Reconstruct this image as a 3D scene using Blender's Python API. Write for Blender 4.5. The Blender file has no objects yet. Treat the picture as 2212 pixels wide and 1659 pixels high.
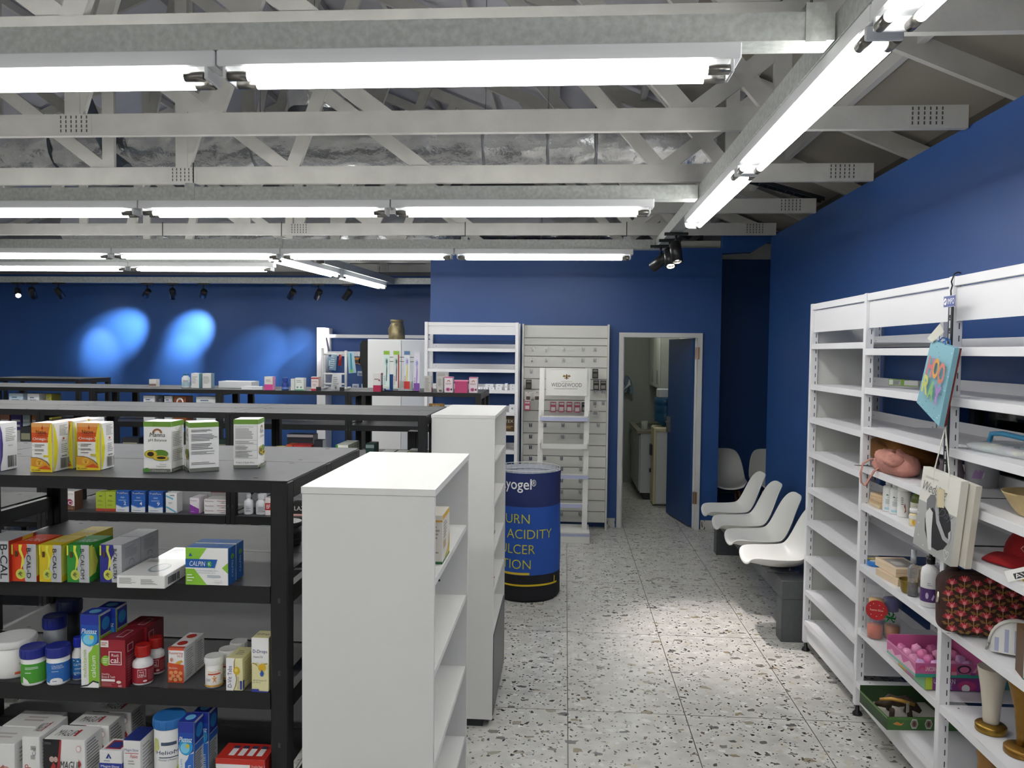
import bpy, math, random
from mathutils import Vector, Matrix
from mathutils.geometry import tessellate_polygon
random.seed(7)
SC = bpy.context.scene
COL = SC.collection
# ------------------------------------------------------------------ camera
CAM_H, FPX, YAW, PITCH, ROLL = 1.9, 1682.56, .0681, .0413, .0105
_f = Vector((-math.sin(YAW)*math.cos(PITCH), math.cos(YAW)*math.cos(PITCH), -math.sin(PITCH)))
_r = Vector((math.cos(YAW), math.sin(YAW), 0))
_u = _r.cross(_f)
CR = _r*math.cos(ROLL)+_u*math.sin(ROLL)
CU = -_r*math.sin(ROLL)+_u*math.cos(ROLL)
cd = bpy.data.cameras.new('camera')
cd.sensor_width = 36.0; cd.lens = FPX/2212*36; cd.clip_start = .05; cd.clip_end = 100
cam = bpy.data.objects.new('camera', cd); COL.objects.link(cam)
m3 = Matrix((CR, CU, -_f)).transposed()
cam.matrix_world = Matrix.Translation((0, 0, CAM_H)) @ m3.to_4x4()
SC.camera = cam
# ------------------------------------------------------------------ world, exposure
w = bpy.data.worlds.new('world'); SC.world = w; w.use_nodes = True
w.node_tree.nodes['Background'].inputs[0].default_value = (.55, .6, .7, 1)
w.node_tree.nodes['Background'].inputs[1].default_value = .02
SC.view_settings.view_transform = 'Standard'; SC.view_settings.look = 'None'
SC.view_settings.gamma = 1; SC.view_settings.use_curve_mapping = False
SC.view_settings.exposure = 0.85
SC.cycles.use_denoising = True
SC.cycles.max_bounces = 7; SC.cycles.diffuse_bounces = 4; SC.cycles.glossy_bounces = 3
SC.cycles.transmission_bounces = 6; SC.cycles.transparent_max_bounces = 8
SC.cycles.caustics_reflective = False; SC.cycles.caustics_refractive = False
TUBE_E, SPOT_W = 13.0, 22.0

def pt(px, py, x=None, y=None, z=None):
    """the point of the place seen at a pixel of the photograph, on one plane"""
    d = _f*FPX + CR*(px-1106) - CU*(py-829.5)
    t = x/d.x if x is not None else y/d.y if y is not None else (z-CAM_H)/d.z
    return Vector((0, 0, CAM_H)) + d*t

# ------------------------------------------------------------------ materials
def lin(c):
    if isinstance(c, str):
        c = tuple(int(c[i:i+2], 16) for i in (0, 2, 4))
    f = lambda v: v/12.92 if v <= .04045 else ((v+.055)/1.055)**2.4
    return tuple(f(v/255) for v in c)+(1,)
_M = {}
def M(c, rough=.5, metal=0.0, emit=0, trans=0, bump=0, bscale=60, var=0, vscale=8, alpha=1, coat=0, spec=.5):
    key = (spec, c, rough, metal, emit, trans, bump, bscale, var, vscale, alpha, coat)
    if key in _M: return _M[key]
    m = bpy.data.materials.new('paint_%s' % c); m.use_nodes = True
    nt = m.node_tree; b = nt.nodes['Principled BSDF']
    b.inputs['Base Color'].default_value = lin(c)
    b.inputs['Roughness'].default_value = rough; b.inputs['Specular IOR Level'].default_value = spec; b.inputs['Metallic'].default_value = metal
    if emit:
        b.inputs['Emission Color'].default_value = lin(c); b.inputs['Emission Strength'].default_value = emit
    if trans: b.inputs['Transmission Weight'].default_value = trans; b.inputs['IOR'].default_value = 1.25
    if coat: b.inputs['Coat Weight'].default_value = coat
    if alpha < 1: b.inputs['Alpha'].default_value = alpha
    if bump or var:
        tc = nt.nodes.new('ShaderNodeTexCoord')
        n = nt.nodes.new('ShaderNodeTexNoise'); n.inputs['Scale'].default_value = bscale; n.inputs['Detail'].default_value = 4
        nt.links.new(tc.outputs['Object'], n.inputs['Vector'])
        if bump:
            bp = nt.nodes.new('ShaderNodeBump'); bp.inputs['Strength'].default_value = bump; bp.inputs['Distance'].default_value = .01
            nt.links.new(n.outputs[0], bp.inputs['Height']); nt.links.new(bp.outputs[0], b.inputs['Normal'])
        if var:
            n2 = nt.nodes.new('ShaderNodeTexNoise'); n2.inputs['Scale'].default_value = vscale; n2.inputs['Detail'].default_value = 5
            nt.links.new(tc.outputs['Object'], n2.inputs['Vector'])
            r = nt.nodes.new('ShaderNodeValToRGB')
            base = lin(c)
            r.color_ramp.elements[0].position = .35; r.color_ramp.elements[1].position = .65
            r.color_ramp.elements[0].color = tuple(max(0, v*(1-var)) for v in base[:3])+(1,)
            r.color_ramp.elements[1].color = tuple(min(1, v*(1+var)) for v in base[:3])+(1,)
            nt.links.new(n2.outputs[0], r.inputs[0]); nt.links.new(r.outputs[0], b.inputs['Base Color'])
    _M[key] = m
    return m
WHITE = M('e6e6e6', .35, var=.02)
BLACKM = M('17181a', .42, var=.08, vscale=30)

# ------------------------------------------------------------------ text outlines
_T = {}
def text_tris(s, bold=0, shear=0):
    if bold > 0 and set(s) & set('MNWXVK'): bold = 0      # sharp corners clog when thickened
    key = (s, bold, shear)
    if key in _T: return _T[key]
    cu = bpy.data.curves.new('lettering', 'FONT'); cu.body = s; cu.resolution_u = 4
    cu.offset = bold; cu.shear = shear; cu.fill_mode = 'BOTH' if hasattr(cu, 'fill_mode') else cu.fill_mode
    ob = bpy.data.objects.new('lettering', cu); COL.objects.link(ob)
    dg = bpy.context.evaluated_depsgraph_get(); dg.update()
    ev = ob.evaluated_get(dg); me = ev.to_mesh(); me.calc_loop_triangles()
    vs = [(v.co.x, v.co.y) for v in me.vertices]
    tr = []
    for t in me.loop_triangles:
        a, b, c = (vs[i] for i in t.vertices)
        if (b[0]-a[0])*(c[1]-a[1])-(b[1]-a[1])*(c[0]-a[0]) < 0: b, c = c, b
        tr.append((a, b, c))
    ev.to_mesh_clear(); bpy.data.objects.remove(ob); bpy.data.curves.remove(cu)
    if not tr: return []
    xs = [p[0] for t in tr for p in t]; ys = [p[1] for t in tr for p in t]
    x0, y0 = min(xs), min(ys); sx = max(xs)-x0 or 1; sy = max(ys)-y0 or 1
    out = [tuple(((p[0]-x0)/sx, (p[1]-y0)/sy) for p in t) for t in tr]
    _T[key] = out
    return out

# ------------------------------------------------------------------ mesh building
class MB:
    def __init__(s): s.v = []; s.f = []; s.m = []; s.mi = []; s.sm = []
    def slot(s, mat):
        if mat not in s.m: s.m.append(mat)
        return s.m.index(mat)
    def face(s, pts, mat, smooth=False):
        i = len(s.v); s.v += [tuple(p) for p in pts]; s.f.append(tuple(range(i, i+len(pts)))); s.mi.append(s.slot(mat)); s.sm.append(smooth)
    def grid(s, rows, mat, smooth=True, close=False, flip=False):
        i = len(s.v); n = len(rows[0]); k = s.slot(mat)
        for r in rows: s.v += [tuple(p) for p in r]
        for a in range(len(rows)-1):
            for b in range(n if close else n-1):
                c = (b+1) % n
                q = (i+a*n+b, i+a*n+c, i+(a+1)*n+c, i+(a+1)*n+b)
                s.f.append(q[::-1] if flip else q); s.mi.append(k); s.sm.append(smooth)
        return i
    def box(s, x0, y0, z0, x1, y1, z1, mat, M4=None, bev=0):
        if bev and min(x1-x0, y1-y0, z1-z0) > 2.2*bev:
            b = bev
            rows = []
            def ring(ins, z): # octagon ring
                a0, a1, c0, c1 = x0+ins, x1-ins, y0+ins, y1-ins
                return [(a0+b, c0, z), (a1-b, c0, z), (a1, c0+b, z), (a1, c1-b, z), (a1-b, c1, z), (a0+b, c1, z), (a0, c1-b, z), (a0, c0+b, z)]
            rows = [ring(b, z0), ring(0, z0+b), ring(0, z1-b), ring(b, z1)]
            if M4: rows = [[M4 @ Vector(p) for p in r] for r in rows]
            i = s.grid(rows, mat, False, True); k = s.slot(mat)
            s.f.append(tuple(i+j for j in range(8))[::-1]); s.mi.append(k); s.sm.append(False)
            s.f.append(tuple(i+24+j for j in range(8))); s.mi.append(k); s.sm.append(False)
            return
        P = [(x0, y0, z0), (x1, y0, z0), (x1, y1, z0), (x0, y1, z0), (x0, y0, z1), (x1, y0, z1), (x1, y1, z1), (x0, y1, z1)]
        if M4: P = [M4 @ Vector(p) for p in P]
        i = len(s.v); s.v += [tuple(p) for p in P]; k = s.slot(mat)
        for q in ((0, 3, 2, 1), (4, 5, 6, 7), (0, 1, 5, 4), (1, 2, 6, 5), (2, 3, 7, 6), (3, 0, 4, 7)):
            s.f.append(tuple(i+j for j in q)); s.mi.append(k); s.sm.append(False)
    def bar(s, a, b, w, h, mat, up=(0, 0, 1)):
        """a straight bar of section w x h from a to b"""
        a, b = Vector(a), Vector(b); d = (b-a); L = d.length; d.normalize()
        u = Vector(up)
        if abs(d.dot(u)) > .99: u = Vector((0, 1, 0))
        x = d.cross(u).normalized(); z = x.cross(d)
        R = Matrix((x, d, z)).transposed().to_4x4(); R.translation = a
        s.box(-w/2, 0, -h/2, w/2, L, h/2, mat, R)
    def lathe(s, prof, mat, n=24, M4=None, smooth=True, cap=True):
        rows = [[(r*math.cos(2*math.pi*j/n), r*math.sin(2*math.pi*j/n), z) for j in range(n)] for r, z in prof]
        if M4: rows = [[M4 @ Vector(p) for p in r] for r in rows]
        i = s.grid(rows, mat, smooth, True); k = s.slot(mat)
        if cap:
            if prof[0][0] > 1e-5: s.f.append(tuple(i+j for j in range(n))[::-1]); s.mi.append(k); s.sm.append(False)
            if prof[-1][0] > 1e-5: s.f.append(tuple(i+(len(prof)-1)*n+j for j in range(n))); s.mi.append(k); s.sm.append(False)
    def tube(s, path, r, mat, n=8, closed=False, smooth=True):
        path = [Vector(p) for p in path]; N = len(path); rows = []; u = None
        for i, p in enumerate(path):
            a = path[(i-1) % N] if closed or i > 0 else p; b = path[(i+1) % N] if closed or i < N-1 else p
            d = (b-a).normalized()
            if u is None: u = d.orthogonal().normalized()
            else: u = (u-d*u.dot(d)).normalized()
            w_ = d.cross(u); rr = r[i] if isinstance(r, (list, tuple)) else r
            rows.append([p+(u*math.cos(2*math.pi*j/n)+w_*math.sin(2*math.pi*j/n))*rr for j in range(n)])
        if closed: rows.append(rows[0])
        i = s.grid(rows, mat, smooth, True); k = s.slot(mat)
        if not closed:
            s.f.append(tuple(i+j for j in range(n))[::-1]); s.mi.append(k); s.sm.append(False)
            s.f.append(tuple(i+(N-1)*n+j for j in range(n))); s.mi.append(k); s.sm.append(False)
    def prism(s, poly, t, mat, M4=None):
        """polygon in local xz, thickness t along y"""
        tri = tessellate_polygon([[Vector((p[0], p[1], 0)) for p in poly]])
        A = [Vector((p[0], 0, p[1])) for p in poly]; B = [Vector((p[0], t, p[1])) for p in poly]
        if M4: A = [M4 @ p for p in A]; B = [M4 @ p for p in B]
        i = len(s.v); n = len(poly); s.v += [tuple(p) for p in A+B]; k = s.slot(mat)
        area = sum(poly[j][0]*poly[(j+1) % n][1]-poly[(j+1) % n][0]*poly[j][1] for j in range(n))
        for q in tri:
            q = tuple(q)
            ar = (poly[q[1]][0]-poly[q[0]][0])*(poly[q[2]][1]-poly[q[0]][1])-(poly[q[1]][1]-poly[q[0]][1])*(poly[q[2]][0]-poly[q[0]][0])
            if ar < 0: q = q[::-1]
            s.f.append(tuple(i+j for j in q)); s.mi.append(k); s.sm.append(False)
            s.f.append(tuple(i+n+j for j in q[::-1])); s.mi.append(k); s.sm.append(False)
        for j in range(n):
            c = (j+1) % n
            q = (i+j, i+n+j, i+n+c, i+c)
            s.f.append(q if area > 0 else q[::-1]); s.mi.append(k); s.sm.append(False)
    # flat printing on a face given by map(u, v, lift)
    def flat(s, pts, mp, lift, mat, maxlen=None):
        if maxlen:
            stack = [pts]; n = 0
            while stack:
                t = stack.pop(); n += 1
                P = [mp(u, v, lift) for u, v in t]
                L = [(P[i]-P[(i+1) % 3]).length for i in range(3)]
                j = max(range(3), key=lambda q: L[q])
                if L[j] > maxlen and n < 4000:
                    a, b, c = t[j], t[(j+1) % 3], t[(j+2) % 3]; mid = ((a[0]+b[0])/2, (a[1]+b[1])/2)
                    stack += [(a, mid, c), (mid, b, c)]
                else: s.face(P, mat)
        else: s.face([mp(u, v, lift) for u, v in pts], mat)
    def print_(s, ops, mp, rough=.45, maxlen=None, step=.0003):
        for k, op in enumerate(ops):
            lift = step*(k+1); o = op[0]
            tri = []
            if o == 'R':
                u0, v0, u1, v1, c = op[1:6]
                if maxlen: tri = [((u0, v0), (u1, v0), (u1, v1)), ((u0, v0), (u1, v1), (u0, v1))]
                else: tri = [((u0, v0), (u1, v0), (u1, v1), (u0, v1))]
            elif o == 'G':
                P, c = op[1:3]
                area = sum(P[j][0]*P[(j+1) % len(P)][1]-P[(j+1) % len(P)][0]*P[j][1] for j in range(len(P)))
                if area < 0: P = P[::-1]
                for q in tessellate_polygon([[Vector((p[0], p[1], 0)) for p in P]]):
                    a, b, d = (P[i] for i in q)
                    if (b[0]-a[0])*(d[1]-a[1])-(b[1]-a[1])*(d[0]-a[0]) < 0: b, d = d, b
                    tri.append((a, b, d))
            elif o == 'E':
                cu, cv, ru, rv, c = op[1:6]; n = 14
                ring = [(cu+ru*math.cos(2*math.pi*i/n), cv+rv*math.sin(2*math.pi*i/n)) for i in range(n)]
                tri = [((cu, cv), ring[i], ring[(i+1) % n]) for i in range(n)] if maxlen else [tuple(ring)]
            elif o == 'L':
                u0, v0, u1, v1, n, c = op[1:7]; rr = random.Random(int(u0*1000+v0*77))
                h = (v1-v0)/n
                for i in range(n):
                    e = u0+(u1-u0)*rr.uniform(.6, 1); b0 = v0+h*i+h*.25; b1 = v0+h*i+h*.7
                    if maxlen: tri += [((u0, b0), (e, b0), (e, b1)), ((u0, b0), (e, b1), (u0, b1))]
                    else: tri.append(((u0, b0), (e, b0), (e, b1), (u0, b1)))
            elif o == 'A':      # arch band: centre, inner and outer radius
                cu, cv, r0u, r0v, r1u, r1v, c = op[1:8]; n = 10
                for i in range(n):
                    a0, a1 = math.pi*i/n, math.pi*(i+1)/n
                    q = [(cu+r1u*math.cos(a0), cv+r1v*math.sin(a0)), (cu+r1u*math.cos(a1), cv+r1v*math.sin(a1)), (cu+r0u*math.cos(a1), cv+r0v*math.sin(a1)), (cu+r0u*math.cos(a0), cv+r0v*math.sin(a0))]
                    tri.append(tuple(q)) if not maxlen else tri.extend([(q[0], q[1], q[2]), (q[0], q[2], q[3])])
            elif o == 'T':
                t, u0, v0, u1, v1, c = op[1:7]; rot = op[7] if len(op) > 7 else 0; bold = op[8]*.3 if len(op) > 8 and op[8] > 0 else op[8] if len(op) > 8 else 0; shear = op[9] if len(op) > 9 else 0
                for q in text_tris(t, bold, shear):
                    if rot == 90: q = [(1-b, a) for a, b in q]
                    elif rot == -90: q = [(b, 1-a) for a, b in q]
                    tri.append(tuple((u0+(u1-u0)*a, v0+(v1-v0)*b) for a, b in q))
            mat = M(c, rough)
            for t in tri: s.flat([(min(max(u, 0), 1), min(max(v, 0), 1)) for u, v in t], mp, lift, mat, maxlen)
    def build(s, name, parent=None, loc=(0, 0, 0), rot=0, mods=None):
        me = bpy.data.meshes.new(name); me.from_pydata(s.v, [], s.f)
        for m in s.m: me.materials.append(m)
        me.polygons.foreach_set('material_index', s.mi); me.polygons.foreach_set('use_smooth', s.sm)
        me.update()
        o = bpy.data.objects.new(name, me); COL.objects.link(o)
        if parent: o.parent = parent
        o.location = loc
        o.rotation_euler = (0, 0, rot) if not isinstance(rot, tuple) else rot
        return o

def tag(o, label=None, cat=None, group=None, kind=None):
    for k, v in (('label', label), ('category', cat), ('group', group), ('kind', kind)):
        if v: o[k] = v
    return o
def empty(name, label, cat, loc=(0, 0, 0), rot=0, group=None):
    o = bpy.data.objects.new(name, None); COL.objects.link(o); o.empty_display_size = .05
    o.location = loc; o.rotation_euler = (0, 0, rot) if not isinstance(rot, tuple) else rot
    return tag(o, label, cat, group)
def struct(o): o['kind'] = 'structure'; return o
def copy_tree(o, parent=None):
    c = o.copy(); COL.objects.link(c)
    if parent: c.parent = parent
    for ch in list(o.children): copy_tree(ch, c)
    return c
def dup(o, loc, label, rot=None, group=None):
    c = copy_tree(o); c.location = loc; c['label'] = label
    if rot is not None: c.rotation_euler = (0, 0, rot)
    if group: c['group'] = group
    return c
def boxmap(w, d, h):
    V = Vector
    return {'f': lambda u, v, t: V((-w/2+u*w, -d/2-t, v*h)), 'b': lambda u, v, t: V((w/2-u*w, d/2+t, v*h)),
            'r': lambda u, v, t: V((w/2+t, -d/2+u*d, v*h)), 'l': lambda u, v, t: V((-w/2-t, d/2-u*d, v*h)),
            't': lambda u, v, t: V((-w/2+u*w, -d/2+v*d, h+t))}
def cylmap(r, z0, z1, span=math.radians(210)):
    return lambda u, v, t: Vector(((r+t)*math.sin((u-.5)*span), -(r+t)*math.cos((u-.5)*span), z0+(z1-z0)*v))
# ================================================================== SETTING
def nodes_of(name):
    m = bpy.data.materials.new(name); m.use_nodes = True
    return m, m.node_tree, m.node_tree.nodes['Principled BSDF']
def terrazzo():
    m, nt, b = nodes_of('terrazzo'); N = nt.nodes.new; L = nt.links.new
    tc = N('ShaderNodeTexCoord')
    nz = N('ShaderNodeTexNoise'); nz.inputs['Scale'].default_value = 22; nz.inputs['Detail'].default_value = 2
    L(tc.outputs['Object'], nz.inputs['Vector'])
    mp = N('ShaderNodeVectorMath'); mp.operation = 'MULTIPLY_ADD'
    mp.inputs[1].default_value = (.05, .05, 0); L(nz.outputs[1], mp.inputs[0]); L(tc.outputs['Object'], mp.inputs[2])
    base = N('ShaderNodeTexNoise'); base.inputs['Scale'].default_value = 9; base.inputs['Detail'].default_value = 6
    L(tc.outputs['Object'], base.inputs['Vector'])
    cr = N('ShaderNodeValToRGB'); cr.color_ramp.elements[0].color = lin('bfbeb8'); cr.color_ramp.elements[1].color = lin('d6d5cf')
    cr.color_ramp.elements[0].position = .3; cr.color_ramp.elements[1].position = .7
    L(base.outputs[0], cr.inputs[0]); last = cr.outputs[0]
    def layer(scale, dens, rad, ramp, last, stretch):
        mg = N('ShaderNodeMapping'); mg.inputs['Scale'].default_value = stretch; mg.inputs['Rotation'].default_value = (0, 0, scale)
        L(mp.outputs[0], mg.inputs['Vector'])
        v = N('ShaderNodeTexVoronoi'); v.voronoi_dimensions = '2D'; v.inputs['Scale'].default_value = scale; v.distance = 'MINKOWSKI'; v.inputs['Exponent'].default_value = 1.3
        L(mg.outputs[0], v.inputs['Vector'])
        sp = N('ShaderNodeSeparateColor'); L(v.outputs['Color'], sp.inputs[0])
        rr = N('ShaderNodeMath'); rr.operation = 'MULTIPLY_ADD'; rr.inputs[1].default_value = rad*.8; rr.inputs[2].default_value = rad*.3
        L(sp.outputs[1], rr.inputs[0])
        lt = N('ShaderNodeMath'); lt.operation = 'LESS_THAN'; L(v.outputs['Distance'], lt.inputs[0]); L(rr.outputs[0], lt.inputs[1])
        gt = N('ShaderNodeMath'); gt.operation = 'LESS_THAN'; L(sp.outputs[0], gt.inputs[0]); gt.inputs[1].default_value = dens
        mu = N('ShaderNodeMath'); mu.operation = 'MULTIPLY'; L(lt.outputs[0], mu.inputs[0]); L(gt.outputs[0], mu.inputs[1])
        rp = N('ShaderNodeValToRGB'); rp.color_ramp.interpolation = 'CONSTANT'
        e = rp.color_ramp.elements
        e[0].color = lin(ramp[0]); e[1].position = 1/len(ramp); e[1].color = lin(ramp[1])
        for i in range(2, len(ramp)): q = e.new(i/len(ramp)); q.color = lin(ramp[i])
        L(sp.outputs[2], rp.inputs[0])
        mx = N('ShaderNodeMix'); mx.data_type = 'RGBA'; L(mu.outputs[0], mx.inputs[0]); L(last, mx.inputs[6]); L(rp.outputs[0], mx.inputs[7])
        return mx.outputs[2]
    last = layer(16, .45, .36, ['d9d9d4', 'bdbdb6', 'c9c3b6', 'dcdcd8'], last, (1, 1.2, 1))
    last = layer(10, .26, .32, ['8a8880', '9a8f78', '6d6d6a', 'a39c8c', '7c7a78'], last, (1, 1.7, 1))
    last = layer(26, .18, .36, ['2b2a2a', '5b5750', '3a3836', '75695a', '232324'], last, (1.5, 1, 1))
    last = layer(44, .20, .36, ['2a2a2a', '454340', '333231', '6a6258'], last, (1, 1.5, 1))
    br = N('ShaderNodeTexBrick'); br.offset = 0; br.squash = 1
    mg = N('ShaderNodeMapping'); mg.inputs['Location'].default_value = (.6167*20-.0366, 1.1664*10-5.2436, 0)
    L(tc.outputs['Object'], mg.inputs['Vector']); L(mg.outputs[0], br.inputs['Vector'])
    br.inputs['Scale'].default_value = 1; br.inputs['Mortar Size'].default_value = .003; br.inputs['Brick Width'].default_value = .6167; br.inputs['Row Height'].default_value = 1.1664
    br.inputs['Mortar Smooth'].default_value = .2
    mx = N('ShaderNodeMix'); mx.data_type = 'RGBA'; L(br.outputs['Fac'], mx.inputs[0]); L(last, mx.inputs[6]); mx.inputs[7].default_value = lin('6a665e')
    L(mx.outputs[2], b.inputs['Base Color']); b.inputs['Roughness'].default_value = .28
    return m
TERR = terrazzo()
BLUE = M('224c8a', .45, bump=.04, bscale=250, var=.03, vscale=3)
OFFW = M('c4c5c2', .7)
def slab(name, x0, y0, z0, x1, y1, z1, mat):
    b = MB(); b.box(x0, y0, z0, x1, y1, z1, mat); return struct(b.build(name))
WX, DY, LX, BY, FY = 2.0, 8.49, -9.2, -6.6, 11.6
slab('floor', LX, BY, -.1, 3.5, FY+.1, 0, TERR)
# right wall with its window opening
b = MB()
wy0, wy1, wz0, wz1 = 1.4, 4.1, .94, 1.675
for a in ((BY, 0, wy0, 3.055), (wy1, 0, 7.86, 3.055), (wy0, 0, wy1, wz0), (wy0, wz1, wy1, 3.055)):
    b.box(WX, a[0], a[1], WX+.16, a[2], a[3], BLUE)
struct(b.build('wall_right'))
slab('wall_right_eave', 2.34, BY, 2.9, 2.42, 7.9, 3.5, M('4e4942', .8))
b = MB()
fr = M('20262a', .4)
b.box(WX+.05, wy0, wz0, WX+.10, wy1, wz0+.04, fr); b.box(WX+.05, wy0, wz1-.04, WX+.10, wy1, wz1, fr)
for y in (wy0, 2.72, wy1-.05): b.box(WX+.05, y, wz0+.04, WX+.10, y+.05, wz1-.04, fr)
win = struct(b.build('window_1'))
b = MB(); b.box(WX+.072, wy0+.05, wz0+.04, WX+.078, wy1-.05, wz1-.04, M('dfe8e4', .02, trans=1))
b.build('glass_pane', win)
# dark room seen behind that window
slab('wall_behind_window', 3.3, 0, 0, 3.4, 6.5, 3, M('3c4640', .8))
# door wall: left of door, right of door, over door
DX0, DX1, DZ = .575, 1.462, 2.12
b = MB()
b.box(-1.485, DY, 0, DX0, DY+.11, 3.03, BLUE); b.box(DX1, DY, 0, 1.655, DY+.11, 3.03, BLUE); b.box(DX0, DY, DZ, DX1, DY+.11, 3.03, BLUE)
b.prism([(1.655, 2.97), (1.9, 2.985), (1.965, 2.985), (2.13, 3.09), (3.4, 3.09), (3.4, 3.2), (1.655, 3.2)], .11, BLUE, Matrix.Translation((0, DY, 0)))
struct(b.build('wall_back'))
slab('wall_back_return', -1.485, DY+.11, 0, -1.375, FY, 3.03, BLUE)
slab('wall_far', LX, FY, 0, -1.375, FY+.1, 3.02, BLUE)
slab('wall_left', LX-.1, BY, 0, LX, FY, 3.4, M('d8d7d2', .7))
slab('wall_front', LX, BY-.1, 0, 3.5, BY, 6, M('d8d7d2', .7))
slab('wall_gable', LX, FY+.1, 3.0, 3.5, FY+.2, 6, M('8d8f92', .8))
# alcove behind the corner
b = MB(); b.box(1.655, 9.6, 0, 3.4, 9.7, 3.04, BLUE); b.box(1.655, 9.62, 3.04, 3.4, 9.7, 3.6, M('dcdcda', .6)); struct(b.build('wall_alcove'))
slab('wall_alcove_side', 3.4, 6.5, 0, 3.5, 9.7, 3.1, BLUE)
for n, x0, x1 in (('baseboard_back', .475, .56), ('baseboard_back_corner', 1.48, 1.655)):
    slab(n, x0, DY-.014, 0, x1, DY, .10, TERR)
# door 1: frame, leaf, hinges, handle
FRM = M('d2d3d0', .4)
b = MB(); b.box(DX0, DY-.03, 0, DX0+.05, DY+.13, DZ, FRM); b.box(DX1-.05, DY-.03, 0, DX1, DY+.13, DZ, FRM); b.box(DX0+.05, DY-.03, DZ-.05, DX1-.05, DY+.13, DZ, FRM)
b.box(DX0+.05, DY+.04, 0, DX0+.065, DY+.10, DZ-.05, FRM); b.box(DX1-.065, DY+.04, 0, DX1-.05, DY+.10, DZ-.05, FRM)
door = struct(b.build('door_1'))
b = MB(); b.box(-.76, -.02, .015, 0, .02, DZ-.055, M('1f4276', .5))
leaf = b.build('door_leaf', door, (DX1-.07, DY+.06, 0), math.radians(-78))
b = MB()
b.box(-.72, -.05, .98, -.66, -.02, 1.16, M('b9b9b4', .3, 1)); b.bar((-.70, -.06, 1.1), (-.58, -.06, 1.1), .018, .018, M('b9b9b4', .3, 1))
b.build('door_handle', leaf)
for z in (.28, 1.84):
    b = MB(); b.box(DX1-.075, DY-.035, z, DX1-.03, DY-.028, z+.13, M('c9a27a', .35, 1)); b.box(DX1-.06, DY-.042, z, DX1-.05, DY-.028, z+.13, M('cfcfcf', .3, 1)); b.build('hinge', door)
# kitchenette behind the door
KW = M('b4b5ac', .6)
slab('wall_kitchen_left', .40, DY+.11, 0, .50, 11.5, 2.6, KW)
slab('wall_kitchen_right', 1.46, DY+.11, 0, 1.54, 11.5, 2.6, KW)
slab('wall_kitchen_back', .40, 11.45, 0, 1.54, 11.55, 2.6, M('8f958e', .35))
slab('ceiling_kitchen', .40, DY+.11, 2.6, 1.54, 11.55, 2.66, OFFW)
slab('trim_1', .50, 11.38, 0, .72, 11.45, 2.6, KW)
# roof: two slopes on timber trusses
RS, RX0, RZ0, RIDX = .42, 2.42, 3.26, -3.6
rz = lambda x: RZ0+RS*(RX0-x) if x > RIDX else RZ0+RS*(RX0-RIDX)-RS*(RIDX-x)
RMAT = M('c9c9d1', .8, var=.05, vscale=2)
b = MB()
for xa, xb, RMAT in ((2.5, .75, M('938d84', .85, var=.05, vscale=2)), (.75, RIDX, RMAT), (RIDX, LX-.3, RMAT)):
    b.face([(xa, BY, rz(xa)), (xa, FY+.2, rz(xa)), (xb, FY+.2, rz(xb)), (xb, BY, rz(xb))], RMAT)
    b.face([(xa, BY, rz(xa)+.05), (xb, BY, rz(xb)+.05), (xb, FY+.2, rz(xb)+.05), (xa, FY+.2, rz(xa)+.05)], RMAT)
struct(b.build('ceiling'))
b = MB()
for x in (1.75, 1.2, .6, -.1, -.8, -1.6, -2.4, -3.2, -4.2, -5.2, -6.2): b.box(x-.02, BY, rz(x)-.085, x+.02, FY+.1, rz(x)-.012, M('c4c3c2', .7))
struct(b.build('ceiling_purlins'))
TIM = M('bfbeb8', .6, var=.06, vscale=6, bump=.15, bscale=40)
TY = [-4.4, .54, 1.73, 2.90, 4.10, 5.30, 6.47, 7.66, 8.86, 10.05, 11.24]
where = ['behind the viewer', 'above the viewer', 'over the first cabinet', 'just beyond the nearest tube row', 'second beyond the nearest tube row', 'between the foil duct and the second tube row',
         'just beyond the second tube row', 'just beyond the third tube row', 'over the blue door wall', 'fourth from the far wall of lit patches', 'closest to the far blue wall']
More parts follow.
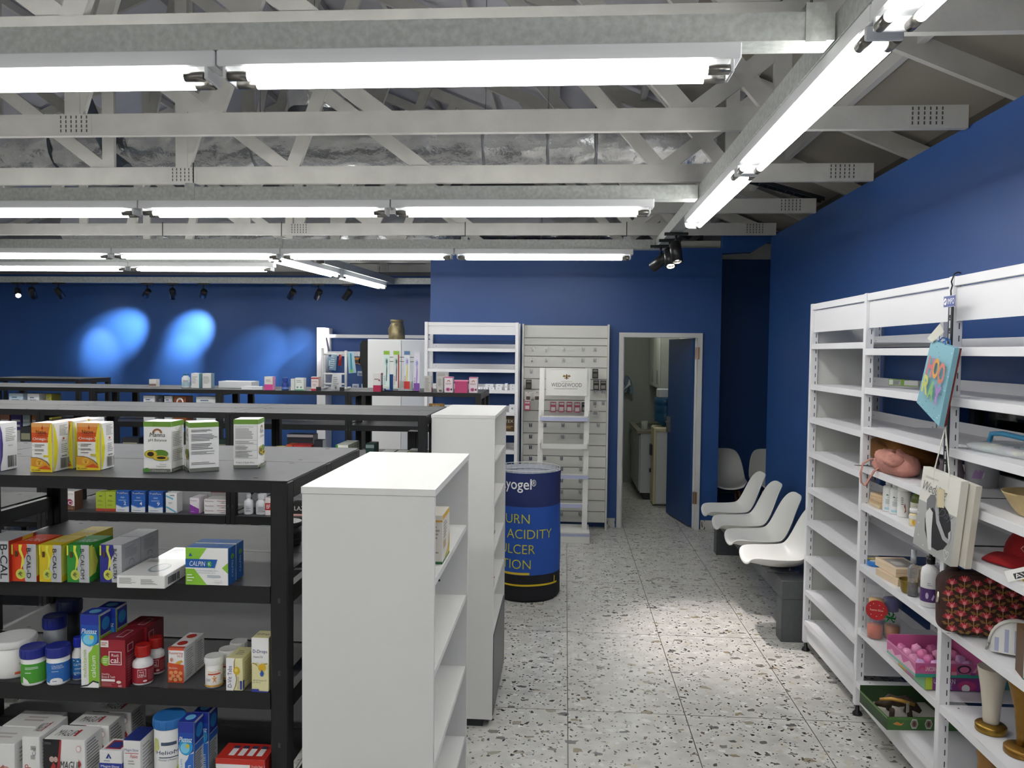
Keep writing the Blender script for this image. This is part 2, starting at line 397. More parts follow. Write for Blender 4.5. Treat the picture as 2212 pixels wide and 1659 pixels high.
def truss(y, k):
    z0, z1 = 3.04, 3.155
    e = empty('roof_truss', 'white timber roof truss '+where[k], 'roof truss', (0, y, 3.04), group='timber roof trusses')
    xl = LX+.05 if k < 8 else (LX+.05 if k > 8 else LX+.05)
    b = MB(); b.box(xl, -.019, 0, 1.99, .019, z1-z0, TIM); b.build('bottom_chord', e)
    if k < 3: return e
    ch = lambda x: rz(x)-.10-z0
    b = MB(); b.bar((2.33, 0, ch(2.33)), (RIDX, 0, ch(RIDX)), .038, .11, TIM, (0, 0, 1)); b.bar((RIDX, 0, ch(RIDX)), (xl, 0, ch(xl)), .038, .11, TIM); b.build('top_chord', e)
    for i, (x0, x1, dz) in enumerate(((1.06, .28, 0), (1.08, 1.08, 0), (.62, -.45, 0), (.62, 1.27, 0), (-.95, -2.62, 1.32), (-1.9, -3.15, 1.0), (-2.67, -2.67, 0), (-1.9, -1.3, 0), (-2.67, -2.05, 0), (-3.2, -3.2, 0), (-3.2, -4.9, 1.35), (-4.9, -4.9, 0), (-4.4, -3.9, 0))):
        dz = dz or ch(x1)-.03; wb = .037-.0027*(i % 6)
        b = MB(); b.bar((x0, .0, .08), (x1, .0, dz), *((.085, wb) if x0 == x1 else (wb, .09)), TIM, (0, 1, 0) if x0 == x1 else (0, 0, 1)); b.build('web', e)
    for x0 in (1.70, -2.75):      # punched nail plates, teeth shown as dark slots
        b = MB(); b.box(x0, -.0215, .008, x0+.19, -.019, z1-z0-.008, TIM)
        for i in range(6):
            for j in range(4): b.box(x0+.014+i*.029, -.0222, .018+j*.024, x0+.021+i*.029, -.0214, .034+j*.024, M('4c4a47', .6))
        b.build('nail_plate', e)
    b = MB(); b.box(1.991, -.0185, .002, 1.993, .0185, z1-z0-.002, M('6f4a2c', .8)); b.build('cut_end', e)
    return e
for k, y in enumerate(TY): truss(y, k)
# foil ducts
FOIL = M('eceef0', .26, .92, bump=1.0, bscale=16)
def duct(path, r, label, straps):
    e = empty('foil_duct', label, 'air duct', path[0], group='foil ducts in the roof')
    b = MB(); P = [Vector(p)-Vector(path[0]) for p in path]
    fine = []; rr = []; rn = random.Random(3)
    for i in range(len(P)-1):
        n = max(2, int((P[i+1]-P[i]).length/.035))
        for j in range(n): fine.append(P[i].lerp(P[i+1], j/n))
    fine.append(P[-1])
    for i in range(len(fine)): rr.append(r*(1+.03*math.sin(i*.6)+rn.uniform(-.012, .012)))
    rows = []; U0 = None; ph = [(rn.uniform(2, 9), rn.uniform(8, 30), rn.uniform(0, 6)) for _ in range(7)]
    s_ = 0
    for i, p in enumerate(fine):
        d = (fine[min(i+1, len(fine)-1)]-fine[max(i-1, 0)]).normalized()
        if U0 is None: U0 = d.orthogonal().normalized()
        U0 = (U0-d*U0.dot(d)).normalized(); W0 = d.cross(U0); s_ += .035
        rows.append([p+(U0*math.cos(a)+W0*math.sin(a))*rr[i]*(1+sum(.012*math.sin(q[0]*a+q[1]*s_+q[2]) for q in ph)+rn.uniform(-.012, .012)) for a in (2*math.pi*j/44 for j in range(44))])
    b.grid(rows, FOIL, True, True); b.build('sleeve', e)
    for s in (straps or [path[0]]):
        b = MB(); a = Vector(s)-Vector(path[0]); q = rz(s[0])-s[2]-.01
        b.tube([a+Vector((0, 0, r*.9)), a+Vector((0, 0, q))], .003, M('6d7278', .4, .7), 5); b.build('hanger_wire', e)
    for s in straps:
        b = MB(); a = Vector(s)-Vector(path[0]); b.lathe([(r*.99, -.012), (r*1.05, 0), (r*.99, .012)], M('5a626c' if s[0] < -3.5 else 'a9adb2', .35, .8), 28, Matrix.Translation(a) @ Matrix.Rotation(math.pi/2, 4, 'Y'), cap=False); b.build('strap', e)
    return e
duct([(-5.6, 5.88, 3.40), (-4.3, 5.88, 3.45), (-2.9, 5.88, 3.47), (-1.3, 5.88, 3.48), (.2, 5.88, 3.47), (1.05, 5.9, 3.46)], .215, 'long crumpled silver foil duct lying across the roof trusses', [(-.62, 5.88, 3.475), (-.15, 5.88, 3.475), (.2, 5.88, 3.47), (-2.35, 5.88, 3.47), (-3.9, 5.88, 3.455)])
duct([(-1.95, 5.95, 3.72), (-1.95, 5.95, 4.3)], .20, 'upright silver foil duct rising from the long duct', [])
duct([(-6.2, 9.4, 3.365), (-4.6, 9.4, 3.365), (-2.2, 9.4, 3.365), (0.9, 9.4, 3.365)], .2, 'far silver foil duct above the rear tube rows', [(-.3, 9.4, 3.365)])
b = MB(); b.tube([(-3.55, 5.6, 3.72), (-3.45, 5.58, 3.5), (-3.34, 5.55, 3.3), (-3.2, 5.52, 3.2)], .045, M('4e5a66', .5), 8)
tag(b.build('flexible_conduit'), 'dark grey flexible conduit drooping in front of the foil duct', 'conduit')
b = MB()
for i in range(9): b.bar((1.25+i*.09, 5.75+.1*i, 3.175), (1.25+i*.09, 5.87+.1*i, 3.175), .005, .005, M('3b4247', .5))
for o in (-.05, .05): b.bar((1.2, 5.75+o, 3.18), (2.1, 6.65+o, 3.18), .006, .03, M('3b4247', .5))
b.tube([(1.2, 5.75, 3.19), (1.6, 6.17, 3.20), (2.1, 6.65, 3.19)], .014, M('1e2226', .5), 6)
tag(b.build('cable_tray'), 'dark wire cable tray with cables below the roof near the blue wall', 'cable tray')

# ------------------------------------------------------------------ lights on steel channels
GALV = M('c0c4c0', .5, .3, var=.12, vscale=45)
def channel(a, b_, label, w_=.1):
    a, b_ = Vector(a), Vector(b_); d = (b_-a).normalized(); x = Vector((d.y, -d.x, 0))
    m = MB(); L = (b_-a).length
    R = Matrix((x, d, Vector((0, 0, 1)))).transposed().to_4x4(); R.translation = a
    m.box(-w_/2, 0, 0, -w_/2+.004, L, .082, GALV, R); m.box(w_/2-.004, 0, 0, w_/2, L, .082, GALV, R); m.box(-w_/2+.004, 0, 0, w_/2-.004, L, .004, GALV, R)
    m.box(-w_/2+.004, 0, .078, -w_/2+.02, L, .082, GALV, R); m.box(w_/2-.02, 0, .078, w_/2-.004, L, .082, GALV, R)
    return tag(m.build('steel_channel'), label, 'light channel', 'galvanised channels carrying lights')
CZ = 2.823
channel((LX, 2.43, CZ), (.775, 2.43, CZ), 'galvanised steel channel over the nearest row of tubes')
channel((LX, 4.80, CZ), (.775, 4.80, CZ), 'galvanised steel channel over the second row of tubes')
channel((LX, 7.05, CZ), (.775, 7.05, CZ), 'galvanised steel channel over the third row of tubes')
channel((LX, 8.17, CZ), (-2.7, 8.17, CZ), 'galvanised steel channel over the fourth row of tubes')
channel((LX, 10.75, CZ), (-1.5, 10.75, CZ), 'galvanised steel channel carrying spotlights before the far wall')
channel((.83, BY, CZ), (.83, 7.1, CZ), 'galvanised steel channel running along the aisle beside the blue wall')
channel((-2.64, 8.25, CZ), (-2.42, 10.66, CZ), 'galvanised steel channel slanting away between the rear rows')
def rod(x, y, label):
    b = MB(); b.tube([(0, 0, -.02), (0, 0, .16)], .004, M('55585a', .4, .8), 6)
    e = b.build('hanger_rod', None, (x, y, CZ+.085)); tag(e, label, 'hanger rod', 'rods hanging the light channels')
    b = MB(); b.box(-.03, -.053, -.09, .03, -.0505, .02, GALV); b.box(-.03, -.053, .02, .03, .053, .023, GALV); b.build('bracket', e)
for x, y, l in ((-2.35, 4.80, 'on the second channel between truss webs'), (-3.75, 7.05, 'on the third channel, farthest from the door'), (-2.62, 7.05, 'on the third channel where it meets the slanting channel'),
                (-.92, 7.05, 'on the third channel above the white wall shelf'), (.53, 7.05, 'on the third channel closest to the corner spotlights'), (.72, 2.43, 'at the end of the nearest channel'), (-2.6, 10.75, 'on the far channel by the slanting lights')):
    rod(x, y, 'thin hanger rod and bracket '+l)
TUBE = M('fcfbf8', .5, emit=TUBE_E); BAT = M('e9ebec', .4); CAPM = M('8d8a84', .3, .9)
def fixture():
    e = empty('fluorescent_light', '', 'tube light', group='twin tube lights under the channels')
    b = MB(); b.box(-.797, -.048, .047, .797, .048, .0975, BAT, bev=.004); b.build('batten', e)
    for s in (-1, 1):
        b = MB(); b.tube([(-.70, s*.038, .018), (.70, s*.038, .018)], .0145, TUBE, 10)
        t = b.build('tube', e)
        for q in (-1, 1):
            b = MB(); b.tube([(q*.700, s*.038, .018), (q*.762, s*.038, .018)], .0152, CAPM, 12); b.build('end_cap', t)
    for q in (-1, 1):
        b = MB(); b.box(q*.770-.006, -.050, .008, q*.770+.006, .050, .047, BAT, bev=.003); b.build('lamp_holder', e)
    return e
fx0 = fixture(); used = False
def put(x, y, rot, label):
    global used
    o = fx0 if not used else copy_tree(fx0); used = True
    o.location = (x, y, 2.7245); o.rotation_euler = (0, 0, rot); o['label'] = label
rows = [(2.42, -.29, 3, ['ending by the aisle channel', 'cut by the picture edge', 'beyond the picture edge'], 'nearest'), (4.78, -.28, 4, ['ending by the aisle channel', 'in the middle of its row', 'second from the picture edge', 'beyond the picture edge'], 'second'),
        (7.03, -.21, 4, ['in front of the blue door wall', 'meeting the slanting light', 'before the lit wall patches', 'farthest from the door'], 'third'), (8.15, -3.90, 3, ['touching the slanting light', 'second from the slanting light', 'farthest along'], 'fourth')]
for y, x, n, ls, rn in rows:
    for i in range(n): put(x-1.6*i, y, 0, 'lit twin tube light of the %s cross row, %s' % (rn, ls[i]))
put(.83, 4.53, math.pi/2, 'lit twin tube light at the end of the aisle run by the corner spotlights')
put(.83, 2.93, math.pi/2, 'lit twin tube light second along the aisle run')
put(.83, 1.33, math.pi/2, 'lit twin tube light of the aisle run, cut by the top edge')
put(.83, -.27, math.pi/2, 'lit twin tube light of the aisle run behind the viewer')
for j, y in enumerate((.06, -2.3)):  # unseen tube rows and channels, added to light the front faces
    channel((LX, y, CZ), (.775, y, CZ), 'galvanised steel channel over the %s added row of tubes behind the viewer' % ('first', 'second')[j])
    for i in range(4): put(-.29-1.6*i, y, 0, 'added twin tube light of the %s row behind the viewer, %s from the aisle' % (('first', 'second')[j], ('first', 'second', 'third', 'fourth')[i]))
a = math.atan2(2.25, .212)
put(-2.70, 8.02, a, 'lit slanting tube light, end nearer the third row')
put(-2.545, 9.66, a, 'lit slanting tube light, end nearer the far wall')
# track spotlights
SPB = M('1b1c1e', .35)
def spot(x, y, target, label, on=True, power=SPOT_W, size=34, grp='track spotlights'):
    e = empty('track_spotlight', label, 'spotlight', (x, y, CZ-.002), group=grp)
    b = MB(); b.box(-.09, -.017, -.022, .09, .017, 0, SPB, bev=.003); b.build('track_adapter', e)
    b = MB(); b.tube([(0, 0, -.022), (0, 0, -.075)], .009, SPB, 8); b.box(-.012, -.012, -.10, .012, .012, -.075, SPB); b.build('stem', e)
    d = (Vector(target)-Vector((x, y, CZ-.11))).normalized()
    q = d.to_track_quat('-Z', 'Y').to_matrix().to_4x4(); q.translation = Vector((0, 0, -.135))
    b = MB(); b.lathe([(.034, -.095), (.044, -.095), (.044, .055), (.036, .065), (0, .065)], SPB, 20, q, cap=False)
    b.lathe([(.034, -.095), (.033, -.06), (0, -.06)], M('9a9a9a', .2, 1), 20, q, cap=False); h = b.build('lamp_head', e)
    b = MB(); b.lathe([(.031, -.072), (0, -.0721)], M('fff6e4', .4, emit=40 if on else 0.0), 16, q, cap=False); b.build('lens', e)
    if on:
        ld = bpy.data.lights.new('spot_beam', 'SPOT'); ld.energy = power; ld.spot_size = math.radians(size); ld.spot_blend = 1.0; ld.shadow_soft_size = .03; ld.color = (1, .92, .90)
        l = bpy.data.objects.new('spot_beam', ld); COL.objects.link(l); l.parent = e
        q2 = d.to_track_quat('-Z', 'Y').to_matrix().to_4x4(); q2.translation = Vector((0, 0, -.135))+d*.10
        l.matrix_local = q2
ty = 10.75
tr = ['first of the three by the picture edge', 'middle of the three by the picture edge', 'third of the three by the picture edge', 'first of the trio over the brightest patches', 'middle of the trio over the brightest patches',
      'last of the trio over the brightest patches', 'first of the trio beside the slanting light', 'middle of the trio beside the slanting light', 'glowing, under the end of the slanting light']
S = [pt(px, 620, y=ty).x for px in (38, 70, 127, 318, 373, 440, 631, 688, 752)]
tg = [(-6.5, 9.2, 1.2), None, (-7.19, FY, 1.87), (-6.82, FY, 2.16), (-5.90, FY, 1.74), (-5.68, FY, 2.19), (-4.65, FY, 1.86), (-4.14, FY, 1.83), (-3.62, 11.1, 2.1)]
pw = [12, 0, 110, 330, 110, 330, 70, 80, 150]
for i, x in enumerate(S):
    t = tg[i] or (x-.25, FY, 1.6)
    spot(x, ty, t, 'black track spotlight on the far channel, '+tr[i], tg[i] is not None, pw[i], 40)
spot(.83, 6.05, (1.1, 5.25, 0), 'black track spotlight under the aisle channel, nearest of three, lit', True, 95, 40, 'corner spotlights')
spot(.83, 6.40, (.95, 5.2, 0), 'black track spotlight under the aisle channel, middle of three, lit', True, 45, 40, 'corner spotlights')
spot(.80, 6.75, (-.6, 7.9, 1.6), 'black track spotlight under the aisle channel, dimly lit and turned to the display stand', True, 14, 45, 'corner spotlights')  # this head casts a weak beam too

# unseen lamp added above the door head to brighten the kitchenette
e = empty('added_kitchen_lamp', 'round white lamp added inside the kitchenette, out of view', 'ceiling lamp', (.95, 10.0, 2.6))
b = MB(); b.lathe([(.0, -.075), (.10, -.065), (.14, -.03), (.145, -.012)], M('f2f4ea', .4, emit=15), 24, cap=False); b.build('glass_dome', e)
b = MB(); b.lathe([(.15, -.012), (.15, -.001), (0, -.001)], BAT, 24); b.build('base_ring', e)
# ================================================================== BLACK SHELVING
DECK = M('4c4d50', .5, var=.06, vscale=12, spec=.2)
def bay(x0, x1, y0, y1, lf, lr, label, end=False, endl=False):
    """free-standing double sided bay: front decks at heights lf, rear decks at lr, all parts on one frame"""
    e = empty('shelving_unit', label, 'shelf', ((x0+x1)/2, (y0+y1)/2, 0), group='black double sided shelving bays')
    ox, oy = (x0+x1)/2, (y0+y1)/2; X0, X1, Y0, Y1 = x0-ox, x1-ox, y0-oy, y1-oy; T = 1.58
    pw = .024
    for sx, X in ((1, X0), (-1, X1)):
        big = (end and X == X1) or (endl and X == X0); pp = .044 if big else pw
        for Y, q in ((Y0, 1), (-.0215, 1), (Y1-.043, 1)):
            b = MB(); xa, xb = (X, X+pp) if sx > 0 else (X-pp, X)
            b.box(xa, Y, 0, xb, Y+.043, T-.002, BLACKM, bev=.003)
            for i in range(7):
                z = .2+i*.18
                b.box((xa+xb)/2-.003, Y-.0005, z, (xa+xb)/2+.003, Y+.001, z+.012, M('3c3d40', .4))
            b.build('upright', e)
        xa, xb = (X, X+.02) if sx > 0 else (X-.02, X)
        for z in sorted(set(list(lf)+[T])): b = MB(); b.box(xa, Y0+.043, z-.046, xb, -.0215, z-.004, BLACKM); b.build('side_rail', e)
        for z in sorted(set(list(lr)+[T])): b = MB(); b.box(xa, .0215, z-.046, xb, Y1-.043, z-.004, BLACKM); b.build('side_rail', e)
    for lv, ya, yb, lip in ((list(lf)+[T], Y0+.009, -.007, 0), (list(lr)+[T], .007, Y1-.009, 1)):
        for z in lv:
            top = z == T
            xa, xb = (X0+.002, X1-.002) if top else (X0+.026, X1-(.046 if end else .026))
            b = MB(); b.box(xa, ya, z-.004, xb, yb, z, DECK)
            for i in (0, 1):
                for k in (.06, (xb-xa)-.1):
                    b.box(xa+k, (ya+.03, yb-.03)[i], z, xa+k+.012, (ya+.034, yb-.026)[i], z+.0006, M('101112', .6))
            d = b.build('deck', e)
            b = MB(); t = .03 if top else .042
            b.box(xa, ya-.006, z-t, xb, ya, z+.0005, BLACKM); b.box(xa, yb, z-t, xb, yb+.006, z+.0005, BLACKM)
            b.build('lip', d)
    return e
R1F, R1R = [.17, .50, .80, 1.055, 1.319], [.17, .50, .80, 1.058, 1.316]
bay(-1.69, -.668, 1.836, 2.50, R1F, R1R, 'black shelving bay beside the white cabinet with calcium boxes and tubs', True)
bay(-2.71, -1.69, 1.836, 2.50, [.17, .6, 1.02, 1.29], [.17, .6, 1.02, 1.408], 'black shelving bay beside the first bay, cut by the picture edge')
R2 = [.2, .5, .79, 1.055, 1.319]
for i, l in enumerate(['at the end of the second row behind the taller white cabinet', 'second from the taller white cabinet', 'third from the taller white cabinet', 'fourth from the taller white cabinet']):
    bay(-.68-1.0*(i+1), -.68-1.0*i, 3.80, 4.46, R2, R2, 'black shelving bay '+l, i == 0)
for i, l in enumerate(['carrying the toothbrush rack', 'carrying the white wire stand', 'carrying white boxes and a stack of flat cartons', 'carrying nothing on top, before the dark panel', 'beyond the picture edge']):
    bay(-.64-1.03*(i+1), -.64-1.03*i, 5.90, 6.56, R2, R2, 'black shelving bay of the rear row '+l, i == 0)
bay(-5.9, -4.9, 7.55, 8.1, R2, R2, 'black shelving bay standing behind the rear row, farthest left', True)

# ================================================================== WHITE CABINETS
CAB = M('dededb', .38)
def cabinet(x0, x1, y0, y1, zt, zb, levels, label, plinth):
    e = empty('display_cabinet', label, 'cabinet', ((x0+x1)/2, (y0+y1)/2, 0), group='white open sided cabinets')
    w, d = x1-x0, y1-y0; t = .016
    b = MB(); b.box(-w/2, -d/2, zb, w/2, -d/2+t, zt-t-.001, CAB); b.build('side_panel', e)
    b = MB(); b.box(-w/2, d/2-t, zb, w/2, d/2, zt-t-.001, CAB); b.build('side_panel', e)
    b = MB(); b.box(-w/2, -d/2+t, zb, -w/2+t, d/2-t, zt-t-.001, CAB); b.build('back_panel', e)
    b = MB(); b.box(-w/2-.002, -d/2-.002, zt-t, w/2+.002, d/2+.002, zt, CAB); b.build('top_panel', e)
    for z in levels:
        b = MB(); b.box(-w/2+t, -d/2+t, z-t, w/2-.004, d/2-t, z, CAB); b.build('shelf', e)
    b = MB()
    for z in levels+[zt-.16]:
        for y in (d/2-t-.001,):
            for x in (w/2-.09,): b.lathe([(.004, 0), (0, .001)], M('2a2a2a', .5), 8, Matrix.Translation((x, y, z+.045)) @ Matrix.Rotation(math.pi/2, 4, 'X'))
    b.build('pin_hole', e)
    b = MB(); b.box(-w/2+.02, -d/2+.02, 0, w/2-.05, d/2-.02, zb, M('26292c', .5)); b.build('plinth', e)
    return e
lv1 = [pt(980, y, x=-.31).z for y in (0,)]
cabinet(-.620, -.302, 1.80, 2.45, 1.575, .08, [.22, .44, .666, .895, 1.125, 1.35], 'tall white open sided cabinet nearest the viewer beside the black shelving', 0)
cb2 = cabinet(-.662, -.345, 3.84, 4.58, 1.583, .045, [.46, .67, .89, 1.125, 1.35], 'tall white open sided cabinet standing before the blue round bin', 0)
b = MB(); b.box(.1585-.012, -.354, .06, .1585+.003, .354, .455, M('4c5054', .35)); b.build('kick_door', cb2)

# ================================================================== WHITE WALL SHELVING
SH = M('e3e3e6', .4)
SLOT = M('3a3c44', .6)
UP = [5.06, 4.17, 3.27, 2.37]
SX = 1.548
LV1 = [1.97, 1.715, 1.505, 1.29, 1.06, .85, .62, .40, .205]
LV2 = [1.936, 1.735, 1.53, 1.327, 1.13, .81, .473, .19]
def slots(b, x, y, z0, z1, nx, ny, step=.05, off=0):
    """row of dark slots on an upright's face whose outward normal is (nx, ny)"""
    z = z0+.02
    while z < z1-.03:
        if ny: b.face([(x-.0025, y, z), (x+.0025, y, z), (x+.0025, y, z+.022), (x-.0025, y, z+.022)][::(1 if ny < 0 else -1)], SLOT)
        else: b.face([(x, y-.0025, z), (x, y+.0025, z), (x, y+.0025, z+.022), (x, y-.0025, z+.022)][::(-1 if nx < 0 else 1)], SLOT)
        z += step
def wallshelf(name, label, w, d, ztop, levels, left_end, right_end, loc, rot, backp=False, fascia=.14, feet=True):
    """front faces local -Y, width along local X; uprights front and rear at both ends"""
    e = empty(name, label, 'shelf', loc, rot, 'white steel wall shelving')
    U = .034
    ends = ([-w/2] if left_end else [])+([w/2] if right_end else [])
    for x in ends:
        for y, nm in ((-d/2, 'front'), (d/2-U, 'rear')):
            b = MB(); b.box(x-U/2, y, .055, x+U/2, y+U*1.25, ztop, SH, bev=.002)
            for q in (-1, 1):
                z = .16
                while z < ztop-.06:
                    xx = x+q*(U/2+.0004)
                    b.face([(xx, y+.027, z), (xx, y+.0315, z), (xx, y+.0315, z+.024), (xx, y+.027, z+.024)][::q], SLOT); z += .05
            p = b.build('upright', e)
            if feet and y < 0:
                b = MB(); fx, fy = x, y+.02
                b.lathe([(.026, .0), (.024, .010), (.011, .024), (.009, .055)], M('17181a', .4), 14, Matrix.Translation((fx, fy, 0))); b.build('levelling_foot', p)
    for k, z in enumerate(levels):
        low = k == len(levels)-1
        y0 = -d/2+.002; y1 = d/2-U-.004
        b = MB(); xa, xb = -w/2+U/2+.001, w/2-U/2-.001
        b.box(xa, y0+.003, z-.003, xb, y1, z, SH); b.box(xa, y0, z-.034, xb, y0+.003, z, SH, bev=.001)
        b.box(xa, y1, z-.02, xb, y1+.002, z+.05, SH)
        for q in (xa+.03, xb-.03): b.lathe([(.004, 0), (0, .0006)], SLOT, 8, Matrix.Translation((q, y0+.06, z)))
        for q in (xa+.03, xb-.036): b.box(q, y1-.0008, z+.02, q+.006, y1, z+.026, SLOT)
        b.build('shelf', e)
    b = MB(); xa, xb = -w/2+U/2+.001, w/2-U/2-.001
    b.box(xa, -d/2+.004, ztop-.04, xb, -d/2+.02, ztop-.002, SH, bev=.002); b.box(xa, -d/2+.016, ztop-.04-fascia, xb, -d/2+.018, ztop-.043, SH)
    b.box(xa, d/2-U, ztop-.05, xb, d/2-U+.02, ztop-.01, SH)
    b.build('top_fascia', e)
    if levels[-1] > .12:
        b = MB(); b.box(xa, -d/2+.02, .07, xb, -d/2+.022, levels[-1]-.036, SH); b.build('plinth_panel', e)
    if backp:
        b = MB(); b.box(-w/2-.004, -d/2+U*1.3, .15, -w/2-.001, d/2-U-.002, ztop-.06, M('c9cac6', .5)); b.build('end_panel', e)
    return e
dS = .42
for i, (l, lv, bp) in enumerate((('empty with grey end panel, beside the white seats', LV1, True), ('holding bags, bottles and candles', LV2, False), ('holding caps, bowl and floral bag, cut by the picture edge', LV2, False))):
    ya, yb = UP[i], UP[i+1]
    wallshelf('steel_shelving_unit', 'white steel shelving unit '+l, ya-yb, dS, 2.222, lv, True, i == 2, (SX+dS/2, (ya+yb)/2, 0), -math.pi/2, bp)
# the same system against the door wall
wallshelf('steel_shelving_unit', 'white steel shelving unit beside the slatted hook board on the door wall', .955, .36, 2.205, [1.93, 1.715, 1.497, 1.265, 1.06, .86, .62, .40, .18], True, True, (-.984, 8.29, 0), 0, False, .09)

# ================================================================== SEATS
def shell_mesh():
    prof = [(.241, .014), (.238, .027), (.224, .031), (.185, .024), (.12, .010), (.03, 0), (-.06, .002), (-.125, .018), (-.170, .055), (-.198, .11), (-.215, .18), (-.235, .27), (-.252, .34), (-.266, .378), (-.274, .396), (-.279, .406), (-.281, .410)]
    wid = [.150, .165, .180, .198, .212, .222, .228, .23, .232, .23, .224, .208, .184, .156, .128, .092, .05]
    lift = [.030, .044, .056, .070, .082, .090, .092, .09, .085, .075, .06, .045, .03, .018, .010, .005, .002]
    rows = []
    for i, (x, z) in enumerate(prof):
        a = prof[max(0, i-1)]; c = prof[min(len(prof)-1, i+1)]
        tx, tz = c[0]-a[0], c[1]-a[1]; L = math.hypot(tx, tz); nx, nz = tz/L, -tx/L
        if i < 3: nx, nz = -.25, 1
        elif nz < 0 and i < 7 or nx < 0 and i >= 8: nx, nz = -nx, -nz
        row = []
        for t in (-1, -.93, -.75, -.5, -.25, 0, .25, .5, .75, .93, 1):
            q = abs(t)**2.4*lift[i]
            row.append((x+nx*q, t*wid[i], z+nz*q))
        rows.append(row)
    return rows
SEATM = M('d9dad6', .35)
def shell(parent, name='seat_shell'):
    b = MB(); b.grid(shell_mesh(), SEATM)
    o = b.build(name, parent)
    so = o.modifiers.new('thick', 'SOLIDIFY'); so.thickness = .008; so.offset = 0
    su = o.modifiers.new('smooth', 'SUBSURF'); su.levels = 1; su.render_levels = 2
    return o
BEN = M('55585a', .55, var=.08, vscale=40, bump=.1, bscale=90)
e = empty('beam_bench', 'dark grey bench beam on two end legs carrying four white seats', 'bench', (1.60, 6.36, 0))
b = MB(); b.box(-.155, -1.17, .285, .155, 1.17, .41, BEN, bev=.004); b.build('seat_beam', e)
for y in (-1.17, 1.05):
    b = MB(); b.box(-.155, y, 0, .155, y+.12, .2845, BEN, bev=.003); b.build('leg', e)
seat_lab = ['nearest the white shelving, brightly lit', 'second from the white shelving', 'third from the white shelving', 'farthest from the white shelving']
first = None
for i, y in enumerate((5.46, 5.98, 6.50, 7.02)):
    if first is None:
        s = empty('bench_seat', '', 'seat', (0, 0, 0), group='white shell seats on the bench')
        sh = shell(s); sh.location = (.0, 0, .03)
        b = MB(); b.box(-.12, -.09, 0, .10, -.05, .008, M('8f9294', .3, .9)); b.box(-.12, .05, 0, .10, .09, .008, M('8f9294', .3, .9)); b.tube([(.08, -.07, .004), (.08, -.07, .036)], .008, M('8f9294', .3, .9)); b.tube([(-.06, .07, .004), (-.06, .07, .032)], .008, M('8f9294', .3, .9)); b.build('mounting_plate', s)
        first = s; o = s
    else: o = copy_tree(first)
    o.location = (1.49, y, .412); o.rotation_euler = (0, 0, math.pi); o['label'] = 'white moulded seat shell on the grey bench, '+seat_lab[i]
OAK = M('8a5f35', .5, var=.1)
def side_chair(x, y, rot, label):
    e = empty('side_chair', label, 'chair', (x, y, 0), rot, 'white shell chairs with wooden legs')
    sh = shell(e); sh.location = (0, 0, .40)
    for sx in (-1, 1):
        for sy in (-1, 1):
            b = MB(); b.tube([(sx*.22, sy*.20, 0), (sx*.11, sy*.12, .385)], [.011, .016], OAK, 10); b.build('leg', e)
    b = MB(); K = M('1d1d1e', .4)
    for sx in (-1, 1): b.bar((sx*.125, -.13, .365), (sx*.125, .13, .365), .01, .01, K)
    b.bar((-.17, -.165, .19), (.17, .165, .19), .007, .007, K); b.bar((-.17, .165, .19), (.17, -.165, .205), .007, .007, K); b.build('wire_brace', e)
side_chair(1.82, 8.86, -math.pi/2, 'white shell chair with wooden legs in the alcove beside the door')
side_chair(2.33, 8.86, -math.pi/2, 'white shell chair with wooden legs half hidden by the blue corner')

# ================================================================== DOOR WALL: SLAT BOARD, STAND, BIN
SLW = M('d2d2cc', .45)
e = empty('slatwall_display', 'white slatted hook board with metal hooks beside the door', 'display board', (.01, 8.40, 0))
b = MB(); zs = [.165]
x0, x1 = -.455, .435
ys = [700, 731, 747, 771, 795, 820, 843, 866, 889, 913, 938, 963, 987, 1011, 1035, 1058, 1082, 1106, 1130]
zz = [2.19]+[pt(1300, y, y=8.38).z for y in ys[1:]]+[.12]
for i in range(len(zz)-1):
    if zz[i]-zz[i+1] > .015: b.box(x0, -.012, zz[i+1]+.004, x1, .0, zz[i]-.004, SLW)
b.box(x0, .002, .12, x1, .012, 2.19, M('8d8c86', .6))
b.build('slat_board', e)
for x in (x0-.018, x1+.001):
    b = MB(); b.box(x, -.085, 0.0, x+.017, .085, 2.20, SLW); b.build('side_board', e)
HK = M('c4c6c8', .2, 1)
hooks = []
for y, xs in ((757, (1150, 1180, 1218, 1260, 1285)), (780, (1150, 1180, 1217, 1259, 1285)), (804, (1148,)), (920, (1146, 1177, 1216, 1250, 1292)), (945, (1146, 1215, 1255)), (968, (1146, 1258)), (992, (1146, 1176, 1213, 1254)), (848, (1285, 1303)), (873, (1285, 1303)), (1040, (1213, 1253)), (1064, (1213, 1253)), (1112, (1213, 1253)), (1015, (1213, 1254))):
    for x in xs: hooks.append(pt(x, y, y=8.38))
for h in hooks:
    b = MB(); x, z = h.x-.01, h.z
    b.box(x-.016, -.0165, z-.012, x-.003, -.0125, z+.028, HK); b.box(x+.003, -.0165, z-.012, x+.016, -.0125, z+.028, HK); b.box(x-.004, -.0155, z+.004, x+.004, -.0135, z+.012, HK)
    b.tube([(x, -.014, z), (x, -.11, z-.004), (x, -.12, z+.010)], .0025, HK, 5); b.build('hook', e)
